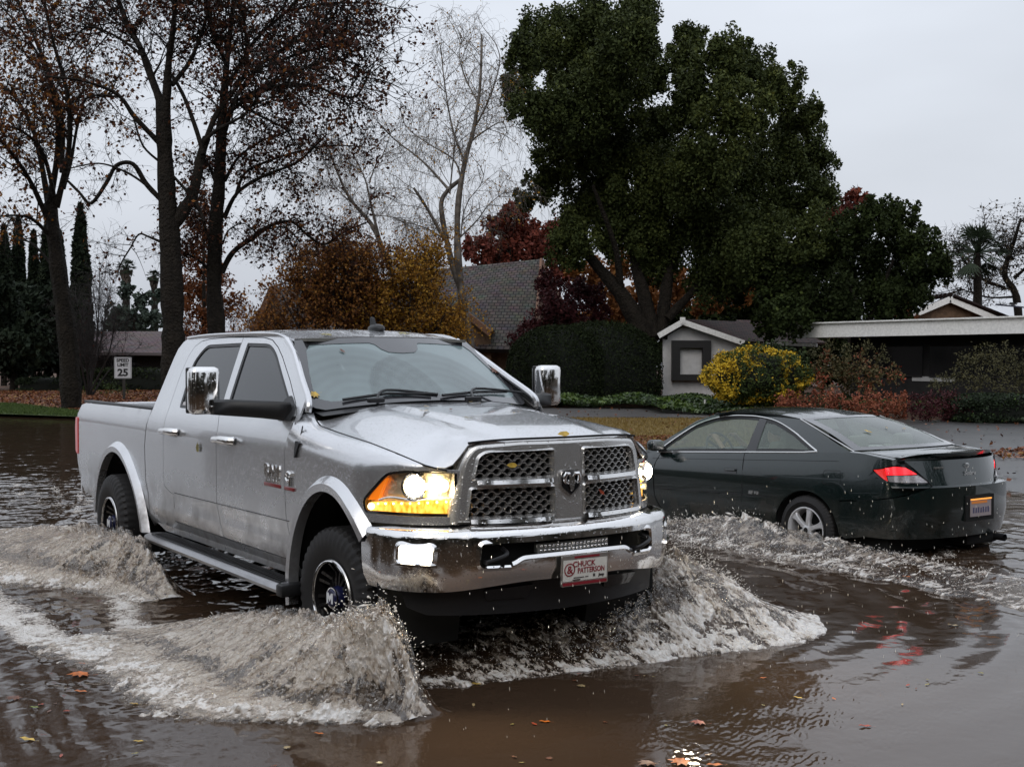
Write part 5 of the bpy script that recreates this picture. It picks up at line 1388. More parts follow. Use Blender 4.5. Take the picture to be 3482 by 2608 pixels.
xs = sorted(set([-600, -300, -150, -80] + list(np.arange(-60, 61, 1.5)) + [80, 150, 300, 600])); ys = sorted(set([-300, -120, -60, -30] + list(np.arange(-20, 90, 1.5)) + [110, 160, 260, 450, 900]))
V = [(x, y, ground_h(x, y)) for y in ys for x in xs]; nx = len(xs)
F = [(j * nx + i, j * nx + i + 1, (j + 1) * nx + i + 1, (j + 1) * nx + i) for j in range(len(ys) - 1) for i in range(nx - 1)]
tag(mesh('ground', V, F, M_ASPH), kind='structure')
def sheet(name, dpts, mt, lift, step=1.2, z=LAND_Z, raw=False):
    P = [tuple(gp(*p)[:2]) for p in dpts] if not raw else dpts
    o = panel(name, P, lambda x, y: (x, y, max(z, ground_h(x, y)) + lift), mt, None, step=step, thick=0.0, ref=(0, 0, -50))
    return tag(o, kind='structure')
far_soil = [(-60, 41), (-14, 41.5), (-5, 40.6), (3, 40.4), (6, 38.5), (9, 33.5), (14, 32.5), (60, 30), (90, 140), (-90, 140)]
sheet('garden_soil', far_soil, M_SOIL, 0.004, 4.0, raw=True)
sheet('lawn', [(1050, 903), (1300, 903), (1640, 904), (1760, 935), (1720, 975), (1560, 990), (1300, 985), (1050, 960)], M_LAWN, 0.012)
sheet('path', [(1020, 881), (1560, 881), (1640, 902), (1020, 901)], M_CONC, 0.008)
sheet('verge', [(-200, 877), (30, 876), (175, 893), (260, 905), (175, 903), (0, 897), (-200, 890)], M_GRASS, 0.016, 0.8)
# grass blades on the verge and lawn
def scatter_poly(P, n, rng=RNG):
    P = [tuple(p[:2]) for p in P]; x0, x1 = min(p[0] for p in P), max(p[0] for p in P); y0, y1 = min(p[1] for p in P), max(p[1] for p in P); out = []
    while len(out) < n:
        x, y = rng.uniform(x0, x1), rng.uniform(y0, y1)
        if inpoly(x, y, P): out.append((x, y))
    return np.array(out)
M_BLADE = attr_mat('grass_blade', [(0, (0.03, 0.055, 0.01)), (1, (0.08, 0.12, 0.025))])
M_BLADE2 = attr_mat('lawn_blade', [(0, (0.12, 0.075, 0.015)), (1, (0.22, 0.15, 0.04))])
q = scatter_poly([gp(*p) for p in ((-60, 877), (30, 876), (175, 893), (240, 904), (175, 903), (0, 897), (-60, 893))], 9000)
tag(leaves('grass', np.c_[q, np.full(len(q), LAND_Z + .05)], 0.12, M_BLADE, aspect=0.12, up=1.5), kind='stuff')
q = scatter_poly([gp(*p) for p in ((1150, 904), (1640, 905), (1750, 935), (1700, 972), (1300, 980), (1150, 975))], 16000)
tag(leaves('lawn_grass', np.c_[q, np.full(len(q), LAND_Z + .04)], 0.08, M_BLADE2, aspect=0.15, up=1.5), kind='stuff')
# fallen leaves drifted over the ground
M_LITTER = attr_mat('fallen_leaf', [(0, (0.06, 0.020, 0.010)), (0.5, (0.16, 0.050, 0.018)), (0.85, (0.24, 0.09, 0.03)), (1, (0.30, 0.19, 0.05))], rough=0.5)
def litter(name, dp, n, size=0.10, z=LAND_Z + 0.03, lift=0.02):
    q = scatter_poly([gp(*p) for p in dp], n)
    return tag(leaves(name, np.c_[q, np.full(len(q), z) + RNG.random(len(q)) * lift], size, M_LITTER, aspect=0.7, flat=0.7), kind='stuff')
litter('fallen_leaves', [(-40, 848), (360, 846), (360, 880), (175, 891), (40, 876), (-40, 877)], 14000, 0.12)
litter('fallen_leaves', [(1330, 948), (1440, 943), (1500, 958), (1440, 972), (1330, 975)], 1300, 0.075)
litter('fallen_leaves', [(2105, 978), (2212, 968), (2300, 972), (2300, 990), (2160, 992)], 420, 0.075)
litter('fallen_leaves', [(1950, 900), (2212, 905), (2250, 1050), (2100, 1040), (2050, 960)], 90, 0.08)
litter('fallen_leaves', [(1180, 880), (1640, 882), (1640, 940), (1300, 945)], 160, 0.08)

# ------------------------------------------------------------------ trees
M_BARK = mat('dark_wet_bark', (0.010, 0.008, 0.006), rough=0.8, spec=0.2, var=(0.024, 0.019, 0.014), noise_scale=5, bump=1.0, bump_scale=14, bumpdist=0.10)
M_BIRCH = mat('birch_bark', (0.06, 0.050, 0.043), rough=0.7, spec=.3, var=(0.24, 0.21, 0.18), noise_scale=4, bump=0.5, bump_scale=20, bumpdist=0.02)
M_TWIG = mat('dark_twig', (0.022, 0.017, 0.016), rough=0.8)
M_TWIGB = mat('birch_twig', (0.060, 0.045, 0.045), rough=0.8)
class Tree:
    """Collects tapered limbs in one mesh and leaf positions in an array."""
    def __init__(s, seed): s.V = []; s.F = []; s.L = []; s.rng = random.Random(seed); s.NV = []; s.NK = []; s.NL = []; s.segs = []
    def limb(s, P, r0, r1, n=7, wob=0.0):
        P = crom(P, 9 if r0 > .12 else 5) if len(P) > 2 else [Vector(P[0]).lerp(Vector(P[1]), t / 3) for t in range(4)]
        m = len(P); rr = [r0 + (r1 - r0) * (i / (m - 1)) ** 0.8 for i in range(m)]
        if r0 > .04: rr = [r * (1 + .16 * noise.noise(p * 1.7) + .10 * noise.noise(p * 5.1)) for r, p in zip(rr, P)]
        if wob: P = [p + Vector((s.rng.uniform(-1, 1), s.rng.uniform(-1, 1), s.rng.uniform(-1, 1))) * wob * (0 if i == 0 else 1) for i, p in enumerate(P)]
        t = MB(); t.tube(P, rr, n); k = len(s.V); s.V += t.V; s.F += [tuple(i + k for i in f) for f in t.F]
        return P, rr
    def fuzz(s, segs, levels, leaf_n, lspread=0.06, sel=1.0, rng=None):
        """Grows finer and finer twigs from limb segments. levels: (count, length, radius, spread, up, droop)."""
        rng = rng or np.random.default_rng(s.rng.randrange(1 << 30))
        A = np.array([tuple(a) for a, b in segs]); B = np.array([tuple(b) for a, b in segs])
        for (N, L, r, spread, up, droop) in levels:
            ln = np.linalg.norm(B - A, axis=1); k = rng.choice(len(A), N, p=ln / ln.sum()); t = rng.random(N)[:, None]
            p = A[k] * (1 - t) + B[k] * t; d = (B[k] - A[k]) / (ln[k][:, None] + 1e-9)
            a = rng.normal(size=(N, 3)); a -= d * (a * d).sum(1)[:, None]; a /= np.linalg.norm(a, axis=1)[:, None]
            v = d * (1 - spread * .6) + a * spread; v[:, 2] += up; v /= np.linalg.norm(v, axis=1)[:, None]
            LL = L * rng.uniform(.45, 1.4, N)[:, None]; K = 4; pts = [p]
            for j in range(K):
                v = v + rng.normal(size=(N, 3)) * .17; v[:, 2] -= droop * (j + 1) / K; v /= np.linalg.norm(v, axis=1)[:, None]
                pts.append(pts[-1] + v * LL / K)
            pts = np.stack(pts, 1)                      # N, K+1, 3
            ref = rng.normal(size=(N, 3)); u = np.cross(v, ref); u /= np.linalg.norm(u, axis=1)[:, None] + 1e-9; w_ = np.cross(v, u)
            rad = r * rng.uniform(.7, 1.3, N)[:, None] * np.linspace(1, .3, K + 1)[None, :]
            ring = [pts + (u * cos(q) + w_ * sin(q))[:, None, :] * rad[:, :, None] for q in (0, 2.094, 4.189)]
            s.NV.append(np.stack(ring, 2).reshape(-1, 3)); s.NK.append((N, K + 1))
            A = pts[:, :-1].reshape(-1, 3); B = pts[:, 1:].reshape(-1, 3)
        if leaf_n:
            pick = rng.choice(len(A), max(4, int(len(A) * sel * .5)), replace=False); k = pick[rng.integers(0, len(pick), leaf_n)]; t = rng.random(leaf_n)[:, None]
            P = A[k] * (1 - t) + B[k] * t + rng.normal(size=(leaf_n, 3)) * lspread; P[:, 2] -= .03
            s.NL.append(P)
    def wood(s, name, mt, parent):
        o = mesh(name, s.V, s.F, mt, parent, True, 60)
        if s.NV:
            Vn = np.concatenate(s.NV); fs = []; off = 0
            for (N, K) in s.NK:
                base = off + (np.arange(N) * K * 3)[:, None, None] + (np.arange(K - 1) * 3)[None, :, None]
                q = np.arange(3)[None, None, :]; q2 = (np.arange(3) + 1) % 3
                a_ = base + q; b_ = base + q2[None, None, :]
                fs.append(np.stack([a_, b_, b_ + 3, a_ + 3], -1).reshape(-1, 4)); off += N * K * 3
            Fn = np.concatenate(fs).astype(np.int32); me = bpy.data.meshes.new('twigs')
            me.vertices.add(len(Vn)); me.vertices.foreach_set('co', Vn.ravel()); me.loops.add(Fn.size); me.loops.foreach_set('vertex_index', Fn.ravel())
            me.polygons.add(len(Fn)); me.polygons.foreach_set('loop_start', np.arange(0, Fn.size, 4, dtype=np.int32)); me.polygons.foreach_set('loop_total', np.full(len(Fn), 4, dtype=np.int32)); me.update()
            link('branches', me, mt, parent)
        return o
def w1(u, v, Y): return pt(u * .4409, v * .4409, Y)
def w2(u, v, Y): return pt(730.6 + u * .4409, v * .4409, Y)
M_LVD = attr_mat('plane_leaf_dark', [(0, (0.035, 0.013, 0.009)), (0.6, (0.085, 0.028, 0.014)), (0.9, (0.16, 0.055, 0.018)), (1, (0.30, 0.12, 0.025))], transl=0.3)
M_LVO = attr_mat('plane_leaf_orange', [(0, (0.045, 0.016, 0.009)), (0.5, (0.12, 0.042, 0.014)), (0.8, (0.26, 0.10, 0.018)), (1, (0.42, 0.19, 0.03))], transl=0.35)

def limbs_from(T, spec, conv, Y, tw):
    """spec: list of (points in a zoomed view, start radius, end radius, depth wander)."""
    rng = T.rng
    for pts, r0, r1, dw in spec:
        k = len(pts); P = []
        s_ = rng.choice((-1, 1))
        for i, (u, v) in enumerate(pts): P.append(conv(u, v, Y + s_ * dw * (i / max(1, k - 1)) ** 1.2))
        q, rr = T.limb(P, r0, r1, 9 if r0 > .1 else 6)
        if tw:
            k0 = int(len(q) * tw.get('start', .25)); T.segs += [(q[i], q[i + 1]) for i in range(k0, len(q) - 1)]
            if 'own' in tw: T.fuzz([(q[i], q[i + 1]) for i in range(k0, len(q) - 1)], *tw['own'])
# first plane tree, far left
T = Tree(11); Y = 38.5
limbs_from(T, [([(352, 2010), (330, 1650), (295, 1400), (262, 1150), (245, 1000)], 0.33, 0.20, 0)], w1, Y, None)
TW = dict(start=.2)
limbs_from(T, [([(240, 1040), (200, 800), (150, 620), (60, 470), (-60, 380)], .11, .03, 3), ([(240, 1000), (285, 700), (245, 400), (165, 190), (90, 20)], .12, .03, 2), ([(275, 1020), (335, 740), (330, 480), (250, 180), (205, -40)], .11, .03, 2),
               ([(240, 1100), (140, 880), (0, 690), (-150, 560)], .09, .03, 3), ([(310, 930), (345, 800), (382, 600), (430, 480), (545, 478)], .07, .02, 1), ([(270, 1000), (210, 760), (90, 640), (-80, 620)], .08, .02, 2),
               ([(262, 1180), (160, 1080), (60, 1060), (-100, 1080)], .07, .02, 2), ([(290, 1350), (160, 1200), (60, 1180)], .05, .02, 1), ([(300, 850), (300, 560), (200, 300), (60, 100), (-60, -20)], .08, .02, 2)], w1, Y, TW)
tr1 = thing('plane_tree', 'leftmost dark-trunked tree with sparse orange and brown leaves beside the green verge', 'tree', w1(352, 2010, Y) * 1.0, 0, 'tall bare trees with the last brown leaves')
def place_tree(root, T, wood_m, leaf_m, leaf_size, names=('trunk', 'crown'), tintpow=1.0, extra=None, aspect=.7):
    root.location = (0, 0, 0)
    o = T.wood(names[0], wood_m, root)
    if T.NL:
        rng = np.random.default_rng(5); P = np.concatenate(T.NL)
        leaves(names[1], P, leaf_size, leaf_m, root, tint=rng.random(len(P)) ** tintpow, aspect=aspect)
    return root
T.fuzz(T.segs, [(150, 1.9, .022, .8, .25, 0), (1300, .9, .010, .9, .1, .1), (3000, .42, .006, 1.0, 0, .15)], 5600, .09, .22)
place_tree(tr1, T, M_BARK, M_LVO, 0.125)

T = Tree(12); Y = 34.5
limbs_from(T, [([(850, 2000), (848, 1650), (832, 1200), (822, 1050), (805, 760), (795, 500)], 0.36, 0.20, 0), ([(845, 1110), (900, 1030), (945, 950), (985, 760), (1010, 680)], .19, .12, 0.5)], w1, Y, None)
TW = dict(start=.25)
limbs_from(T, [([(800, 540), (745, 400), (690, 250), (610, 100), (560, -60)], .13, .05, 1.5), ([(812, 520), (825, 300), (850, 100), (852, -90)], .13, .05, 1), ([(1005, 700), (1060, 560), (1150, 440), (1210, 300), (1170, -40)], .09, .04, 1.5),
               ([(1000, 700), (1060, 640), (1200, 560), (1330, 400), (1520, 330)], .06, .02, 2), ([(840, 420), (930, 300), (1000, 120), (1040, -60)], .08, .03, 1.5), ([(700, 280), (560, 180), (420, 140), (330, 240)], .05, .02, 1.5), ([(690, 240), (560, 60), (420, -60)], .05, .02, 1.5)], w1, Y, TW)
SEG2 = len(T.segs); TW2 = dict(start=.3, own=([(7, .9, .012, .8, .2, 0), (40, .5, .007, .9, .1, .1), (120, .3, .005, 1, 0, .3)], 90, .06))
limbs_from(T, [([(995, 760), (960, 640), (900, 480), (840, 370)], .08, .05, .5), ([(775, 700), (660, 580), (570, 465), (400, 400), (220, 380)], .085, .03, 1), ([(575, 480), (480, 470), (380, 500)], .035, .015, .5), ([(785, 800), (700, 720), (655, 590)], .045, .02, .4),
               ([(790, 985), (715, 905), (650, 808), (570, 815), (520, 900), (445, 1000), (385, 945), (325, 885)], .085, .035, .3), ([(780, 975), (700, 900), (600, 840), (480, 805), (340, 830)], .045, .02, .5), ([(790, 1190), (730, 1165), (680, 1152), (640, 1215), (590, 1300), (575, 1360)], .045, .012, .4),
               ([(850, 870), (905, 930), (960, 1000), (1000, 1090)], .04, .05, .3)], w1, Y, TW2)
T.fuzz(T.segs[:SEG2], [(190, 1.9, .022, .8, .2, 0), (1100, 1.0, .011, .9, .1, .1), (2600, .42, .007, 1.0, 0, .15)], 6800, .10, .20)
tr2 = thing('plane_tree', 'tallest forked dark-trunked tree just left of the truck cab, crown of dark brown leaves', 'tree', (0, 0, 0), 0, 'tall bare trees with the last brown leaves')
place_tree(tr2, T, M_BARK, M_LVD, 0.105, tintpow=1.3)

T = Tree(13); Y = 36.5
limbs_from(T, [([(1058, 2000), (1060, 1640), (1048, 1400), (1056, 1100), (1072, 900), (1085, 600)], 0.30, 0.15, 0)], w1, Y, None)
TW = dict(start=.15)
limbs_from(T, [([(1085, 620), (1110, 300), (1150, -60)], .14, .05, 1), ([(1100, 640), (1160, 470), (1300, 300), (1500, 180), (1650, 60)], .09, .03, 2), ([(1110, 560), (1280, 450), (1500, 420), (1720, 480), (1800, 380)], .07, .02, 2),
               ([(1120, 420), (1250, 200), (1400, 60), (1500, -60)], .07, .03, 2), ([(1110, 330), (1020, 100), (1000, -50)], .06, .03, 1), ([(1150, 500), (1400, 380), (1600, 300), (1760, 320)], .05, .02, 2), ([(1400, 60), (1600, 20), (1850, 20)], .05, .02, 2), ([(1300, 330), (1480, 260), (1700, 200), (1790, 120)], .05, .02, 2), ([(1100, 480), (1250, 560), (1400, 640), (1440, 720)], .05, .02, 1.5)], w1, Y, TW)
SEG2 = len(T.segs); TW2 = dict(start=.3, own=([(14, 1.0, .014, .8, .1, 0.05), (110, .7, .008, .9, .05, .2), (420, .35, .005, 1, 0, .3)], 520, .08))
limbs_from(T, [([(1085, 1340), (1140, 1240), (1240, 1165), (1330, 1105), (1430, 1090), (1500, 1150), (1590, 1200), (1680, 1140), (1800, 1090)], .09, .02, 1), ([(1200, 1190), (1300, 1130), (1400, 1120), (1470, 1190)], .04, .02, .6), ([(1090, 1200), (1120, 1130), (1200, 1100), (1280, 1180)], .03, .012, .5),
               ([(1098, 1070), (1160, 950), (1280, 870), (1450, 800), (1540, 720), (1600, 660)], .07, .02, 1.5), ([(1100, 890), (1170, 770), (1300, 685), (1440, 640)], .055, .02, 1.2), ([(1150, 970), (1200, 850), (1320, 790), (1500, 735), (1640, 715), (1810, 725)], .05, .015, 1.2),
               ([(1025, 1190), (985, 1060), (945, 1000)], .05, .03, .4), ([(1028, 1330), (960, 1270), (880, 1235)], .05, .03, .4), ([(1055, 900), (1030, 830), (1005, 790)], .06, .04, .3), ([(1000, 790), (1100, 755), (1200, 780), (1280, 860)], .03, .01, .5)], w1, Y, TW2)
T.fuzz(T.segs[:SEG2], [(230, 2.0, .022, .8, .12, 0), (1300, 1.0, .011, .9, .05, .1), (3000, .42, .007, 1.0, 0, .15)], 8500, .11, .20)
tr3 = thing('plane_tree', 'straight dark-trunked tree with a long low limb arching right towards the birches', 'tree', (0, 0, 0), 0, 'tall bare trees with the last brown leaves')
place_tree(tr3, T, M_BARK, M_LVD, 0.105, tintpow=1.3)


# birches
M_LVY = attr_mat('birch_leaf_gold', [(0, (0.16, 0.075, 0.014)), (0.5, (0.40, 0.19, 0.025)), (1, (0.62, 0.36, 0.05))], transl=0.3)
T = Tree(21); Y = 46
limbs_from(T, [([(655, 1800), (640, 1657), (605, 1450), (588, 1300), (582, 1100), (592, 950), (622, 780), (660, 640), (690, 450), (700, 250), (700, 170)], .20, .03, 0), ([(600, 1420), (560, 1300), (533, 1190), (503, 1010), (535, 935), (600, 880)], .13, .07, 0.3)], w2, Y, None)
TB = dict(start=.1)
limbs_from(T, [([(592, 950), (622, 780), (660, 640), (690, 450), (700, 200)], .04, .02, .5), ([(620, 800), (560, 640), (520, 420), (500, 230)], .05, .015, 1.5), ([(660, 640), (740, 480), (790, 300), (760, 200)], .04, .015, 1.5), ([(640, 700), (720, 640), (800, 600), (830, 660)], .04, .012, 1),
               ([(540, 930), (450, 830), (380, 765), (280, 690), (190, 600)], .06, .02, 1.5), ([(520, 1180), (470, 1085), (420, 1000), (368, 922)], .07, .05, .5), ([(590, 1170), (680, 1080), (740, 1000), (830, 930)], .035, .01, 1.5), ([(530, 1180), (430, 1120), (330, 1090), (270, 1080)], .03, .01, 1),
               ([(600, 1160), (610, 1060), (640, 980), (700, 900), (720, 810)], .03, .01, 1), ([(600, 870), (560, 780), (430, 700), (330, 620), (300, 520)], .04, .01, 1.5), ([(680, 500), (620, 380), (590, 260), (620, 180)], .03, .01, 1), ([(545, 950), (560, 800), (580, 620), (640, 500)], .04, .01, 1)], w2, Y, TB)
T.fuzz(T.segs, [(170, 1.5, .016, .75, .3, .1), (900, .9, .009, .85, .15, .5), (3600, .55, .0055, .8, -.1, .9)], 2200, .05)
br1 = thing('birch_tree', 'tall nearly bare pale-barked birch in front of the grey roof, right of the two', 'tree', (0, 0, 0), 0, 'pale weeping birches')
place_tree(br1, T, M_BIRCH, M_LVY, 0.07)

T = Tree(22); Y = 48
limbs_from(T, [([(300, 1800), (290, 1600), (275, 1400), (215, 1225), (160, 1100), (60, 980), (0, 860), (-60, 700)], .16, .03, 0), ([(225, 1250), (190, 1130), (160, 1010), (130, 880), (70, 760)], .08, .02, .5)], w2, Y, None)
limbs_from(T, [([(160, 1100), (60, 980), (0, 860), (-60, 700)], .03, .015, 1), ([(190, 1130), (160, 1010), (130, 880), (70, 760)], .03, .015, 1), ([(150, 970), (220, 960), (300, 1000)], .025, .01, 1), ([(150, 900), (200, 780), (300, 720)], .03, .01, 1), ([(100, 1030), (-30, 900), (-60, 800)], .025, .01, 1), ([(170, 1060), (280, 1070), (400, 1150)], .025, .01, 1)], w2, Y, TB)
T.fuzz(T.segs, [(90, 1.6, .014, .75, .3, .1), (500, .9, .009, .85, .15, .5), (2000, .6, .0055, .8, -.1, .9)], 900, .05)
br2 = thing('birch_tree', 'slighter leaning birch with forked grey stem above the golden shrubs, left of the two', 'tree', (0, 0, 0), 0, 'pale weeping birches')
place_tree(br2, T, M_BIRCH, M_LVY, 0.07)

# ------------------------------------------------------------------ leafy crowns built from clumps
def clump_points(cl, n_per, rng, shell=0.55):
    """cl: (centre, radii) -> leaf positions crowded towards an uneven surface, with sub-lumps."""
    out = []; tint = []
    for c, r in cl:
        n = int(n_per * (r[0] * r[2])); sub = 34
        sd = rng.normal(size=(sub, 3)); sd /= np.linalg.norm(sd, axis=1)[:, None]; sr = rng.uniform(.13, .30, sub); so = sd * (rng.random(sub) ** .55 * 1.0)[:, None]
        k = rng.integers(0, sub, n); d = rng.normal(size=(n, 3)); d /= np.linalg.norm(d, axis=1)[:, None]
        rad = sr[k] * rng.random(n) ** .45 * rng.uniform(.9, 1.25, n); lift = np.array([1, 1, 1.35])
        P = so[k] + d * rad[:, None] * lift
        tp = np.clip((d[:, 2] * rad / sr[k]), 0, 1)          # tint rises towards the top of each spray
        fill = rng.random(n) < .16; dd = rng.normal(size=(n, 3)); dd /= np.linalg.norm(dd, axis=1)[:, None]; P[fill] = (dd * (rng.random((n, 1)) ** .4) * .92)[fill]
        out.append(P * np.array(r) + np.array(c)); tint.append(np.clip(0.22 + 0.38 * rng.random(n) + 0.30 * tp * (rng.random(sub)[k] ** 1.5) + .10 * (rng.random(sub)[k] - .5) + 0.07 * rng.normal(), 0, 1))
    return np.concatenate(out), np.concatenate(tint)
def clumps_px(L, Y, dz=1.0, rng=RNG, dy=2.5):
    out = []
    for (x, y, r) in L:
        yy = Y + rng.uniform(-dy, dy); c = pt(x, y, yy); R = (pt(x + r, y, yy) - c).x * 1.08
        out.append((tuple(c), (R, R * 1.0, R * dz)))
    return out
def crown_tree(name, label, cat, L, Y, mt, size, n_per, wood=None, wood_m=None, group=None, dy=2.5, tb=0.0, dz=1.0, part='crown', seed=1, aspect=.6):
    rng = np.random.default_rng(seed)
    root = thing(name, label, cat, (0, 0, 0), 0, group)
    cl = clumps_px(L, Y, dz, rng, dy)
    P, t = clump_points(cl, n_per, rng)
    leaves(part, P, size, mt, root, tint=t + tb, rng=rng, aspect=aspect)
    if wood:
        T = Tree(seed)
        for pts, r0, r1, dw in wood:
            T.limb([pt(x, y, Y + dw * i / max(1, len(pts) - 1)) for i, (x, y) in enumerate(pts)], r0, r1, 9)
        T.wood('trunk', wood_m or M_BARK, root)
    return root
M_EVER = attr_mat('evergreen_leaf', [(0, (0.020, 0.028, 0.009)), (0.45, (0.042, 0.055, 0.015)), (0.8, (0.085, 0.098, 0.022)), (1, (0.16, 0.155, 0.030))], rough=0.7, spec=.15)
M_EVER2 = attr_mat('dark_evergreen_leaf', [(0, (0.013, 0.018, 0.006)), (0.6, (0.026, 0.038, 0.010)), (1, (0.075, 0.095, 0.018))], rough=0.7, spec=.12)
M_RED = attr_mat('red_maple_leaf', [(0, (0.06, 0.012, 0.009)), (0.6, (0.15, 0.030, 0.015)), (1, (0.28, 0.08, 0.025))])
M_MAR = attr_mat('maroon_leaf', [(0, (0.026, 0.006, 0.008)), (0.7, (0.07, 0.013, 0.015)), (1, (0.14, 0.03, 0.025))])
M_ORG = attr_mat('orange_leaf', [(0, (0.06, 0.018, 0.006)), (0.6, (0.16, 0.05, 0.012)), (1, (0.30, 0.11, 0.02))], transl=0.2)
M_ORB = attr_mat('rust_leaf', [(0, (0.09, 0.036, 0.014)), (0.5, (0.25, 0.095, 0.024)), (1, (0.46, 0.22, 0.045))], transl=0.2)
D2 = lambda L: L
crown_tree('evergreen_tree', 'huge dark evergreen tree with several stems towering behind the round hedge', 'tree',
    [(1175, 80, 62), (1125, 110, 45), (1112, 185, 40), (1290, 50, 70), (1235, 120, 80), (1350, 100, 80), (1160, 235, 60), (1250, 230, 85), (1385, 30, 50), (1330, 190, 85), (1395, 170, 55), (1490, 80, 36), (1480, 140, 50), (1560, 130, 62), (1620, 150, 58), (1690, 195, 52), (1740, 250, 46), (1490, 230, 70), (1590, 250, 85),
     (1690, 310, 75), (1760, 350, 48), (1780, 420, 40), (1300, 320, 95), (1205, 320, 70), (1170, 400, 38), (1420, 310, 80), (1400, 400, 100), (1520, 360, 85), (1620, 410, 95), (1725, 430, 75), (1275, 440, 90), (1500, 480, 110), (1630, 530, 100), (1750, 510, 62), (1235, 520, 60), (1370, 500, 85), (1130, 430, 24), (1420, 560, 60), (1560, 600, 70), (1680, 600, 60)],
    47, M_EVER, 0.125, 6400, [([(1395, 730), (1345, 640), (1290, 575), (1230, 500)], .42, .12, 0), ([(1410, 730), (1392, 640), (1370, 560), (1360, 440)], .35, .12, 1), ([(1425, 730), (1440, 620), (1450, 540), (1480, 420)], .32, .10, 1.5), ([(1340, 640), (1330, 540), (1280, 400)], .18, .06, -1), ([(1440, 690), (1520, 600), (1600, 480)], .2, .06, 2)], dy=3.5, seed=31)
crown_tree('broadleaf_tree', 'dark glossy rounded tree behind the flat white roof edge', 'tree',
    [(1885, 462, 42), (1940, 478, 48), (1835, 500, 50), (1990, 535, 50), (2020, 580, 38), (1775, 560, 60), (1880, 560, 75), (1705, 620, 62), (1960, 600, 60), (1800, 640, 70), (1700, 680, 50), (1900, 650, 65), (2030, 560, 22), (1660, 690, 40), (1980, 640, 30)], 44, M_EVER2, 0.14, 4600,
    [([(1850, 760), (1850, 680), (1830, 600)], .2, .08, 0), ([(1855, 760), (1890, 660), (1930, 560)], .15, .05, 0)], dy=2, seed=32)
crown_tree('maple_tree', 'red leaved maple rising behind the ridge of the grey roof', 'tree', [(1110, 465, 34), (1075, 495, 36), (1130, 510, 48), (1040, 535, 34), (1095, 555, 46), (1165, 545, 45), (1195, 510, 40), (1050, 575, 30), (1210, 590, 40), (1010, 540, 20)], 64, M_RED, 0.22, 1500,
    [([(1110, 740), (1110, 640), (1100, 540)], .2, .06, 0)], group='trees with red autumn leaves', seed=33)
crown_tree('maple_tree', 'low maroon maple leaning over the grey tiled roof above the round hedge', 'tree', [(1200, 650, 42), (1160, 700, 38), (1235, 690, 40), (1250, 630, 36), (1120, 735, 26), (1290, 680, 34), (1180, 610, 28), (1280, 640, 30)], 49, M_MAR, 0.13, 2600,
    [([(1220, 790), (1215, 720), (1190, 650)], .12, .04, 0)], group='trees with red autumn leaves', dy=1, seed=34)
crown_tree('maple_tree', 'orange tree glowing between the stems of the huge evergreen', 'tree', [(1290, 600, 45), (1330, 660, 50), (1395, 620, 45), (1400, 680, 40), (1240, 580, 25), (1345, 570, 35), (1460, 620, 50), (1600, 610, 45), (1660, 560, 34), (1530, 640, 45), (1290, 700, 40)], 58, M_ORB, 0.22, 1300,
    [([(1400, 760), (1400, 680), (1390, 600)], .15, .05, 0)], group='trees with orange autumn leaves', seed=35)
crown_tree('maple_tree', 'small red treetop peeping over the right shoulder of the huge evergreen', 'tree', [(1845, 418, 18), (1870, 430, 16), (1835, 450, 26), (1790, 470, 30)], 60, M_RED, 0.24, 1200, [([(1840, 740), (1842, 560), (1845, 440)], .2, .05, 0)], group='trees with red autumn leaves', seed=36)
crown_tree('maple_tree', 'orange tree low beside the dark rounded tree above the tiled gable', 'tree', [(1965, 640, 22), (1935, 670, 26), (1960, 690, 24), (1900, 700, 28)], 56, M_ORG, 0.22, 1100, [([(1950, 760), (1950, 690)], .1, .05, 0)], group='trees with orange autumn leaves', seed=37)
crown_tree('broadleaf_tree', 'shadowy dark mass of trees far behind the garage and the stems of the huge evergreen', 'tree', [(x_, y_, 46) for x_, y_ in ((1190, 700), (1260, 720), (1330, 730), (1400, 735), (1470, 690), (1540, 680), (1600, 700), (1660, 700), (1720, 720), (1780, 740), (1840, 740), (1560, 640), (1640, 650), (1720, 660), (1800, 690), (1500, 730), (1760, 780), (1820, 790), (1700, 770))], 66, M_EVER2, .28, 1500, [([(1600, 800), (1600, 690)], .2, .1, 0)], seed=62)
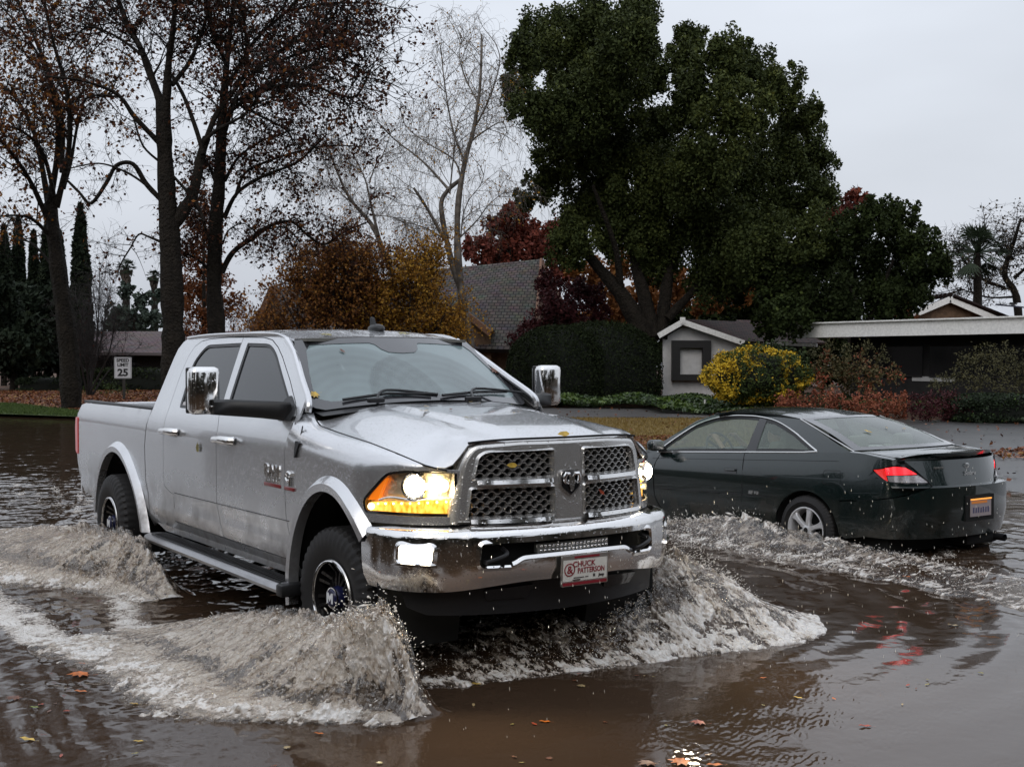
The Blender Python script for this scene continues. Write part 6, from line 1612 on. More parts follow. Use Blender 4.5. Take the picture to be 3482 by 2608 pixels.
# autumn thicket in front of the left part of the big house
crown_tree('sweetgum_tree', 'narrow orange leaved tree between the two straight dark trunks', 'tree', [(440, 430, 22), (432, 475, 34), (440, 530, 42), (432, 590, 48), (440, 640, 52), (480, 600, 28), (395, 620, 30), (430, 690, 55), (500, 660, 34)], 62, M_ORG, 0.16, 900, [([(440, 790), (440, 640), (440, 440)], .16, .04, 0)], group='trees with orange autumn leaves', seed=38, dy=1.5)
crown_tree('bare_tree', 'hazy brown leafless thicket beyond the low roof, left of the brown gable', 'tree', [(520, 680, 30), (550, 700, 24), (400, 700, 40), (480, 710, 40), (540, 720, 26)], 75, attr_mat('brown_thicket_twig', [(0, (0.05, 0.03, 0.03)), (1, (0.12, 0.07, 0.06))]), 0.16, 900, [([(500, 790), (505, 700)], .12, .05, 0)], seed=39, aspect=.15)
def shrub_tree(name, label, base, tips, Y, mt, lm, leaf, size, seed, spreadn=2, group=None, r0=.05, **kw):
    T = Tree(seed); root = thing(name, label, 'tree', (0, 0, 0), 0, group)
    for (x, y) in tips:
        b = pt(base[0] + T.rng.uniform(-10, 10), base[1], Y); t_ = pt(x, y, Y + T.rng.uniform(-1.5, 1.5)); m = b.lerp(t_, .5) + Vector((T.rng.uniform(-.3, .3), 0, T.rng.uniform(0, .4)))
        q, rr = T.limb([b, m, t_], r0, .015, 5); T.segs += [(q[i], q[i + 1]) for i in range(3, len(q) - 1)]
    T.fuzz(T.segs, [(130, 1.1, .012, .6, .4, kw.get('droop', 0)), (900, .7, .007, .7, .2, kw.get('droop', 0)), (3500, .35, .005, .8, 0, kw.get('droop', 0))], leaf, .10)
    place_tree(root, T, M_TWIG, lm, size)
    
    return root
shrub_tree('thorn_tree', 'rust brown twiggy tree in front of the brown gable', (690, 790), [(610, 640), (640, 580), (670, 560), (700, 540), (730, 550), (590, 690), (760, 590), (640, 650), (700, 600), (570, 720), (740, 640)], 44, None, M_ORB, 15000, 0.10, 41, group='autumn trees before the big house')
shrub_tree('thorn_tree', 'brown and red twiggy tree left of the forked birch', (770, 790), [(740, 560), (770, 570), (790, 540), (800, 600), (820, 560), (750, 640), (830, 620), (760, 690)], 45, None, M_ORB, 12000, 0.10, 42, group='autumn trees before the big house')
shrub_tree('golden_tree', 'golden leaved small tree filling the space between the two birches', (890, 790), [(820, 620), (860, 580), (900, 550), (930, 560), (960, 600), (980, 650), (840, 680), (880, 640), (930, 660), (990, 700), (820, 730), (960, 720)], 44, None, M_LVY, 19000, 0.095, 43, group='autumn trees before the big house', droop=.2)
shrub_tree('bare_tree', 'small leafless shrub tree behind the speed limit sign', (196, 862), [(150, 700), (180, 660), (200, 620), (215, 590), (240, 620), (250, 680), (225, 700), (290, 760), (170, 740)], 50, None, M_LVD, 250, 0.05, 44, r0=.05)
# cypresses at the far left
M_CYP = attr_mat('cypress_leaf', [(0, (0.008, 0.012, 0.008)), (0.7, (0.018, 0.026, 0.015)), (1, (0.034, 0.045, 0.022))], spec=.1)
def cypress(label, x, top, bot, w, Y, seed, dens=1.0):
    rng = np.random.default_rng(seed); root = thing('cypress_tree', label, 'tree', (0, 0, 0), 0, 'dark cypresses at the left')
    a = pt(x, top, Y); b = pt(x, bot, Y); H = a.z - b.z; R = (pt(x + w / 2, top, Y) - a).x
    n = int(9000 * dens); t = rng.random(n) ** .8; ang = rng.random(n) * 2 * pi
    prof = np.sin(np.clip(t * 1.1, 0, 1) * pi / 2) ** .75 * (1 - .15 * t)
    lump = 1 + .14 * np.sin(ang * 3 + t * 17 + seed) + .10 * np.sin(ang * 5 - t * 41)
    r = R * prof * lump * (0.72 + .32 * rng.random(n)) 
    P = np.c_[a.x + r * np.cos(ang), Y + r * np.sin(ang), a.z - t * H]
    leaves('crown', P, 0.30, M_CYP, root, rng=rng, aspect=.4, up=.8)
    MB().tube([pt(x, top + 60, Y), pt(x, bot, Y) - Vector((0, 0, 1.5))], [.05, .18], 8).build('trunk', M_BARK, root)
    return root
for i, (lb, x, top, w) in enumerate((('dark cypress standing apart on the right of the cypress row, against the sky', 173, 440, 52), ('cypress immediately left of the leftmost tree trunk', 100, 478, 44), ('slim cypress third from the right in the row', 72, 500, 34), ('cypress at the very left edge of the row', 8, 488, 46), ('taller cypress second from the left edge', 38, 470, 44), ('low cypress hidden behind the leftmost tree trunk', 128, 500, 42))):
    cypress(lb, x, top, 790, w, 62 + i * 1.3, 50 + i)
crown_tree('conifer', 'dark shaggy trees massed at the left edge behind the low hedge', 'tree', [(10, 720, 60), (60, 740, 55), (0, 640, 50), (60, 660, 50), (110, 720, 40), (20, 780, 50), (90, 790, 40), (-30, 760, 60), (110, 650, 34)], 57, M_CYP, 0.26, 1300, [([(30, 850), (30, 700)], .2, .1, 0)], seed=60)
crown_tree('conifer', 'distant grey-green conifer mass below the two palms', 'tree', [(255, 680, 26), (272, 630, 18), (300, 700, 34), (310, 650, 20), (335, 690, 22), (345, 640, 14), (240, 705, 20), (270, 700, 30)], 95, attr_mat('distant_leaf', [(0, (0.025, 0.038, 0.030)), (1, (0.055, 0.075, 0.055))]), 0.35, 600, [([(290, 790), (290, 680)], .2, .1, 0)], seed=61)
# palms
def palm(label, x, y, Y, r, base_y, trunk_r, seed, dead=True):
    rng = random.Random(seed); root = thing('palm_tree', label, 'palm tree', (0, 0, 0), 0, 'fan palms against the sky')
    c = pt(x, y, Y); R = (pt(x + r, y, Y) - c).x; b = pt(x + rng.uniform(-2, 2), base_y, Y)
    MB().tube([b, b.lerp(c, .5) + Vector((.05, 0, 0)), c], [trunk_r * 1.2, trunk_r, trunk_r * .8], 10).build('trunk', M_BARK, root)
    m = MB()
    for k in range(34):
        a = rng.uniform(0, 2 * pi); e = rng.uniform(-.8, 1.35)
        d = Vector((cos(a) * cos(e), sin(a) * cos(e), sin(e))); L = R * rng.uniform(.8, 1.0)
        hub = c + d * L * .55; side_ = d.cross(Vector((0, 0, 1))); side_ = side_.normalized() if side_.length > .1 else Vector((1, 0, 0)); upv = side_.cross(d)
        m.tube([c, c + d * L * .3 + Vector((0, 0, .02)), hub], .02 * R + .006, 3, cap=False)
        for j in range(11):
            f = -1.25 + 2.5 * j / 10; dd_ = (d * cos(f) + side_ * sin(f)).normalized(); tip = hub + dd_ * L * .5 - Vector((0, 0, L * .10 * (1 + abs(f)))); w_ = upv.cross(dd_).normalized() * .026 * R
            mid = hub.lerp(tip, .5) + Vector((0, 0, .02))
            m.add([hub, mid + w_, tip, mid - w_], [(0, 1, 2, 3)])
    m.build('fronds', MATS.get('palm_frond') or mat('palm_frond', (0.020, 0.034, 0.014), rough=.6, noise_amt=.3), root, smooth=False)
    if dead:
        m = MB()
        for k in range(60):
            a = rng.uniform(0, 2 * pi); q = rng.uniform(.1, 1.0); p = c - Vector((0, 0, R * 1.3 * q)) + Vector((cos(a), sin(a), 0)) * R * (.5 - .25 * q)
            m.add([c - Vector((0, 0, R * .9 * q)), p + Vector((.12, 0, 0)) * R, p - Vector((0, 0, R * .4)), p - Vector((.12, 0, 0)) * R], [(0, 1, 2, 3)])
        m.build('dead_fronds', MATS.get('dead_frond') or mat('dead_frond', (0.06, 0.045, 0.035), rough=.8), root, smooth=False)
    return root
palm('shaggy palm with brown skirt above the distant conifers, left of the two distant palms', 272, 580, 100, 26, 760, .30, 1)
palm('smaller palm touching the tall forked trunk, right of the two distant palms', 332, 598, 104, 20, 760, .28, 2)
palm('palm with a round fan crown above the tiled roof at the right edge', 2110, 545, 58, 80, 720, .20, 3, False)
T = Tree(71); Y = 72
TO = dict(start=.3)
limbs_from(T, [([(2205, 760), (2195, 640), (2170, 590), (2190, 520), (2205, 470)], .3, .06, 0), ([(2170, 620), (2120, 600), (2080, 560), (2060, 520)], .12, .03, 1), ([(2190, 560), (2150, 520), (2120, 490)], .1, .03, 1), ([(2190, 600), (2230, 560), (2260, 500)], .12, .03, 1), ([(2185, 640), (2130, 640), (2070, 620)], .08, .03, 1)], lambda u, v, y: pt(u, v, y), Y, TO)
T.fuzz(T.segs, [(110, 1.6, .03, 1, .1, 0), (900, .8, .014, 1, 0, 0), (2200, .4, .010, 1, 0, 0)], 2200, .12)
ok_ = thing('oak_tree', 'gnarled almost leafless oak behind the palm at the right edge', 'tree')
place_tree(ok_, T, M_BARK, attr_mat('oak_leaf', [(0, (0.03, 0.022, 0.014)), (1, (0.09, 0.065, 0.035))]), .14)

# ------------------------------------------------------------------ houses
def tile_mat(name, c1, c2, scale=(3.2, 1, 3.2), rough=0.55, spec=0.15):
    """Rows of roof tiles: offset courses in object space with dark joints and a stepped bump."""
    m = bpy.data.materials.new(name); m.use_nodes = True; n, l = m.node_tree.nodes, m.node_tree.links; b = n['Principled BSDF']
    b.inputs['Roughness'].default_value = rough; b.inputs['Specular IOR Level'].default_value = spec
    a = n.new('ShaderNodeUVMap'); br = n.new('ShaderNodeTexBrick'); br.inputs['Scale'].default_value = 1
    br.inputs['Brick Width'].default_value = 0.26; br.inputs['Row Height'].default_value = 0.24; br.inputs['Mortar Size'].default_value = 0.022
    br.inputs['Color1'].default_value = (*c1, 1); br.inputs['Color2'].default_value = (*c2, 1); br.inputs['Mortar'].default_value = (*[c * .3 for c in c1], 1)
    l.new(a.outputs[0], br.inputs['Vector'])
    nz = n.new('ShaderNodeTexNoise'); nz.inputs['Scale'].default_value = 2.0; mx = n.new('ShaderNodeMix'); mx.data_type = 'RGBA'; mx.blend_type = 'MULTIPLY'; mx.inputs['Factor'].default_value = .6
    l.new(a.outputs[0], nz.inputs['Vector']); l.new(br.outputs['Color'], mx.inputs[6]); l.new(nz.outputs['Color'], mx.inputs[7]); l.new(mx.outputs[2], b.inputs['Base Color'])
    bp = n.new('ShaderNodeBump'); bp.inputs['Strength'].default_value = 0.9; bp.inputs['Distance'].default_value = 0.05; bp.invert = True
    l.new(br.outputs['Fac'], bp.inputs['Height']); l.new(bp.outputs[0], b.inputs['Normal'])
    MATS[name] = m; return m
M_TGREY = tile_mat('grey_shingle', (0.085, 0.072, 0.064), (0.13, 0.112, 0.10), rough=0.7)
M_TBRN = tile_mat('brown_tile', (0.060, 0.028, 0.022), (0.11, 0.052, 0.040), rough=0.7)
M_TMAU = tile_mat('mauve_shingle', (0.115, 0.070, 0.070), (0.15, 0.095, 0.095), rough=0.55)
M_STUC = mat('white_stucco', (0.55, 0.54, 0.53), rough=0.8, noise_amt=0.08, noise_scale=6, bump=0.4, bump_scale=80, bumpdist=0.01)
M_FASC = mat('white_fascia', (0.84, 0.83, 0.80), rough=0.55, noise_amt=0.12, noise_scale=14, bump=0.3, bump_scale=20, bumpdist=0.02)
M_DWALL = mat('dark_house_wall', (0.020, 0.018, 0.018), rough=0.8, noise_amt=0.3, noise_scale=3)
M_TAN = mat('tan_gable_wall', (0.14, 0.085, 0.05), rough=0.8, noise_amt=0.3, noise_scale=5, bump=0.5, bump_scale=12, bumpdist=0.05)
M_BRWD = mat('brown_bargeboard', (0.17, 0.085, 0.048), rough=0.7, noise_amt=0.2)
M_FRAMEB = mat('black_window_frame', (0.012, 0.011, 0.011), rough=0.6)
M_HGLASS = mat('house_glass', (0.012, 0.012, 0.014), rough=0.15, coat=0.0)
def slab(name, quad, th, mt, parent, uv=True):
    """A roof or wall slab from four corners, with thickness; UVs in metres."""
    q = [Vector(p) for p in quad]; n = (q[1] - q[0]).cross(q[3] - q[0]).normalized()
    if n.z < 0: n = -n
    V = q + [p - n * th for p in q]
    F = [(0, 1, 2, 3), (7, 6, 5, 4), (0, 4, 5, 1), (1, 5, 6, 2), (2, 6, 7, 3), (3, 7, 4, 0)]
    me = bpy.data.meshes.new(name); me.from_pydata([tuple(v) for v in V], [], F)
    ex = (q[1] - q[0]).normalized(); ey = (q[3] - q[0]); ey = (ey - ex * ey.dot(ex)).normalized()
    u = me.uv_layers.new(name='UVMap')
    for lp in me.loops:
        d = V[lp.vertex_index] - q[0]; u.data[lp.index].uv = (d.dot(ex), d.dot(ey))
    return link(name, me, mt, parent)
def wallq(name, quad, th, mt, parent):
    q = [Vector(p) for p in quad]; n = (q[1] - q[0]).cross(q[-1] - q[0]).normalized()
    if n.y > 0: n = -n
    k = len(q); V = q + [p - n * th for p in q]
    F = [tuple(range(k)), tuple(range(2 * k - 1, k - 1, -1))] + [(i, (i + 1) % k, k + (i + 1) % k, k + i) for i in range(k)]
    return mesh(name, V, F, mt, parent, smooth=False)
def beam(name, a, b, w, h, mt, parent, up=(0, 0, 1)):
    a, b = Vector(a), Vector(b); d = (b - a).normalized(); u = Vector(up); s = d.cross(u).normalized(); u = s.cross(d)
    V = [p + s * x * w / 2 + u * y * h / 2 for p in (a, b) for x, y in ((-1, -1), (1, -1), (1, 1), (-1, 1))]
    return mesh(name, V, [(0, 1, 2, 3), (7, 6, 5, 4), (0, 4, 5, 1), (1, 5, 6, 2), (2, 6, 7, 3), (3, 7, 4, 0)], mt, parent, smooth=False)
# white-fascia flat roofed house at the right
H = thing('flat_roofed_house', 'low dark-walled house with a long flat roof edged in a broad white board, right edge', 'house')
A = pt(1722, 700, 44); B = pt(2212, 684, 37); Dn = (B - A); C = A + Dn * 1.7
A2 = pt(1722, 729, 44)
hgt = A.z - A2.z
A0 = A - Vector((0, 0, hgt / 2)); C0 = C - Vector((0, 0, hgt / 2))
back = Vector((Dn.y, -Dn.x, 0)).normalized(); back = back if back.y > 0 else -back
beam('fascia', A0, C0, 0.10, hgt, M_FASC, H)
beam('fascia_cap', A0 + Vector((0, 0, hgt / 2 + .025)) - back * .04, C0 + Vector((0, 0, hgt / 2 + .025)) - back * .04, 0.22, 0.05, M_FASC, H)
beam('fascia', A0 + back * .06, A0 + back * 6, 0.10, hgt, M_FASC, H)
slab('roof', [A + Vector((0, 0, -.03)), C + Vector((0, 0, -.03)), C + back * 9 + Vector((0, 0, -.03)), A + back * 9 + Vector((0, 0, -.03))], 0.12, mat('roof_gravel', (0.12, .115, .11), rough=.8), H)
wz0 = LAND_Z
f1 = A0 + back * 1.6 + Dn * 0.12; f2 = C0 + back * 1.6
def hw(t, z): p = f1.lerp(f2, t); return Vector((p.x, p.y, z))
wallq('wall', [hw(0, wz0), hw(1, wz0), hw(1, A.z - hgt + .42), hw(0, A.z - hgt + .10)], .15, M_DWALL, H)
for (a, b) in ((.10, .22), (.24, .36), (.38, .52), (.55, .80)):
    off = -back * .04
    w_ = wallq('window', [hw(a, 1.15) + off, hw(b, 1.15) + off, hw(b, A.z - hgt - .28) + off, hw(a, A.z - hgt - .28) + off], .03, M_HGLASS, H)
    for z_ in (1.15, A.z - hgt - .28): beam('window_frame', hw(a, z_) + off * 1.5, hw(b, z_) + off * 1.5, .05, .06, M_DWALL, w_)
    if a == .24: wallq('window_wall', [hw(.19, .98) + off, hw(.31, .98) + off, hw(.31, 1.14) + off, hw(.19, 1.14) + off], .03, M_STUC, H)
for t in (0.0, .155, .35, .58, .81): beam('post', hw(t, wz0) - back * .10, hw(t, A.z - hgt) - back * .10, .12, .12, M_DWALL, H)
# tiled gable behind it
H = thing('gabled_house', 'white gable with brown tiles rising above the flat white roof at the right edge', 'house')
Y = 56; pk = pt(2047, 641, Y); l_ = pt(1925, 690, Y); r_ = pt(2212, 700, Y) + Vector((0.0, 0, 0)); r_ = Vector((2 * pk.x - l_.x, Y, l_.z)); bk_ = Vector((2.2, 9, 0))
slab('roof', [l_ + Vector((-.3, -.3, -.12)), pk + Vector((0, -.3, .06)), pk + bk_, l_ + bk_ + Vector((-.3, 0, -.12))], .10, M_TBRN, H)
slab('roof', [pk + Vector((0, -.3, .06)), r_ + Vector((.8, -.3, -.32)), r_ + bk_ + Vector((.8, 0, -.32)), pk + bk_ + Vector((0, 0, .06))], .10, M_TBRN, H)
beam('bargeboard', l_ + Vector((-.2, -.32, -.24)), pk + Vector((0, -.32, -.10)), .08, .26, M_FASC, H)
beam('bargeboard', pk + Vector((0, -.32, -.10)), r_ + Vector((.7, -.32, -.46)), .08, .26, M_FASC, H)
wallq('wall', [(l_.x, Y, 0), (r_.x, Y, 0), (r_.x, Y, l_.z - .2), (pk.x, Y, pk.z - .2), (l_.x, Y, l_.z - .2)], .2, M_TAN, H)
for k in range(9):   # ridge and verge tiles
    p = pk + Vector((0, -.3 + k * .55, .10 + 0)); MB().tube([p, p + Vector((0.1, .5, 0))], .12, 8).build('ridge_tile', M_TBRN, H)
for k in range(12):
    p = pk.lerp(r_ + Vector((.8, 0, -.3)), (k + .5) / 12) + Vector((0, -.34, .10)); MB().tube([p, p + Vector((.3, 0, -.11))], .10, 6).build('verge_tile', M_TBRN, H)
pn = slab('solar_panel', [pt(2150, 655, 55), pt(2330, 672, 55), pt(2330, 660, 60), pt(2160, 650, 60)], .06, mat('solar_panel_blue', (.03, .035, .06), rough=.12, coat=1), H)
# small white gabled garage with the black-framed niche
H = thing('garage', 'small white gabled building with a thick black window frame, left of the yellow bush', 'garage')
Y = 47; pk = pt(1471, 692, Y); l_ = pt(1419, 721, Y); r_ = pt(1603, 736, Y); bk_ = Vector((4.6, 5.5, -0.0))
slab('roof', [l_ + Vector((0, -.4, 0)), pk + Vector((0, -.4, .05)), pk + bk_, l_ + bk_], .10, M_TBRN, H)
slab('roof', [pk + Vector((0, -.4, .05)), r_ + Vector((0, -.4, 0)), r_ + bk_, pk + bk_ + Vector((0, 0, .05))], .10, M_TBRN, H)
beam('bargeboard', l_ + Vector((0, -.42, -.08)), pk + Vector((0, -.42, -.06)), .07, .20, M_FASC, H)
beam('bargeboard', pk + Vector((0, -.42, -.06)), r_ + Vector((0, -.42, -.08)), .07, .20, M_FASC, H)
MB().box((pk.x, Y - .44, pk.z - .02), (.20, .09, .26), ch=.01).build('gable_block', M_FASC, H)
wl_x, wr_x = pt(1432, 760, Y).x, pt(1592, 760, Y).x
zl = l_.z - .05; zr = r_.z - .02
wallq('wall', [(wl_x, Y, 0), (wr_x, Y, 0), (wr_x, Y, zr), (pk.x, Y, pk.z - .15), (wl_x, Y, zl)], .2, M_STUC, H)
wallq('wall', [(wr_x, Y, 0), (wr_x + 1.6, Y + 7, 0), (wr_x + 1.6, Y + 7, zr), (wr_x, Y, zr)], .02, M_STUC, H)
a, b = pt(1450, 735, Y), pt(1533, 821, Y); c, d = pt(1467, 751, Y), pt(1515, 808, Y)
nf = MB()
for (x0, x1, z0, z1) in ((a.x, b.x, a.z, c.z), (a.x, b.x, d.z, b.z), (a.x, c.x, c.z, d.z), (d.x, b.x, c.z, d.z)): nf.box(((x0 + x1) / 2, Y - .16, (z0 + z1) / 2), (abs(x1 - x0), .32, abs(z1 - z0)))
nf.build('window_frame', M_FRAMEB, H, smooth=False)
MB().box(((c.x + d.x) / 2, Y - .03, (c.z + d.z) / 2), (d.x - c.x, .04, c.z - d.z)).build('window_panel', M_STUC, H, smooth=False)
# low wing with gutter between garage and flat-roofed house
g0, g1 = pt(1585, 738, 48.5), pt(1765, 745, 47)
beam('gutter', g0, g1, .12, .12, M_FASC, H)
slab('wing_roof', [g0 + Vector((0, 0, .08)), g1 + Vector((0, 0, .08)), g1 + Vector((1, 5, 1.0)), g0 + Vector((1, 5, 1.0))], .08, M_TBRN, H)
wallq('wing_wall', [(g0.x, 49.3, 0), (g1.x, 49, 0), (g1.x, 49, g1.z - .02), (g0.x, 49.3, g0.z - .02)], .1, M_DWALL, H)
# the big house with steep grey roof
H = thing('steep_roofed_house', 'big brown house with a steep grey shingle roof behind the birches', 'house')
rL, rR = pt(925, 584, 61), pt(1166, 560, 60); eL, eR = pt(915, 752, 54.5), pt(1150, 756, 54); bR = pt(1215, 655, 66); bL = pt(990, 655, 67)
slab('roof', [eL, eR, rR, rL], .18, M_TGREY, H)
slab('roof', [rL, rR, bR, bL], .18, M_TGREY, H)
beam('bargeboard', rR + Vector((.05, -.1, -.1)), bR + Vector((.05, 0, -.1)), .10, .30, M_BRWD, H)
beam('bargeboard', eR + Vector((.05, -.1, -.1)), rR + Vector((.05, -.1, -.1)), .10, .30, M_BRWD, H)
wallq('wall', [(eL.x, 55.2, 0), (eR.x - .3, 55.2, 0), (eR.x - .3, 55.2, eR.z + .3), (eL.x, 55.2, eL.z + .3)], .2, M_TAN, H)
wallq('gable_wall', [(eR.x - .4, 55.3, 0), (bR.x - .5, 66, 0), (bR.x - .5, 66, bR.z - .3), (rR.x - .4, 60, rR.z - .4), (eR.x - .4, 55.3, eR.z)], .2, M_BRWD, H)
# porch gable on the front slope
p0, p1, p2 = pt(985, 655, 54.6), pt(1060, 715, 53.9), pt(925, 720, 54)
bk2 = Vector((0.6, 5, 0.2))
slab('porch_roof', [p0, p1, p1 + bk2, p0 + bk2], .12, M_TGREY, H)
slab('porch_roof', [p2, p0, p0 + bk2, p2 + bk2], .12, M_TGREY, H)
beam('bargeboard', p0 + Vector((0, -.1, -.12)), p1 + Vector((0, -.1, -.12)), .10, .26, M_BRWD, H)
wallq('porch_wall', [(p2.x, 54.5, 0), (p1.x, 54.5, 0), (p1.x, 54.5, p1.z - .2), (p0.x, 54.5, p0.z - .2), (p2.x, 54.5, p2.z - .2)], .1, M_TAN, H)
wp = pt(940, 690, 54.3)
win_ = wallq('window', [(wp.x, 54.3, wp.z - 1.2), (wp.x + 1.1, 54.3, wp.z - 1.2), (wp.x + 1.1, 54.3, wp.z + .2), (wp.x, 54.3, wp.z + .2)], .05, M_HGLASS, H)
for t in (0, .5, 1): beam('window_frame', (wp.x + 1.1 * t, 54.2, wp.z - 1.2), (wp.x + 1.1 * t, 54.2, wp.z + .2), .05, .07, M_FASC, win_)
beam('window_frame', (wp.x, 54.2, wp.z - .5), (wp.x + 1.1, 54.2, wp.z - .5), .05, .07, M_FASC, win_)
# its lower left part
q0, q1 = pt(590, 621, 57), pt(940, 612, 62); e0, e1 = pt(640, 752, 53.5), pt(935, 755, 55)
slab('roof', [e0, e1, q1, q0], .16, mat('brown_shingle', (.05, .038, .032), rough=.6, noise_amt=.3, noise_scale=3), H)
gl, gr_ = pt(551, 716, 57), pt(690, 752, 56.6)
wallq('gable_wall', [(gl.x, 57, 0), (gr_.x, 56.8, 0), (gr_.x, 56.8, gr_.z), (q0.x, 57, q0.z), (gl.x, 57, gl.z)], .2, M_TAN, H)
beam('bargeboard', gl + Vector((-.1, -.15, -.1)), q0 + Vector((0, -.15, 0)), .12, .26, M_BRWD, H)
beam('bargeboard', q0 + Vector((0, -.15, 0)), gr_ + Vector((0, -.15, 0)), .12, .26, M_BRWD, H)
# low house at the left
H = thing('low_house', 'low house with a mauve shingle roof behind the speed limit sign', 'house')
Y = 66; a_, b_ = pt(118, 718, Y + 5), pt(580, 716, Y + 5); c_, d_ = pt(72, 764, Y), pt(575, 767, Y)
slab('roof', [c_, d_, b_, a_], .15, M_TMAU, H)
beam('gutter', c_ + Vector((0, -.05, -.02)), d_ + Vector((0, -.05, -.02)), .12, .14, mat('grey_gutter', (.12, .10, .10), rough=.5), H)
wallq('wall', [(c_.x + 1, Y + 1, 0), (d_.x, Y + 1, 0), (d_.x, Y + 1, c_.z), (c_.x + 1, Y + 1, c_.z)], .2, mat('grey_brown_wall', (.030, .027, .025), rough=.8, noise_amt=.3), H)
for dx in (130, 262, 420): 
    p = pt(dx, 790, Y + .95); MB().box((p.x, Y + .93, p.z), (1.6, .06, .9)).build('window', M_HGLASS, H, smooth=False)
beam('chimney', pt(505, 722, Y + 4), pt(505, 700, Y + 4), .6, .6, M_STUC, H) if False else None

# ------------------------------------------------------------------ hedges, shrubs, ivy
M_HEDGE = attr_mat('hedge_leaf', [(0, (0.008, 0.011, 0.004)), (0.7, (0.017, 0.025, 0.009)), (1, (0.034, 0.046, 0.014))], rough=.75, spec=.12)
M_HEDGC = mat('hedge_inside', (0.006, 0.008, 0.005), rough=.95)
def hedge(name, label, boxes, size, n, mt, seed, cat='hedge', power=3.0, group=None):
    rng = np.random.default_rng(seed); root = thing(name, label, cat, (0, 0, 0), 0, group); P = []; core = MB()
    for (c, r) in boxes:
        V, F = grid('x', 28, 16, lambda u, v: (c[0] + .93 * r[0] * math.copysign(abs(cos(2 * pi * u)) ** (2 / power), cos(2 * pi * u)) * cos((v - .5) * pi) ** (2 / power) if abs(v - .5) < .499 else c[0],
                                             c[1] + .93 * r[1] * math.copysign(abs(sin(2 * pi * u)) ** (2 / power), sin(2 * pi * u)) * cos((v - .5) * pi) ** (2 / power) if abs(v - .5) < .499 else c[1],
                                             c[2] + .93 * r[2] * math.copysign(abs(sin((v - .5) * pi)) ** (2 / power), sin((v - .5) * pi))), None, closed_u=True, build=False)
        core.add(V, F)
        k = n; u = rng.random(k) * 2 * pi; v = (np.arccos(1 - 2 * rng.random(k)) - pi / 2)
        cs = lambda a: np.sign(np.cos(a)) * np.abs(np.cos(a)) ** (2 / power); sn = lambda a: np.sign(np.sin(a)) * np.abs(np.sin(a)) ** (2 / power)
        lump = 1 + .018 * np.sin(u * 9 + v * 7) + .02 * rng.normal(size=k)
        P.append(np.c_[c[0] + r[0] * cs(u) * cs(v) * lump, c[1] + r[1] * sn(u) * cs(v) * lump, c[2] + r[2] * sn(v) * lump])
    core.build('branches', M_HEDGC, root)
    P = np.concatenate(P); t = np.clip(rng.normal(.45, .22, len(P)), 0, 1)
    leaves('foliage', P, size, mt, root, tint=t, rng=rng, aspect=.6)
    return root
def dbox(x0, y0, x1, y1, Y, ry, zlow=None):
    a, b = pt(x0, y0, Y), pt(x1, y1, Y); zb_ = b.z if zlow is None else zlow
    return (((a.x + b.x) / 2, Y + ry, (a.z + zb_) / 2), ((b.x - a.x) / 2, ry, (a.z - zb_) / 2))
hedge('round_hedge', 'big smooth rounded dark hedge between the truck and the garage', [dbox(1094, 702, 1340, 870, 43, 2.2, -.8), dbox(1170, 693, 1443, 870, 43.4, 2.3, -.8)], .075, 38000, M_HEDGE, 81, power=2.35)
hedge('clipped_hedge', 'long dark clipped hedge behind the speed limit sign', [dbox(165, 797, 600, 852, 57, 1.0, 0)], .12, 15000, M_HEDGE, 82, power=6)
hedge('clipped_hedge', 'low box hedge with a lighter top at the left edge', [dbox(30, 818, 165, 852, 56, 1.0, 0)], .10, 6000, attr_mat('box_hedge_leaf', [(0, (0.008, 0.013, 0.005)), (.8, (0.02, 0.035, 0.012)), (1, (.06, .09, .02))]), 83, power=6)
hedge('clipped_hedge', 'dark green hedge at the right edge beyond the driveway', [dbox(2085, 852, 2420, 925, 31.5, 1.0, 0)], .075, 16000, attr_mat('hedge_leaf_right', [(0, (0.006, 0.010, 0.004)), (.8, (0.016, 0.030, 0.010)), (1, (.05, .085, .015))]), 84, power=4)
def bush(name, label, L, Y, mt, size, n_per, seed, cat='bush', group=None, dz=1.0, dy=.5, aspect=.6, tb=0):
    return crown_tree(name, label, cat, L, Y, mt, size, n_per, group=group, dy=dy, seed=seed, dz=dz, part='foliage', aspect=aspect, tb=tb)
M_YB = attr_mat('yellow_bush_leaf', [(0, (0.016, 0.030, 0.007)), (0.60, (0.045, 0.065, 0.010)), (0.68, (0.42, 0.27, 0.015)), (1, (0.62, 0.42, 0.03))])
rng = np.random.default_rng(91)
rb = thing('yellow_bush', 'rounded bush of bright yellow and green leaves behind the coupe roof', 'bush')
c0 = pt(1636, 812, 36.5); rx = (pt(1738, 812, 36.5) - c0).x; rz = c0.z - pt(1636, 870, 36.5).z
n = 15000; d = rng.normal(size=(n, 3)); d /= np.linalg.norm(d, axis=1)[:, None]; lump = 1 + .10 * np.sin(d[:, 0] * 7 + 2) * np.cos(d[:, 2] * 6) + .05 * np.sin(d[:, 1] * 15 + d[:, 0] * 11) + .05 * rng.normal(size=n)
sg_ = lambda a: np.sign(a) * np.abs(a) ** .82
P = np.c_[c0.x + rx * sg_(d[:, 0]) * lump, c0.y + 1.2 * sg_(d[:, 1]) * lump, c0.z + rz * sg_(d[:, 2]) * lump]
nv = np.array([noise.noise(Vector(p) * 2.3) for p in P]); nv2 = np.array([noise.noise(Vector(p) * 6.0) for p in P])
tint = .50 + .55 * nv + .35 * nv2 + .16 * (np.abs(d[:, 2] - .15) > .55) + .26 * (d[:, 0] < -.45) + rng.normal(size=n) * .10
leaves('foliage', P, .085, M_YB, rb, tint=tint, rng=rng)
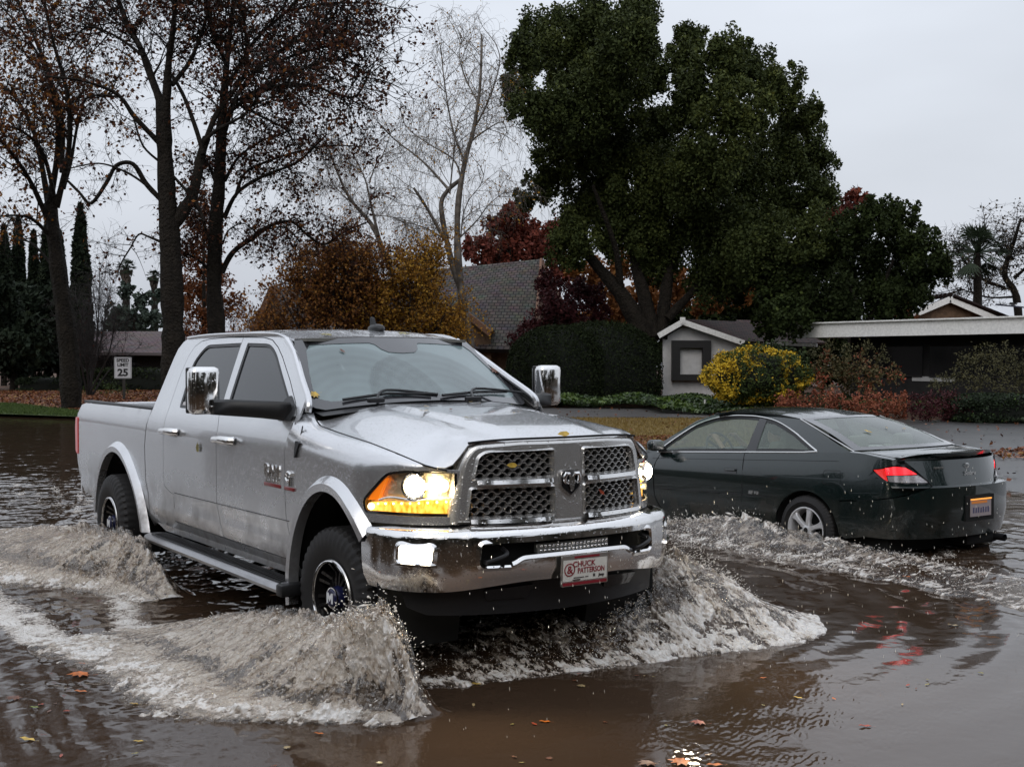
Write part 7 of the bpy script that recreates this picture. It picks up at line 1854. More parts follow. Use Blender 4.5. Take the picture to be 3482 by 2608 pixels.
cr_ = MB(); cr_.sphere(tuple(c0), (rx * .9, 1.1, rz * .9), 20, 12); cr_.build('branches', M_HEDGC, rb)
M_NAN = attr_mat('nandina_leaf', [(0, (0.03, 0.04, 0.014)), (0.5, (0.085, 0.065, 0.024)), (0.70, (0.22, 0.06, 0.03)), (1, (0.55, 0.05, 0.03))])
M_SPI = attr_mat('pink_red_leaf', [(0, (0.08, 0.026, 0.014)), (0.5, (0.24, 0.070, 0.035)), (1, (0.44, 0.18, 0.09))])
M_OLV = attr_mat('olive_leaf', [(0, (0.035, 0.036, 0.016)), (0.6, (0.09, 0.082, 0.034)), (1, (0.20, 0.175, 0.065))])
M_DGR = attr_mat('dark_green_leaf', [(0, (0.012, 0.020, 0.007)), (0.6, (0.034, 0.052, 0.015)), (1, (0.09, 0.12, 0.026))])
bush('red_shrub', 'shrub with scarlet leaf tips right of the yellow bush', [(1770, 800, 26), (1810, 790, 28), (1850, 800, 28), (1890, 800, 30), (1930, 810, 24), (1830, 825, 28), (1780, 830, 26), (1880, 830, 28), (1860, 770, 16), (1788, 768, 16)], 36, M_NAN, .085, 2600, 92)
bush('pink_shrub', 'low mounds of salmon pink and rusty leaves behind the coupe', [(1690, 870, 22), (1720, 862, 24), (1755, 868, 26), (1795, 865, 26), (1835, 870, 26), (1875, 868, 28), (1915, 870, 26), (1945, 866, 24), (1700, 885, 22), (1740, 888, 22), (1790, 888, 24), (1850, 890, 22), (1900, 888, 24), (1940, 888, 22)], 33.5, M_SPI, .075, 3000, 93)
bush('maroon_shrub', 'dark maroon clipped shrub between the pink shrubs and the right hedge', [(1990, 872, 28), (2025, 868, 30), (2060, 872, 28), (2085, 878, 24), (1975, 885, 20), (2010, 890, 24), (2050, 892, 24)], 32.5, M_MAR, .06, 4200, 94)
bush('olive_shrub', 'loose olive-brown shrub under the white roof board at the right edge', [(2090, 780, 30), (2130, 765, 32), (2170, 770, 34), (2205, 790, 34), (2240, 800, 34), (2110, 815, 34), (2160, 820, 38), (2060, 815, 26), (2030, 825, 24), (2200, 830, 32)], 35, M_OLV, .07, 2000, 95, aspect=.4)
bush('green_shrub', 'dark green shrub between the yellow bush and the garage wing', [(1640, 752, 18), (1675, 750, 20), (1700, 760, 22), (1730, 770, 20), (1610, 745, 14)], 41, M_DGR, .09, 1700, 96)
bush('olive_shrub', 'brownish shrub against the dark house wall above the scarlet shrub', [(1790, 745, 18), (1830, 755, 22), (1870, 750, 22), (1905, 765, 20), (1760, 760, 18)], 39, M_OLV, .08, 1400, 97, aspect=.4)
bush('green_shrub', 'bright green bush beside the foot of the sign, left of its post', [(200, 842, 20), (232, 836, 22), (262, 842, 18), (180, 850, 14)], 52, attr_mat('bright_bush_leaf', [(0, (0.02, 0.035, 0.008)), (.7, (0.055, 0.085, 0.015)), (1, (.10, .14, .02))]), .11, 1000, 98, aspect=.3)
bush('dark_shrub', 'dark shrub under the brown gable beside the truck roof', [(620, 745, 30), (680, 750, 34), (740, 752, 34), (800, 748, 34), (860, 752, 34), (920, 756, 30)], 50, M_DGR, .10, 700, 99)
# ivy bank: one mass of ground cover
def band(name, dp, n, size, mt, z0, z1, seed, tintb=.0):
    rng = np.random.default_rng(seed); q = scatter_poly([gp(*p) for p in dp], n, rng)
    hgt_ = np.array([noise.noise(Vector((x * .6, y * .6, 3))) for x, y in q]); z = z0 + (z1 - z0) * np.clip(.5 + hgt_ * .8, 0, 1) * (0.6 + .4 * rng.random(len(q)))
    nv = np.array([noise.noise(Vector((x * 1.3, y * 1.3, 9))) for x, y in q])
    return tag(leaves(name, np.c_[q, LAND_Z + z], size, mt, tint=np.clip(.45 + nv * .8 + tintb + rng.normal(size=len(q)) * .15, 0, 1), rng=rng, aspect=.9, flat=.45), kind='stuff')
M_IVY = attr_mat('ivy_leaf', [(0, (0.014, 0.028, 0.008)), (0.5, (0.036, 0.066, 0.015)), (1, (0.11, 0.17, 0.028))], rough=.4, spec=.5)
band('ivy_ground_cover', [(1150, 867), (1640, 870), (1680, 893), (1560, 898), (1420, 893), (1390, 884), (1150, 882)], 30000, .12, M_IVY, .05, .45, 101)
band('garden_ground_cover', [(1640, 868), (2212, 866), (2212, 915), (1960, 902), (1700, 896), (1640, 895)], 16000, .11, M_DGR, .05, .4, 102)
st_ = pt(1523, 866, 38); 
mk = MB(); mk.tube([(st_.x, 38, LAND_Z), (st_.x, 38, st_.z + .05)], .03, 8); tag(mk.build('marker_stake', M_FASC), 'short white marker stake standing in the ivy', 'stake')

# ------------------------------------------------------------------ speed limit sign
sgn = thing('speed_limit_sign', 'white speed limit 25 sign on a dark post on the leafy verge', 'road sign')
Y = 45.6; a, b = pt(246.5, 773, Y), pt(284.5, 819, Y); cx, cz = (a.x + b.x) / 2, (a.z + b.z) / 2; W_, H_ = b.x - a.x, a.z - b.z
MB().box((cx + .02, Y + .05, (b.z + 0) / 2), (.09, .06, b.z + .6)).build('post', mat('sign_post', (.03, .026, .022), rough=.7), sgn, smooth=False)
rp = rnd_poly([(-W_ / 2, -H_ / 2), (W_ / 2, -H_ / 2), (W_ / 2, H_ / 2), (-W_ / 2, H_ / 2)], .04)
MB().prism(rp, lambda u, v, d: (cx + u, Y + d, cz + v), .006).build('plate', mat('sign_white', (.62, .62, .64), rough=.4), sgn, smooth=False)
M_INK = mat('sign_black', (.015, .015, .015), rough=.5)
o = MB(); ra, rb_ = big_offset(rp, -.018), big_offset(rp, -.030); k = len(rp)
o.add([(cx + u, Y - .003, cz + v) for u, v in ra + rb_], [(i, (i + 1) % k, k + (i + 1) % k, k + i) for i in range(k)]); o.build('border', M_INK, sgn, smooth=False)
SM = lambda dz: Matrix.Translation((cx, Y - .004, cz + dz)) @ Matrix(((1, 0, 0, 0), (0, 0, -1, 0), (0, 1, 0, 0), (0, 0, 0, 1)))
txt('lettering', 'SPEED', .165, M_INK, sgn, SM(.26 * H_ / .76), .002, bold=.006, sx=W_ / .61)
txt('lettering', 'LIMIT', .165, M_INK, sgn, SM(.10 * H_ / .76), .002, bold=.006, sx=W_ / .61)
txt('lettering', '25', .36, M_INK, sgn, SM(-.18 * H_ / .76), .002, bold=.014, sx=W_ / .61 * 1.05)

# ------------------------------------------------------------------ trees on the near side of the street, behind the camera (they darken the reflections)
M_BACK = attr_mat('street_tree_leaf', [(0, (0.03, 0.028, 0.018)), (1, (0.08, 0.07, 0.04))])
for i, (x, y, r, h) in enumerate(((-17, -9, 5.5, 10), (-7, -14, 6, 12), (5, -15, 6, 11), (15, -10, 5.5, 10), (-25, 2, 5, 5.5), (22, 0, 5, 9), (-30, 14, 4.5, 8))):
    rng = np.random.default_rng(200 + i); root = thing('street_tree', 'leafy tree standing behind the viewer on the near side of the street, number %s from the left' % ('one', 'two', 'three', 'four', 'five', 'six', 'seven')[i], 'tree', (0, 0, 0), 0, 'trees on the near side of the street')
    root['label'] = ('leafy street tree standing out of view behind the viewer')
    cl = [((x + rng.normal() * r * .45, y + rng.normal() * r * .45, h * .55 + rng.normal() * h * .18), (r * .55, r * .55, h * .26)) for _ in range(9)]
    P, t = clump_points(cl, 110, rng); leaves('crown', P, .55, M_BACK, root, tint=t, rng=rng)
    MB().tube([(x, y, -.3), (x, y, h * .5)], [.35, .15], 8).build('trunk', M_BARK, root)
root = thing('added_near_side_wall', 'unseen tall brown wall added along the near side of the street to shape the reflections', 'hedge')  # unseen barrier added to tone the vehicles' reflections and block low sky light
rng = np.random.default_rng(300)
hv = MB()
for (p, q) in (((-52, 44), (-38, 6)), ((-38, 6), (-24, -14)), ((-24, -14), (14, -20)), ((14, -20), (34, -8)), ((34, -8), (44, 12))):
    d = Vector(q) - Vector(p); n_ = Vector((-d.y, d.x)).normalized() * 1.2
    hv.add([(p[0] - n_.x, p[1] - n_.y, -.2), (q[0] - n_.x, q[1] - n_.y, -.2), (q[0] + n_.x, q[1] + n_.y, -.2), (p[0] + n_.x, p[1] + n_.y, -.2), (p[0] - n_.x, p[1] - n_.y, 5.5), (q[0] - n_.x, q[1] - n_.y, 5.5), (q[0] + n_.x, q[1] + n_.y, 5.5), (p[0] + n_.x, p[1] + n_.y, 5.5)], [(4, 5, 6, 7), (0, 1, 5, 4), (2, 3, 7, 6), (1, 2, 6, 5), (0, 4, 7, 3)])
hv.build('foliage', mat('added_wall_brown', (.15, .125, .10), rough=.9, noise_amt=.4, noise_scale=1.5, bump=1, bump_scale=4, bumpdist=.2), root, smooth=False)
# ------------------------------------------------------------------ the flood: one surface with waves, wakes and rain rings
_pr = np.random.default_rng(42); _PERM = _pr.permutation(512).astype(np.int64); _G3 = _pr.normal(size=(512, 3)); _G3 /= np.linalg.norm(_G3, axis=1)[:, None]
def pnoise(x, y, z=0.0):
    """Gradient noise on numpy arrays, about -0.5 .. 0.5."""
    x = np.asarray(x, float); y = np.asarray(y, float); z = np.zeros_like(x) + z
    xi, yi, zi = np.floor(x).astype(np.int64), np.floor(y).astype(np.int64), np.floor(z).astype(np.int64)
    fx, fy, fz = x - xi, y - yi, z - zi; f = lambda t: t * t * t * (t * (t * 6 - 15) + 10); u, v, w_ = f(fx), f(fy), f(fz); r = 0
    for i in (0, 1):
        for j in (0, 1):
            for k in (0, 1):
                h = _PERM[(_PERM[(_PERM[(xi + i) & 511] + yi + j) & 511] + zi + k) & 511]; g = _G3[h]
                d = g[..., 0] * (fx - i) + g[..., 1] * (fy - j) + g[..., 2] * (fz - k)
                r = r + d * (u if i else 1 - u) * (v if j else 1 - v) * (w_ if k else 1 - w_)
    return r
def fbm(x, y, z=0.0, o=4, g=.55, lac=2.03):
    r = 0; a = 1; s = 0
    for k in range(o): r = r + a * pnoise(x, y, z + k * 7.3); s += a; a *= g; x = x * lac; y = y * lac
    return r / s * 1.6
def ridged(x, y, z=0.0, o=4, g=.55):
    r = 0; a = 1; s = 0
    for k in range(o): r = r + a * (1 - np.abs(pnoise(x, y, z + k * 5.1)) * 3.2); s += a; a *= g; x = x * 2.1; y = y * 2.1
    return r / s
smv = lambda t: (lambda q: q * q * (3 - 2 * q))(np.clip(t, 0, 1))
cT, sT = cos(TR_ROT), sin(TR_ROT); cC, sC = cos(CO_ROT), sin(CO_ROT)
def to_truck(X, Y): a, b = X - TR_LOC.x, Y - TR_LOC.y; return cT * a + sT * b, -sT * a + cT * b
def to_coupe(X, Y): a, b = X - CO_LOC.x, Y - CO_LOC.y; return cC * a + sC * b, -sC * a + cC * b
def from_truck(a, b): return cT * a - sT * b + TR_LOC.x, sT * a + cT * b + TR_LOC.y
def curtain(u, y, U, Hc, Yc, Yf, inner=0.22, shape=.60, apron=.22):
    H = np.interp(u, U, Hc, left=0, right=0); yc = np.interp(u, U, Yc); yf = np.interp(u, U, Yf)
    v = (yc - y) / (yc - yf)
    out = H * ((1 - apron) * (1 - smv(v / shape)) + apron * np.clip(1 - v, 0, 1) ** .8)
    inn = H * (1 - smv((y - yc) / inner))
    return np.where(v >= 0, out, inn), v, H
U1 = [-1.55, -1.25, -.95, -.6, -.3, 0.0, .3, .6, .85, 1.02, 1.15, 1.28]; H1 = [0, .05, .12, .18, .23, .27, .29, .34, .42, .46, .34, 0]
C1 = [-1.3, -1.28, -1.22, -1.2, -1.18, -1.17, -1.17, -1.18, -1.18, -1.16, -1.12, -1.1]; F1 = [-2.25, -2.18, -2.12, -2.06, -2.04, -2.04, -2.04, -1.98, -1.72, -1.5, -1.3, -1.25]
U3 = [-6.8, -5.8, -5.0, -4.4, -3.9, -3.5, -3.15, -2.85, -2.6, -2.3]; H3 = [0, .10, .17, .22, .27, .30, .31, .26, .14, 0]
C3 = [-1.3, -1.25, -1.2, -1.2, -1.2, -1.18, -1.15, -1.12, -1.1, -1.1]; F3 = [-2.6, -2.5, -2.35, -2.2, -2.05, -1.8, -1.55, -1.42, -1.35, -1.3]
RINGS = []
_rr = random.Random(5)
def add_ring(dx, dy, R=None, a=1.0):
    g = gp(dx, dy, WATER_Z); RINGS.append((g.x, g.y, R or _rr.uniform(.025, .10), a * _rr.uniform(.5, 1)))
for _ in range(46): add_ring(_rr.gauss(1620, 110), _rr.gauss(1560, 50))
for _ in range(90): add_ring(_rr.uniform(1350, 2212), _rr.uniform(1430, 1657), a=.7)
for _ in range(26): add_ring(_rr.uniform(900, 1500), _rr.uniform(1500, 1657), a=.8)
for _ in range(36): add_ring(_rr.uniform(0, 800), _rr.uniform(1500, 1657), _rr.uniform(.02, .05), a=.5)
def water(X, Y):
    """Height above the still level and foam cover (0..1) at street positions."""
    a, b = to_truck(X, Y); c, d = to_coupe(X, Y)
    D = np.hypot(X, Y - 0)
    # general wind chop and rain texture
    far = smv((Y - 9) / 14)
    h = (.0013 + .0110 * far) * fbm(X * 3.0 + 4, Y * 4.2, 1.0, 3) + .0005 * fbm(X * 14, Y * 16, 2.0, 2)
    h += .0030 * fbm(X * 1.1, Y * 1.5, 4.0, 2) * (1 - far * .3)
    # disturbed water round and behind the vehicles
    wake = np.exp(-(np.clip(np.abs(b) - 1.2, 0, None) / 1.5) ** 2) * smv((2.4 - a) / 2.6) * smv((a + 16) / 6)
    wakec = np.exp(-(np.clip(np.abs(d) - 1.1, 0, None) / 1.3) ** 2) * smv((2.6 - c) / 1.5) * smv((c + 9) / 5)
    E = np.clip(wake + wakec, 0, 1.3)
    h += E * (.024 * fbm(X * 2.3, Y * 2.3, 6.0, 4) + .0055 * fbm(X * 9, Y * 9, 7.0, 3))
    # bow wave ripples fanning out right of the truck
    rr_ = np.hypot(a + 1.2, b - 0.9); th = np.arctan2(b - .9, a + 1.2)
    w_ = smv((rr_ - 2.2) / .5) * (1 - smv((rr_ - 4.3) / 1.6)) * np.exp(-((th - .95) / .62) ** 2)
    h += .0075 * w_ * np.sin(2 * pi * (rr_ + .05 * fbm(X * 1.5, Y * 1.5, 3.3, 2)) / (.20 + .02 * rr_)) * (1 + .8 * fbm(X * 2, Y * 2, 8, 2))
    r2 = np.hypot(a - .2, b + .8); w2_ = smv((-b - 2.1) / .4) * (1 - smv((-b - 3.1) / .8)) * smv((a + 5) / 2) * (1 - smv((a - .6) / .5))
    h += .0022 * w2_ * np.sin(2 * pi * (b + .10 * a + .06 * fbm(X, Y, 5, 2)) / .17)
    for (x, y, R, am) in RINGS:
        m = (np.abs(X - x) < R + .06) & (np.abs(Y - y) < R + .06)
        if m.any():
            r = np.hypot(X[m] - x, Y[m] - y); h[m] += .0014 * am * (np.cos((r - R) * 2 * pi / .026) * np.exp(-((r - R) / .022) ** 2) + .6 * np.cos((r - R * .5) * 2 * pi / .024) * np.exp(-((r - R * .5) / .018) ** 2))
    # thrown water
    m1, v1, Hh1 = curtain(a, b, U1, H1, C1, F1); m3, v3, Hh3 = curtain(a, b, U3, H3, C3, F3, shape=.8, apron=.3)
    g = lambda x0, y0, sx, sy: np.exp(-((a - x0) / sx) ** 2 - ((b - y0) / sy) ** 2)
    yy = np.clip((b + .7) / 1.8, 0, 1)
    fr = np.interp(b, [-.75, -.4, .2, .7, 1.1, 1.5, 1.75, 2.0, 2.3], [.78, .88, .95, 1.0, 1.08, 1.12, 1.08, .95, .6]) 
    bow = np.interp(b, [-.8, -.5, 0, .5, .9, 1.15, 1.35, 1.6, 1.85, 2.1, 2.5], [0, .10, .13, .20, .36, .50, .46, .33, .17, .06, 0])
    m2 = bow * (1 - smv((a - (fr - .62)) / .62)) * smv((a + 1.9) / 1.5)
    m2 = m2 * (1 + .0 * a)
    cf = curtain(c, -d, [-3.4, -2.4, -1.4, -.9, -.3, .1, .5, 1.0, 1.6, 2.2], [0, .05, .08, .09, .10, .13, .20, .17, .09, 0], [-1.0, -1.0, -1.0, -1.02, -1.04, -1.05, -1.06, -1.06, -1.05, -1.0], [-1.8, -1.8, -1.7, -1.62, -1.6, -1.6, -1.6, -1.55, -1.5, -1.5], inner=.25)
    m4 = cf[0]
    big = m1 + m2 + m3 + m4
    warp = fbm(X * 2.0, Y * 2.0, 11, 2)
    # streaky relief, drawn out along the direction of throw (across the truck)
    st = ridged(a * 7.0 + warp * 1.2, b * 3.0 + warp, 3.0, 4); lump = fbm(a * 4.2, b * 4.2, 9.0, 4); fine = fbm(a * 22, b * 16, 13.0, 3)
    big = big * (1 + .30 * lump + .22 * (st - .55)) + smv(big / .12) * (.045 * lump + .032 * (st - .5) + .016 * fine)
    h = h + np.clip(big, -.02, None) * .72
    # foam
    n1 = fbm(X * 1.6, Y * 1.6, 21, 4); n2 = fbm(X * 6, Y * 6, 22, 4); n3 = ridged(X * 5 + n2, Y * 5, 23, 3)
    F = np.zeros_like(X)
    Fm = smv(big / .07) * (.40 + .40 * n1 + .6 * n2)
    # apron of foam at the foot of the curtain
    vv = np.where(Hh1 > .02, v1, 9); F = np.maximum(F, np.exp(-((vv - .82) / .26) ** 2) * (1.15 + .5 * n2)); 
    vv = np.where(Hh3 > .02, v3, 9); F = np.maximum(F, np.exp(-((vv - .80) / .34) ** 2) * (1.0 + .5 * n2))
    F = np.maximum(F, smv((m2 - .012) / .03) * (.36 + .8 * n2) * (b > -.9))
    # lines of foam trailing back
    t1 = np.interp(a, [-9, -6, -3.5, -2.3, -1.3, -.6], [-3.4, -2.9, -2.42, -2.25, -2.12, -2.05]); wv = np.interp(a, [-9, -4, -2, -1], [.9, .42, .22, .16])
    F = np.maximum(F, np.exp(-((b - t1 + .15 * n1) / wv) ** 2) * (.95 + .9 * n2 + .2 * n1) * smv((-.4 - a) / .5) * smv((a + 9.5) / 3))
    t2 = np.interp(a, [-3.4, -2.6, -1.9, -1.3, -1.0], [-1.45, -1.40, -1.62, -1.66, -1.55]); F = np.maximum(F, np.exp(-((b - t2 + .12 * n1) / .17) ** 2) * (.80 + .9 * n2) * smv((-1.0 - a) / .3) * smv((a + 3.6) / .6))
    F = np.maximum(F, np.exp(-((b + 2.0) / .9) ** 2) * (.42 + 1.0 * n2 + .3 * n1) * smv((-4.0 - a) / 1.0) * smv((a + 14) / 5))
    F = np.maximum(F, np.exp(-(b / 1.6) ** 2) * (.36 + .9 * n2) * smv((-5.2 - a) / 1.0) * smv((a + 16) / 6))
    # coupe wake
    wz = smv((1.6 - c) / .8) * smv((c + 2.6) / 1.8) * np.exp(-(np.clip(np.abs(d - .9) - .75, 0, None) / .55) ** 2)
    F = np.maximum(F, wz * (.40 + .95 * n2 + .3 * n1 + .25 * (n3 - .5)))
    F = np.maximum(F, smv((m4 - .03) / .05) * (.58 + .8 * n2))
    F = np.maximum(F, np.exp(-((b - 2.9) / .55) ** 2) * smv((-.2 - a) / .8) * smv((a + 4) / 1.5) * (.42 + .9 * n2))
    F = np.maximum(F, Fm)
    ft = smv(E * .5) * (.10 + .55 * n2)
    return h, np.clip(np.maximum(F, ft), 0, 1.2), big
def mat_water():
    m = bpy.data.materials.new('flood_water'); m.use_nodes = True; n, l = m.node_tree.nodes, m.node_tree.links; b = n['Principled BSDF']
    b.inputs['Base Color'].default_value = (0.048, 0.030, 0.019, 1); b.inputs['Roughness'].default_value = 0.045; b.inputs['IOR'].default_value = 1.34; b.inputs['Specular IOR Level'].default_value = .62
    t = n.new('ShaderNodeTexCoord'); nz = n.new('ShaderNodeTexNoise'); nz.inputs['Scale'].default_value = 9; nz.inputs['Detail'].default_value = 5; nz.inputs['Roughness'].default_value = .6
    l.new(t.outputs['Object'], nz.inputs['Vector'])
    bp = n.new('ShaderNodeBump'); bp.inputs['Strength'].default_value = .12; bp.inputs['Distance'].default_value = .010; l.new(nz.outputs['Fac'], bp.inputs['Height']); l.new(bp.outputs[0], b.inputs['Normal'])
    # foam shader
    f = n.new('ShaderNodeBsdfPrincipled'); f.inputs['Roughness'].default_value = .38; f.inputs['Specular IOR Level'].default_value = .45
    at = n.new('ShaderNodeAttribute'); at.attribute_name = 'foam'
    n2 = n.new('ShaderNodeTexNoise'); n2.inputs['Scale'].default_value = 30; n2.inputs['Detail'].default_value = 6; n2.inputs['Roughness'].default_value = .7; l.new(t.outputs['Object'], n2.inputs['Vector'])
    vo = n.new('ShaderNodeTexVoronoi'); vo.feature = 'DISTANCE_TO_EDGE'; vo.inputs['Scale'].default_value = 24; l.new(t.outputs['Object'], vo.inputs['Vector'])
    # lacy threshold: foam + noise - edges
    ma = n.new('ShaderNodeMath'); ma.operation = 'MULTIPLY_ADD'; ma.inputs[1].default_value = 1.25; ma.inputs[2].default_value = -.625; l.new(n2.outputs['Fac'], ma.inputs[0])
    ad = n.new('ShaderNodeMath'); ad.operation = 'ADD'; l.new(at.outputs['Fac'], ad.inputs[0]); l.new(ma.outputs[0], ad.inputs[1])
    vs = n.new('ShaderNodeMath'); vs.operation = 'MULTIPLY'; vs.inputs[1].default_value = -.55; l.new(vo.outputs['Distance'], vs.inputs[0])
    ad2 = n.new('ShaderNodeMath'); ad2.operation = 'ADD'; l.new(ad.outputs[0], ad2.inputs[0]); l.new(vs.outputs[0], ad2.inputs[1])
    mr_ = n.new('ShaderNodeMapRange'); mr_.interpolation_type = 'SMOOTHSTEP'; mr_.inputs['From Min'].default_value = .34; mr_.inputs['From Max'].default_value = .78; l.new(ad2.outputs[0], mr_.inputs['Value'])
    rp = n.new('ShaderNodeValToRGB'); e = rp.color_ramp.elements; e[0].position = .25; e[0].color = (.26, .205, .16, 1); e[1].position = .95; e[1].color = (.82, .79, .75, 1); x_ = e.new(.6); x_.color = (.60, .535, .47, 1)
    l.new(ad2.outputs[0], rp.inputs[0]); l.new(rp.outputs[0], f.inputs['Base Color'])
    b2 = n.new('ShaderNodeBump'); b2.inputs['Strength'].default_value = 1.0; b2.inputs['Distance'].default_value = .018; l.new(n2.outputs['Fac'], b2.inputs['Height']); l.new(b2.outputs[0], f.inputs['Normal'])
    mx = n.new('ShaderNodeMixShader'); l.new(mr_.outputs[0], mx.inputs[0]); l.new(b.outputs[0], mx.inputs[1]); l.new(f.outputs[0], mx.inputs[2]); l.new(mx.outputs[0], n['Material Output'].inputs[0])
    MATS['flood_water'] = m; return m
M_WATER = mat_water()
NXW, NYW = 800, 860
ky = np.linspace(0, 1, NYW); Yr = 2.5 * (46 / 2.5) ** ky; kx = np.linspace(-1, 1, NXW)
Xg = kx[None, :] * (.50 * Yr[:, None] + .3); Yg = np.repeat(Yr[:, None], NXW, 1)
h_, f_, big_ = water(Xg.ravel().copy(), Yg.ravel().copy())
edge = np.minimum(smv((1 - np.abs(kx)) / .04)[None, :] * np.ones((NYW, 1)), (smv(ky / .03) * smv((1 - ky) / .03))[:, None]).ravel()
Pw = np.c_[Xg.ravel(), Yg.ravel(), WATER_Z + h_ * edge]
me = bpy.data.meshes.new('water'); me.vertices.add(len(Pw)); me.vertices.foreach_set('co', Pw.ravel())
idx = (np.arange(NYW - 1)[:, None] * NXW + np.arange(NXW - 1)[None, :]).ravel(); Fw = np.stack([idx, idx + 1, idx + NXW + 1, idx + NXW], 1).astype(np.int32)
me.loops.add(Fw.size); me.loops.foreach_set('vertex_index', Fw.ravel()); me.polygons.add(len(Fw)); me.polygons.foreach_set('loop_start', np.arange(0, Fw.size, 4, dtype=np.int32)); me.polygons.foreach_set('loop_total', np.full(len(Fw), 4, dtype=np.int32))
me.polygons.foreach_set('use_smooth', np.ones(len(Fw), dtype=bool))
at = me.attributes.new('foam', 'FLOAT', 'POINT'); at.data.foreach_set('value', (f_ * edge).astype(np.float32)); me.update()
tag(link('water', me, M_WATER), kind='structure')
y0, y1 = Yr[0], Yr[-1]; x0, x1 = .5 * y0 + .3, .5 * y1 + .3; z_ = WATER_Z
mesh_w = mesh('water_beyond', [(-x0, y0, z_), (-x1, y1, z_), (-140, y1, z_), (-140, -60, z_), (x0, y0, z_), (x1, y1, z_), (140, y1, z_), (140, -60, z_)],
     [(0, 1, 2, 3), (4, 7, 6, 5), (0, 3, 7, 4)], M_WATER, smooth=False); tag(mesh_w, kind='structure')

def mat_sheet():
    m = bpy.data.materials.new('thrown_water'); m.use_nodes = True; n, l = m.node_tree.nodes, m.node_tree.links; b = n['Principled BSDF']
    fl = n.new('ShaderNodeAttribute'); fl.attribute_name = 'flow'; at = n.new('ShaderNodeAttribute'); at.attribute_name = 'foam'
    def nz(sx, sy, det, rgh=.6):
        mp = n.new('ShaderNodeMapping'); mp.inputs['Scale'].default_value = (sx, sy, 6); l.new(fl.outputs['Vector'], mp.inputs[0]); z = n.new('ShaderNodeTexNoise'); z.inputs['Scale'].default_value = 1; z.inputs['Detail'].default_value = det; z.inputs['Roughness'].default_value = rgh; z.inputs['Distortion'].default_value = .6; l.new(mp.outputs[0], z.inputs['Vector']); return z
    a, c, e_ = nz(24, 8, 5), nz(62, 24, 4, .65), nz(5.5, 4.2, 3)
    def ma(op, x, y, z=None):
        q = n.new('ShaderNodeMath'); q.operation = op
        for i, v in enumerate((x, y, z)):
            if v is None: continue
            if isinstance(v, (int, float)): q.inputs[i].default_value = v
            else: l.new(v, q.inputs[i])
        return q.outputs[0]
    s1 = ma('MULTIPLY_ADD', a.outputs['Fac'], 1.3, -.65); s2 = ma('MULTIPLY_ADD', c.outputs['Fac'], 1.0, -.5); s3 = ma('MULTIPLY_ADD', e_.outputs['Fac'], 2.3, -1.15)
    cov = ma('ADD', ma('ADD', at.outputs['Fac'], s1), ma('ADD', s2, s3))
    mr = n.new('ShaderNodeMapRange'); mr.interpolation_type = 'SMOOTHSTEP'; mr.inputs['From Min'].default_value = .36; mr.inputs['From Max'].default_value = .66; l.new(cov, mr.inputs['Value'])
    rp = n.new('ShaderNodeValToRGB'); e = rp.color_ramp.elements; e[0].position = .30; e[0].color = (.24, .185, .135, 1); e[1].position = .76; e[1].color = (.97, .945, .91, 1); x_ = e.new(.50); x_.color = (.66, .585, .51, 1)
    l.new(ma('ADD', ma('MULTIPLY', cov, .8), ma('MULTIPLY', s2, .6)), rp.inputs[0]); l.new(rp.outputs[0], b.inputs['Base Color']); b.inputs['Roughness'].default_value = .16; b.inputs['Specular IOR Level'].default_value = .7
    bp = n.new('ShaderNodeBump'); bp.inputs['Strength'].default_value = .9; bp.inputs['Distance'].default_value = .012; l.new(ma('ADD', s1, s2), bp.inputs['Height']); l.new(bp.outputs[0], b.inputs['Normal'])
    tl = n.new('ShaderNodeBsdfTranslucent'); l.new(rp.outputs[0], tl.inputs[0]); mx0 = n.new('ShaderNodeMixShader'); mx0.inputs[0].default_value = .25; l.new(b.outputs[0], mx0.inputs[1]); l.new(tl.outputs[0], mx0.inputs[2])
    # clear torn film where there is no froth
    tr = n.new('ShaderNodeBsdfTransparent'); tr.inputs[0].default_value = (.86, .82, .77, 1); gl = n.new('ShaderNodeBsdfGlossy'); gl.inputs['Roughness'].default_value = .05; l.new(bp.outputs[0], gl.inputs['Normal'])
    mx1 = n.new('ShaderNodeMixShader'); mx1.inputs[0].default_value = .12; l.new(tr.outputs[0], mx1.inputs[1]); l.new(gl.outputs[0], mx1.inputs[2])
    mx = n.new('ShaderNodeMixShader'); l.new(mr.outputs[0], mx.inputs[0]); l.new(mx1.outputs[0], mx.inputs[1]); l.new(mx0.outputs[0], mx.inputs[2]); l.new(mx.outputs[0], n['Material Output'].inputs[0])
    MATS['thrown_water'] = m; return m
M_SHEET = mat_sheet()
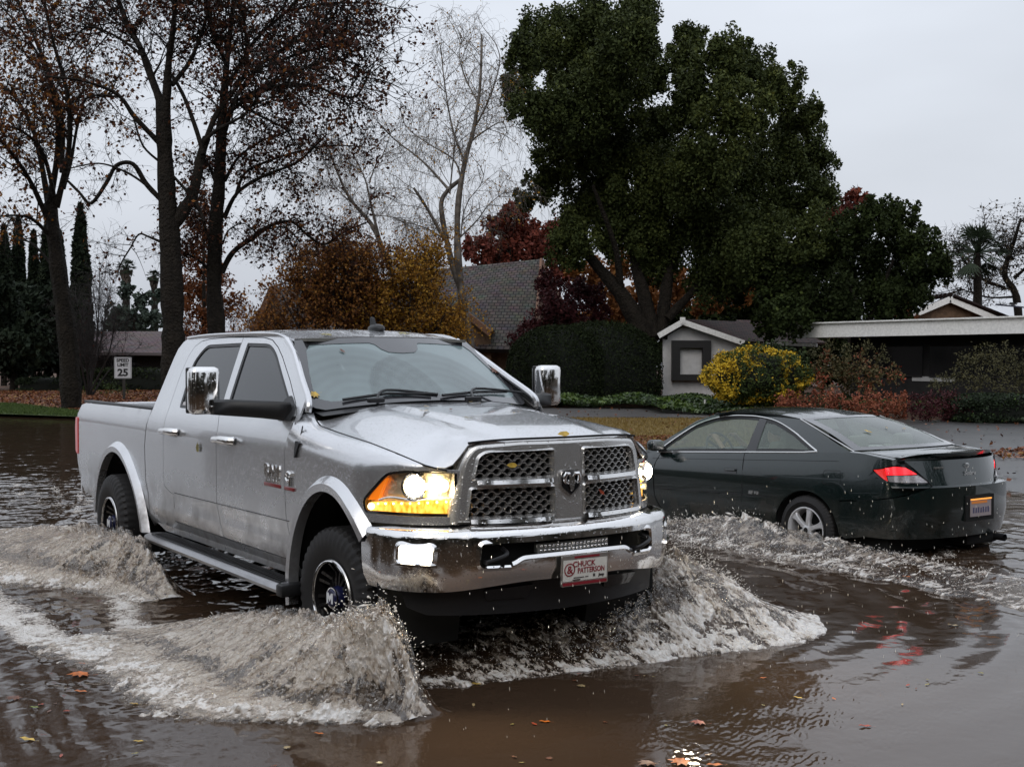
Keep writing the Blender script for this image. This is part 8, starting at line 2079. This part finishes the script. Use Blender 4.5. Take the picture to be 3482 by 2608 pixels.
# ------------------------------------------------------------------ sheets of thrown water: fine connected surfaces over the mounds
def sheet_mesh(name, label, Bx, By, Bz, Hn, flow, foam, M, seed, amp=1.0, hole=0.0, cell=None):
    """Base surface (nu, nv) in a vehicle's frame, pushed out along its own normals by ropes, lumps and torn edges."""
    P = np.stack([Bx, By, Bz], -1); du = np.gradient(P, axis=0); dv = np.gradient(P, axis=1); N = np.cross(du, dv); N /= np.linalg.norm(N, axis=2)[..., None] + 1e-9
    N *= np.where(N[..., 2:3] < 0, -1, 1)
    au = np.cumsum(np.linalg.norm(du, axis=2), axis=0)[:, :1] + 0 * Bx; av = np.cumsum(np.linalg.norm(dv, axis=2), axis=1)
    w1 = fbm(Bx * 3.1, By * 3.1 + Bz * 3, seed, 3); w2 = fbm(Bx * 9, By * 9 + Bz * 7, seed + 3, 3)
    rope = ridged(au * 11 + w1 * 1.6, av * 3.2 + w2 * .8, seed + 5, 3, .6); lump = np.abs(fbm(au * 6.5 + w2, av * 6.5 + w1, seed + 9, 4)); lump2 = np.abs(fbm(au * 19 + w2, av * 15, seed + 12, 4)); fine = fbm(au * 55, av * 45, seed + 15, 3)
    k = np.clip(Hn, 0, 1)
    d = amp * (.060 * (lump - .22) + .036 * (rope - .55) + .012 * (lump2 - .2) + .002 * fine) * (.25 + .75 * k)
    crest = np.exp(-((flow - .0) / .16) ** 2)                      # torn fingers on the crest
    fing = np.clip(ridged(au * 9 + w1, au * 0 + 2.2, seed + 20, 3) - .55, 0, 1) ** 1.3 * .22 + np.clip(ridged(au * 27, av * 6, seed + 22, 2) - .6, 0, 1) * .07
    P = P + N * d[..., None]; P[..., 2] += amp * crest * fing * k; P[..., 1] += np.sign(By[:, -1:] - By[:, :1]) * crest * fing * .35 * k * amp
    nu, nv = Bx.shape; F_ = np.clip(foam + .55 * (lump - .25) + .45 * (rope - .55) + .5 * fbm(au * 4, av * 3, seed + 30, 4), 0, 1.2)
    idx = (np.arange(nu - 1)[:, None] * nv + np.arange(nv - 1)[None, :]); hol = fbm(au * 5 + w2, av * 8, seed + 40, 4) * .9 + .35 * fbm(au * 20, av * 26, seed + 42, 3)
    cut = (hol > .36 - hole) & (flow > .12) & (flow < .8) | (hol > .30) & (np.abs(flow) < .10) & (rope < .5) | (k < .02)
    keep = ~(cut[:-1, :-1] | cut[1:, 1:]); idx = idx[keep]
    Q = np.stack([idx, idx + 1, idx + nv + 1, idx + nv], -1).reshape(-1, 4).astype(np.int32)
    V = P.reshape(-1, 3) @ M[:3, :3].T + M[:3, 3]
    me = bpy.data.meshes.new(name); me.vertices.add(len(V)); me.vertices.foreach_set('co', V.ravel()); me.loops.add(Q.size); me.loops.foreach_set('vertex_index', Q.ravel()); me.polygons.add(len(Q))
    me.polygons.foreach_set('loop_start', np.arange(0, Q.size, 4, dtype=np.int32)); me.polygons.foreach_set('loop_total', np.full(len(Q), 4, dtype=np.int32)); me.polygons.foreach_set('use_smooth', np.ones(len(Q), dtype=bool))
    at = me.attributes.new('foam', 'FLOAT', 'POINT'); at.data.foreach_set('value', F_.ravel().astype(np.float32)); fl_ = me.attributes.new('flow', 'FLOAT_VECTOR', 'POINT'); fl_.data.foreach_set('vector', np.stack([au, av, w1 * .3], -1).ravel().astype(np.float32)); me.update(); me.validate()
    return tag(link(name, me, M_SHEET), label, None, None, 'stuff')
MT_ = np.array(TM); MC_ = np.array(Matrix.Translation((CO_LOC.x, CO_LOC.y, 0)) @ Matrix.Rotation(CO_ROT, 4, 'Z'))
def curtain_sheet(name, label, U, H, Yc, Yf, M, seed, nu, nv, foam_top, shape, apron, flip=1, amp=1.0, hole=0.0, v0=-.22, dip=.55, apk=.62):
    uu = np.linspace(U[0], U[-1], nu)[:, None]; vv = np.linspace(v0, 1.12, nv)[None, :]; uu, vv = np.broadcast_arrays(uu, vv)
    Hc = np.interp(uu, U, H); jag = 1 + .16 * fbm(uu * 2.6, uu * 0, seed + 50, 3) + .10 * fbm(uu * 9, uu * 0, seed + 51, 2); Hc = Hc * jag; yc = np.interp(uu, U, Yc); yf = np.interp(uu, U, Yf) + .14 * fbm(uu * 3, uu * 0, seed + 52, 3) + .10 * fbm(uu * 14, uu * 0, seed + 53, 3)
    z = np.where(vv >= 0, Hc * ((1 - apron) * (1 - smv(vv / shape)) + apron * np.clip(1 - vv, 0, 1) ** .8), Hc * (1 - smv(-vv / .30))); z = z * 1.0 + WATER_Z + .012 - .05 * smv((vv - 1.0) / .12)
    y = yc + (yf - yc) * vv
    foam = foam_top + apk * np.exp(-((vv - .86) / .17) ** 2) - dip * np.exp(-((vv - .56) / .10) ** 2) + .20 * np.exp(-(vv / .14) ** 2)
    return sheet_mesh(name, label, uu + 0.0, flip * y, z, Hc / max(H) * (1 - .2 * np.clip(vv, 0, 1)), vv, foam, M, seed, amp, hole)
curtain_sheet('front_wheel_splash', 'rounded brown and white wave rolled up by the truck front wheel nearest the viewer', U1, H1, C1, F1, MT_, 3.0, 760, 330, .98, .62, .24, amp=1.0, hole=.0)
curtain_sheet('front_wheel_splash', 'outer torn film of water over the wave at the nearest front wheel', U1, [h * 1.12 for h in H1], [c + .02 for c in C1], [f - .10 for f in F1], MT_, 13.0, 620, 260, .08, .70, .30, amp=1.3, hole=.0)
curtain_sheet('rear_wheel_splash', 'churned brown wave beside the truck rear wheel', U3, H3, C3, F3, MT_, 103.0, 760, 260, .78, .80, .30, amp=.95)
curtain_sheet('rear_wheel_splash', 'outer torn film of water over the wave at the truck rear wheel', U3, [h * 1.15 for h in H3], C3, [f - .10 for f in F3], MT_, 113.0, 620, 220, .06, .85, .34, amp=1.3)
curtain_sheet('coupe_wheel_splash', 'low broken wave along the side of the green coupe', [-3.4, -2.4, -1.4, -.9, -.3, .1, .5, 1.0, 1.6, 2.2], [.01, .02, .05, .09, .13, .15, .21, .16, .06, 0.01], [-1.0, -1.0, -1.0, -1.02, -1.04, -1.05, -1.06, -1.06, -1.05, -1.0], [-1.8, -1.8, -1.7, -1.62, -1.6, -1.6, -1.6, -1.55, -1.5, -1.5], MC_, 203.0, 640, 130, .34, .62, .22, flip=-1, amp=.7, apk=.22, dip=.15)
nb, na = 700, 240
bb = np.linspace(-.72, 2.25, nb)[:, None]; tt = np.linspace(-.12, 1.55, na)[None, :]; bb, tt = np.broadcast_arrays(bb, tt)
Hb = np.interp(bb, [-.8, -.5, 0, .5, .9, 1.15, 1.35, 1.6, 1.85, 2.1, 2.5], [0, .10, .13, .20, .36, .47, .43, .32, .17, .06, 0]) * (1 + .15 * fbm(bb * 3, bb * 0, 77, 3))
frb = np.interp(bb, [-.75, -.4, .2, .7, 1.1, 1.5, 1.75, 2.0, 2.3], [.78, .88, .95, 1.0, 1.08, 1.12, 1.08, .95, .6]) + .08 * fbm(bb * 3.5, bb * 0, 78, 3)
ab = frb - .62 * tt; zb_ = Hb * smv(tt) * (1 - .25 * smv((tt - 1) / .55)) + WATER_Z + .012 - .05 * smv(-tt / .10)
sheet_mesh('bow_splash', 'white wave fanning out under the bumper and beyond the far headlight of the truck', ab, bb + .10 * (1 - tt) * np.sign(bb - .3) * smv(np.abs(bb - .3)), zb_, Hb / .47, 1 - tt, .32 + .20 * smv((bb - .5) / .5) + .40 * np.exp(-((tt - .12) / .2) ** 2) + .12 * np.exp(-((tt - 1) / .15) ** 2), MT_, 303.0, 1.0)

# ------------------------------------------------------------------ spray: drops and torn filaments thrown off the crests
def drops(name, P, V, L, R, mt, label, group=None):
    """Stretched octahedra at P pointing along V, half length L, radius R."""
    N = len(P); V = V / (np.linalg.norm(V, axis=1)[:, None] + 1e-9); ref = RNG.normal(size=(N, 3)); u = np.cross(V, ref); u /= np.linalg.norm(u, axis=1)[:, None] + 1e-9; w_ = np.cross(V, u)
    L = L[:, None]; R = R[:, None]
    vs = np.stack([P + V * L, P + u * R + V * L * .25, P + w_ * R + V * L * .25, P - u * R + V * L * .25, P - w_ * R + V * L * .25, P - V * L], 1)
    t = np.array([(0, 1, 2), (0, 2, 3), (0, 3, 4), (0, 4, 1), (5, 2, 1), (5, 3, 2), (5, 4, 3), (5, 1, 4)])
    F = (np.arange(N)[:, None, None] * 6 + t[None]).reshape(-1, 3).astype(np.int32)
    me = bpy.data.meshes.new(name); me.vertices.add(N * 6); me.vertices.foreach_set('co', vs.reshape(-1)); me.loops.add(F.size); me.loops.foreach_set('vertex_index', F.ravel())
    me.polygons.add(len(F)); me.polygons.foreach_set('loop_start', np.arange(0, F.size, 3, dtype=np.int32)); me.polygons.foreach_set('loop_total', np.full(len(F), 3, dtype=np.int32)); me.polygons.foreach_set('use_smooth', np.ones(len(F), dtype=bool)); me.update()
    o = link(name, me, mt); return tag(o, label, None, group, 'stuff')
M_DROP = mat('spray_water', (0.80, 0.765, 0.72), rough=0.15, spec=.8)
M_DROP2 = mat('murky_spray', (0.60, 0.53, 0.46), rough=0.15, spec=.8)
rng = np.random.default_rng(77)
def spray(name, N, us, U, Hc, Yc, Yf, label, outward=-1, frame='truck', lift=.055, mt=M_DROP, vmax=1.0, szs=1.0):
    u = rng.uniform(us[0], us[1], N * 3); H = np.interp(u, U, Hc); keep = rng.random(N * 3) < (H / max(Hc)) ** .8 + .06; u = u[keep][:N]; H = np.interp(u, U, Hc); n = len(u)
    # clumps: jets along the crest throw higher than the gaps between them
    jet = np.clip(.5 + 1.5 * pnoise(u * 5.0, u * 0 + 3.1) + 1.0 * pnoise(u * 17, u * 0 + 8.0), .05, 1.6)
    t = rng.random(n) ** 1.2 * vmax; yc = np.interp(u, U, Yc); yf = np.interp(u, U, Yf)
    v = t * 1.08; prof = (.80 * (1 - smv(v / .62)) + .20 * np.clip(1 - v, 0, 1))
    z = H * prof + np.abs(rng.normal(size=n)) * lift * jet * (H / max(Hc)) * (1 - .55 * np.clip(v, 0, 1)) + rng.normal(size=n) * .012
    y = yc + (yf - yc) * v + rng.normal(size=n) * .035
    x = u + rng.normal(size=n) * .03 
    vel = np.c_[rng.normal(size=n) * .6 + .25, np.sign(yf - yc) * (.5 + rng.random(n)), 1.2 * (1 - 2.2 * v) + rng.normal(size=n) * .9]
    P = np.c_[x, y, z]
    if frame == 'coupe': P[:, 1] *= -1; vel[:, 1] *= -1; M = np.array(Matrix.Translation((CO_LOC.x, CO_LOC.y, 0)) @ Matrix.Rotation(CO_ROT, 4, 'Z'))
    else: M = np.array(TM)
    P = P @ M[:3, :3].T + M[:3, 3]; P[:, 2] = z + WATER_Z; vel = vel @ M[:3, :3].T
    big = rng.random(n) < .10
    R = np.where(big, rng.uniform(.004, .0105, n), rng.uniform(.0018, .004, n)) * szs; L = R * np.where(rng.random(n) < .16, rng.uniform(2.5, 6, n), rng.uniform(1, 1.6, n))
    return drops(name, P, vel, L, R, mt, label)
spray('front_wheel_spray', 2600, (-1.4, 1.25), U1, H1, C1, F1, 'white water thrown out by the truck front wheel nearest the viewer')
spray('front_wheel_spray', 2200, (.5, 1.25), U1, H1, C1, [f + .2 for f in F1], 'sparkling drops flung ahead of the nearest front wheel', lift=.15, vmax=.5)
spray('rear_wheel_spray', 2200, (-6.4, -2.4), U3, H3, C3, F3, 'brown spray churned up beside the truck rear wheel', mt=M_DROP2)
UB = [-.8, -.4, 0, .5, .9, 1.15, 1.4, 1.65, 1.9, 2.2]; HB = [0, .10, .13, .20, .38, .52, .48, .34, .18, 0]
def bow_spray(N, label, lift=.08):
    b = rng.uniform(-.75, 2.1, N * 3); H = np.interp(b, UB, HB); k = rng.random(N * 3) < (H / .52) + .1; b = b[k][:N]; H = np.interp(b, UB, HB); n = len(b)
    fr = np.interp(b, [-.75, -.4, .2, .7, 1.1, 1.5, 1.75, 2.0, 2.3], [.78, .88, .95, 1.0, 1.08, 1.12, 1.08, .95, .6]); t = rng.random(n); a = fr - .66 * t + rng.normal(size=n) * .03
    jet = np.clip(.5 + 1.4 * pnoise(b * 6, b * 0 + 1.7) + pnoise(b * 19, b * 0 + 4), .05, 1.5)
    z = H * smv(t) + np.abs(rng.normal(size=n)) * lift * jet * H / .5 * (.4 + .6 * t) + rng.normal(size=n) * .012
    P = np.c_[a, b + rng.normal(size=n) * .03, z]; vel = np.c_[.6 + .4 * rng.random(n), .5 * np.sign(b - .2) + rng.normal(size=n) * .3, .9 * (t - .45) * 2 + rng.normal(size=n) * .4]
    M = np.array(TM); P = P @ M[:3, :3].T + M[:3, 3]; P[:, 2] = z + WATER_Z; vel = vel @ M[:3, :3].T
    R = np.where(rng.random(n) < .1, rng.uniform(.004, .007, n), rng.uniform(.0018, .004, n)); L = R * np.where(rng.random(n) < .16, rng.uniform(2.5, 6, n), rng.uniform(1, 1.6, n))
    return drops('bow_wave_spray', P, vel, L, R, M_DROP, label)
bow_spray(3500, 'white water pushed up under the bumper and fanning out beyond the far headlight')
spray('coupe_wheel_spray', 2500, (-2.6, 2.0), [-3.4, -2.4, -1.4, -.9, -.3, .1, .5, 1.0, 1.6, 2.2], [0, .05, .08, .09, .10, .13, .20, .17, .09, 0], [-1.0] * 10, [-1.7] * 10, 'low spray running along the side of the green coupe', frame='coupe', lift=.07, szs=1.25)
# torn drops low over all the foamy water
k = np.flatnonzero((f_ > .62) & (edge > .99) & (Pw[:, 1] < 17)); wgt = (Pw[k, 1] ** 2); k = rng.choice(k, 9000, p=wgt / wgt.sum())
P = Pw[k] + rng.normal(size=(len(k), 3)) * np.array([.012, .012, .004]) + np.array([0, 0, .006]) + np.abs(rng.normal(size=(len(k), 1))) * np.array([0, 0, .014])
vel = rng.normal(size=(len(k), 3)) * np.array([1, 1, .5]); R = rng.uniform(.0018, .0042, len(k)) * (Pw[k, 1] / 7.5) ** .5; drops('foam_flecks', P, vel, R * rng.uniform(1, 4, len(k)), R, M_DROP, 'flecks of foam on the churned water')
# falling rain caught in the lamp light
n = 420
P = np.c_[rng.uniform(-.9, 1.5, n) + .15, rng.uniform(-1.3, 3.6, n), rng.uniform(.12, 1.15, n)]; P[:, 0] = 1.2 + rng.random(n) * .9
M = np.array(TM); Q = P @ M[:3, :3].T + M[:3, 3]
drops('raindrops', Q, np.tile([.05, 0, -1.0], (n, 1)) + rng.normal(size=(n, 3)) * .03, rng.uniform(.004, .013, n), rng.uniform(.0010, .0017, n), mat('raindrop', (.8, .78, .72), rough=.1, spec=1), 'raindrops falling in front of the truck bumper')

# ------------------------------------------------------------------ single fallen leaves
def leaf_mesh(name, kind, s, col):
    """A curled leaf: oval blade or five-lobed plane leaf, with a stalk."""
    if kind == 'oval': O = [(0, -.5), (.16, -.28), (.20, 0), (.14, .26), (0, .5), (-.14, .26), (-.20, 0), (-.16, -.28)]
    else: O = [(0, -.42), (.10, -.30), (.34, -.36), (.26, -.14), (.52, -.02), (.28, .06), (.34, .30), (.14, .22), (0, .52), (-.14, .22), (-.34, .30), (-.28, .06), (-.52, -.02), (-.26, -.14), (-.34, -.36), (-.10, -.30)]
    k = len(O); V = [(0, 0, .02)] + [(x, y, .10 * abs(x) + .10 * y * y + (.06 if i % 2 else 0)) for i, (x, y) in enumerate(O)] + [(0, -.42, .01), (.015, -.75, .05), (-.015, -.75, .05)]
    F = [(0, i + 1, (i + 1) % k + 1) for i in range(k)] + [(k + 1, k + 2, k + 3)]
    me = bpy.data.meshes.new(name); me.from_pydata([(x * s, y * s, z * s) for x, y, z in V], [], F); me.polygons.foreach_set('use_smooth', [True] * len(F)); return me
LCOL = {'orange': (.50, .13, .015), 'brown': (.13, .05, .025), 'yellow': (.52, .34, .05), 'tan': (.32, .24, .12), 'red': (.30, .05, .02), 'green': (.20, .26, .04), 'olive': (.22, .19, .06)}
for c_ in list(LCOL): mat('leaf_' + c_, LCOL[c_], rough=.35, noise_amt=.35, noise_scale=30)
LME = {}
def lone_leaf(name, col, kind, size, M, label, group):
    key = (col, kind, round(size, 3))
    if key not in LME: LME[key] = leaf_mesh('leaf_blade', kind, size, col); LME[key].materials.append(MATS['leaf_' + col])
    o = bpy.data.objects.new(name, LME[key]); COL.objects.link(o); o.matrix_world = M; return tag(o, label, 'leaf', group)
def on_water(dx, dy, col, kind, size, label, rot):
    g = gp(dx, dy, WATER_Z + .006); hh, _, _ = water(np.array([g.x]), np.array([g.y])); g.z = WATER_Z + float(hh[0]) + .004
    return lone_leaf('floating_leaf', col, kind, size, Matrix.Translation(g) @ Matrix.Rotation(rot, 4, 'Z') @ Matrix.Rotation(radians(5), 4, 'X'), label, 'leaves floating on the flood')
on_water(172, 1458, 'orange', 'plane', .135, 'largest bright orange leaf floating left of the front splash', 1.9)
on_water(178, 1434, 'orange', 'oval', .05, 'small orange leaf just behind the large orange one', 1.2)
on_water(60, 1598, 'yellow', 'oval', .085, 'yellow oval leaf floating near the lower left corner', 1.3)
on_water(300, 1600, 'yellow', 'oval', .05, 'short yellow leaf right of the yellow oval one at the bottom left', 1.8)
on_water(175, 1495, 'orange', 'oval', .07, 'thin orange leaf below the large orange one', 1.6)
on_water(75, 1528, 'green', 'oval', .045, 'green leaf floating at the lower left', 1.7)
on_water(30, 1510, 'brown', 'plane', .09, 'dark brown leaf at the left edge of the water', 1.3)
on_water(290, 1518, 'yellow', 'oval', .05, 'yellow leaf under the white foam edge', 1.5)
on_water(745, 1315, 'red', 'oval', .08, 'rusty leaf caught in the splash under the front wheel', 1.5)
on_water(690, 1583, 'orange', 'oval', .05, 'orange sliver leaf below the splash at the bottom middle', 1.5)
on_water(1030, 1477, 'yellow', 'oval', .06, 'yellow leaf floating ahead of the bumper', 1.5)
on_water(1257, 1480, 'tan', 'plane', .055, 'tan leaf floating in front of the number plate', 1.4)
on_water(1510, 1560, 'red', 'plane', .085, 'rust leaf among the rain rings', 1.6)
on_water(1178, 1556, 'orange', 'oval', .06, 'small orange leaf below the middle of the bumper', 1.6)
on_water(1725, 1505, 'yellow', 'oval', .05, 'yellow leaf beside the dark reflection at the lower right', 1.2)
on_water(1870, 1565, 'red', 'oval', .07, 'single dark red leaf on the pale water at the lower right', 1.6)
on_water(1960, 1245, 'orange', 'oval', .08, 'pink orange leaf on the ripples behind the coupe', 1.6)
on_water(2060, 1350, 'tan', 'oval', .08, 'tan leaf on the ripples at the right edge', 1.6)
on_water(1470, 1645, 'orange', 'plane', .11, 'cluster leaf at the bottom edge, right of the lamp glitter', 1.2)
on_water(1400, 1648, 'brown', 'plane', .10, 'brown leaf at the bottom edge inside the lamp glitter', 2.2)
on_water(1545, 1650, 'orange', 'oval', .08, 'rightmost of the three leaves along the bottom edge', 1.8)
_r = random.Random(9)
for i in range(44):
    dx, dy = _r.uniform(0, 2212), _r.uniform(1440, 1655)
    if 230 < dx < 1000 and dy < 1560: continue
    on_water(dx, dy, _r.choice(['brown', 'tan', 'orange', 'brown', 'olive', 'red']), _r.choice(['oval', 'oval', 'plane']), _r.uniform(.025, .045), 'tiny fallen leaf adrift on the brown water', _r.uniform(0, 6.28))
# leaves stuck to the truck
def on_truck(p, nrm, col, kind, size, rot, label):
    p = Vector(p); q = Vector(nrm).normalized().to_track_quat('Z', 'Y').to_matrix().to_4x4()
    return lone_leaf('stuck_leaf', col, kind, size, TM @ Matrix.Translation(p + Vector(nrm).normalized() * .004) @ q @ Matrix.Rotation(rot, 4, 'Z'), label, 'wet leaves stuck to the vehicles')
def hoodp(x, y): return (x, y, hoodz(x, y) + .002)
on_truck((hfx(-.02) - .01, -.02, 1.418), (.8, 0, .6), 'yellow', 'oval', .085, 1.6, 'yellow leaf standing at the front edge of the hood')
on_truck((gx(-.35, 1.26) - .004, -.35, 1.262), (1, 0, .1), 'yellow', 'oval', .07, 1.5, 'yellow leaf caught in the upper grille opening')
on_truck((gx(.24, 1.09) - .004, .24, 1.085), (1, 0, .1), 'red', 'oval', .05, .9, 'rusty leaf caught in the lower far grille opening')
on_truck((-2.14, -.9865, 1.19), (0, -1, 0), 'olive', 'plane', .085, 0, 'olive leaf stuck on the rear door')
on_truck(roofp := (-1.20, -.43, roofz(-1.2, -.43)), (.2, 0, 1), 'olive', 'plane', .10, 1, 'curled leaf on the roof edge above the near side of the windshield')
on_truck((-1.22, .18, roofz(-1.22, .18)), (.2, 0, 1), 'olive', 'plane', .11, 2, 'curled leaf on the roof edge beside the antenna')
on_truck((-1.45, -.10, roofz(-1.45, -.1)), (0, 0, 1), 'tan', 'plane', .07, 2, 'pale leaf in the middle of the roof')
on_truck((wsx(-.76, 1.60) + .008, -.755, 1.60), (.55, -.1, .8), 'yellow', 'plane', .075, 2, 'yellow leaf at the near lower corner of the windshield')
on_truck((wsx(.73, 1.74) + .008, .725, 1.74), (.55, .1, .8), 'brown', 'plane', .075, 2, 'brown leaf on the far windshield pillar')
on_truck((wsx(-.42, 1.88) + .008, -.42, 1.88), (.55, 0, .8), 'brown', 'oval', .05, .5, 'brown leaf high on the windshield glass')
for i, (x, y, c_, s_) in enumerate(((-.10, -.28, 'tan', .06), (.05, -.38, 'tan', .07), (.06, -.20, 'brown', .05), (.42, -.30, 'olive', .06), (-.32, .18, 'tan', .05), (-.25, .42, 'olive', .09), (-.42, .30, 'tan', .06), (.30, .10, 'tan', .04))):
    on_truck(hoodp(x, y), (.1, 0, 1), c_, 'oval', s_, i * 1.3, 'small leaf lying on the wet hood')
for i, (u, v_) in enumerate(((.30, .55), (.48, .50), (.72, .58))):
    t = 2 * u - 1; A_ = Vector((0.315 - 0.13 * (1 - t * t), 0.577 * t, croof(0.315 - 0.13 * (1 - t * t), 0.577 * t))); B_ = Vector((-0.445 - 0.16 * (1 - t * t), 0.722 * t, 1.10)); p = A_.lerp(B_, v_) + Vector((0, 0, .03))
    lone_leaf('stuck_leaf', ('tan', 'tan', 'yellow')[i], 'oval', (.06, .05, .085)[i], CM @ Matrix.Translation(p) @ Matrix.Rotation(radians(-20), 4, 'Y') @ Matrix.Rotation(i, 4, 'Z'), 'pale leaf lying on the rear window of the coupe', 'wet leaves stuck to the vehicles')
# ------------------------------------------------------------------ light thrown by the lit lamps
def lamp(name, p, d, energy, col, size, angle=110, parent=None):
    L = bpy.data.lights.new(name, 'SPOT'); L.energy = energy; L.color = col; L.spot_size = radians(angle); L.spot_blend = .8; L.shadow_soft_size = size
    o = bpy.data.objects.new(name, L); COL.objects.link(o); o.parent = truck; o.location = p; o.rotation_euler = Vector(d).to_track_quat('-Z', 'Y').to_euler(); return o
for sg in (-1, 1):
    lamp('headlight_beam', (0.90, sg * .80, 1.16), (1, sg * .12, -.16), 60, (1, .80, .52), .05)
    lamp('fog_beam', (0.98, sg * .90, .80), (1, sg * .25, -.22), 35, (1, .88, .66), .05, 130)
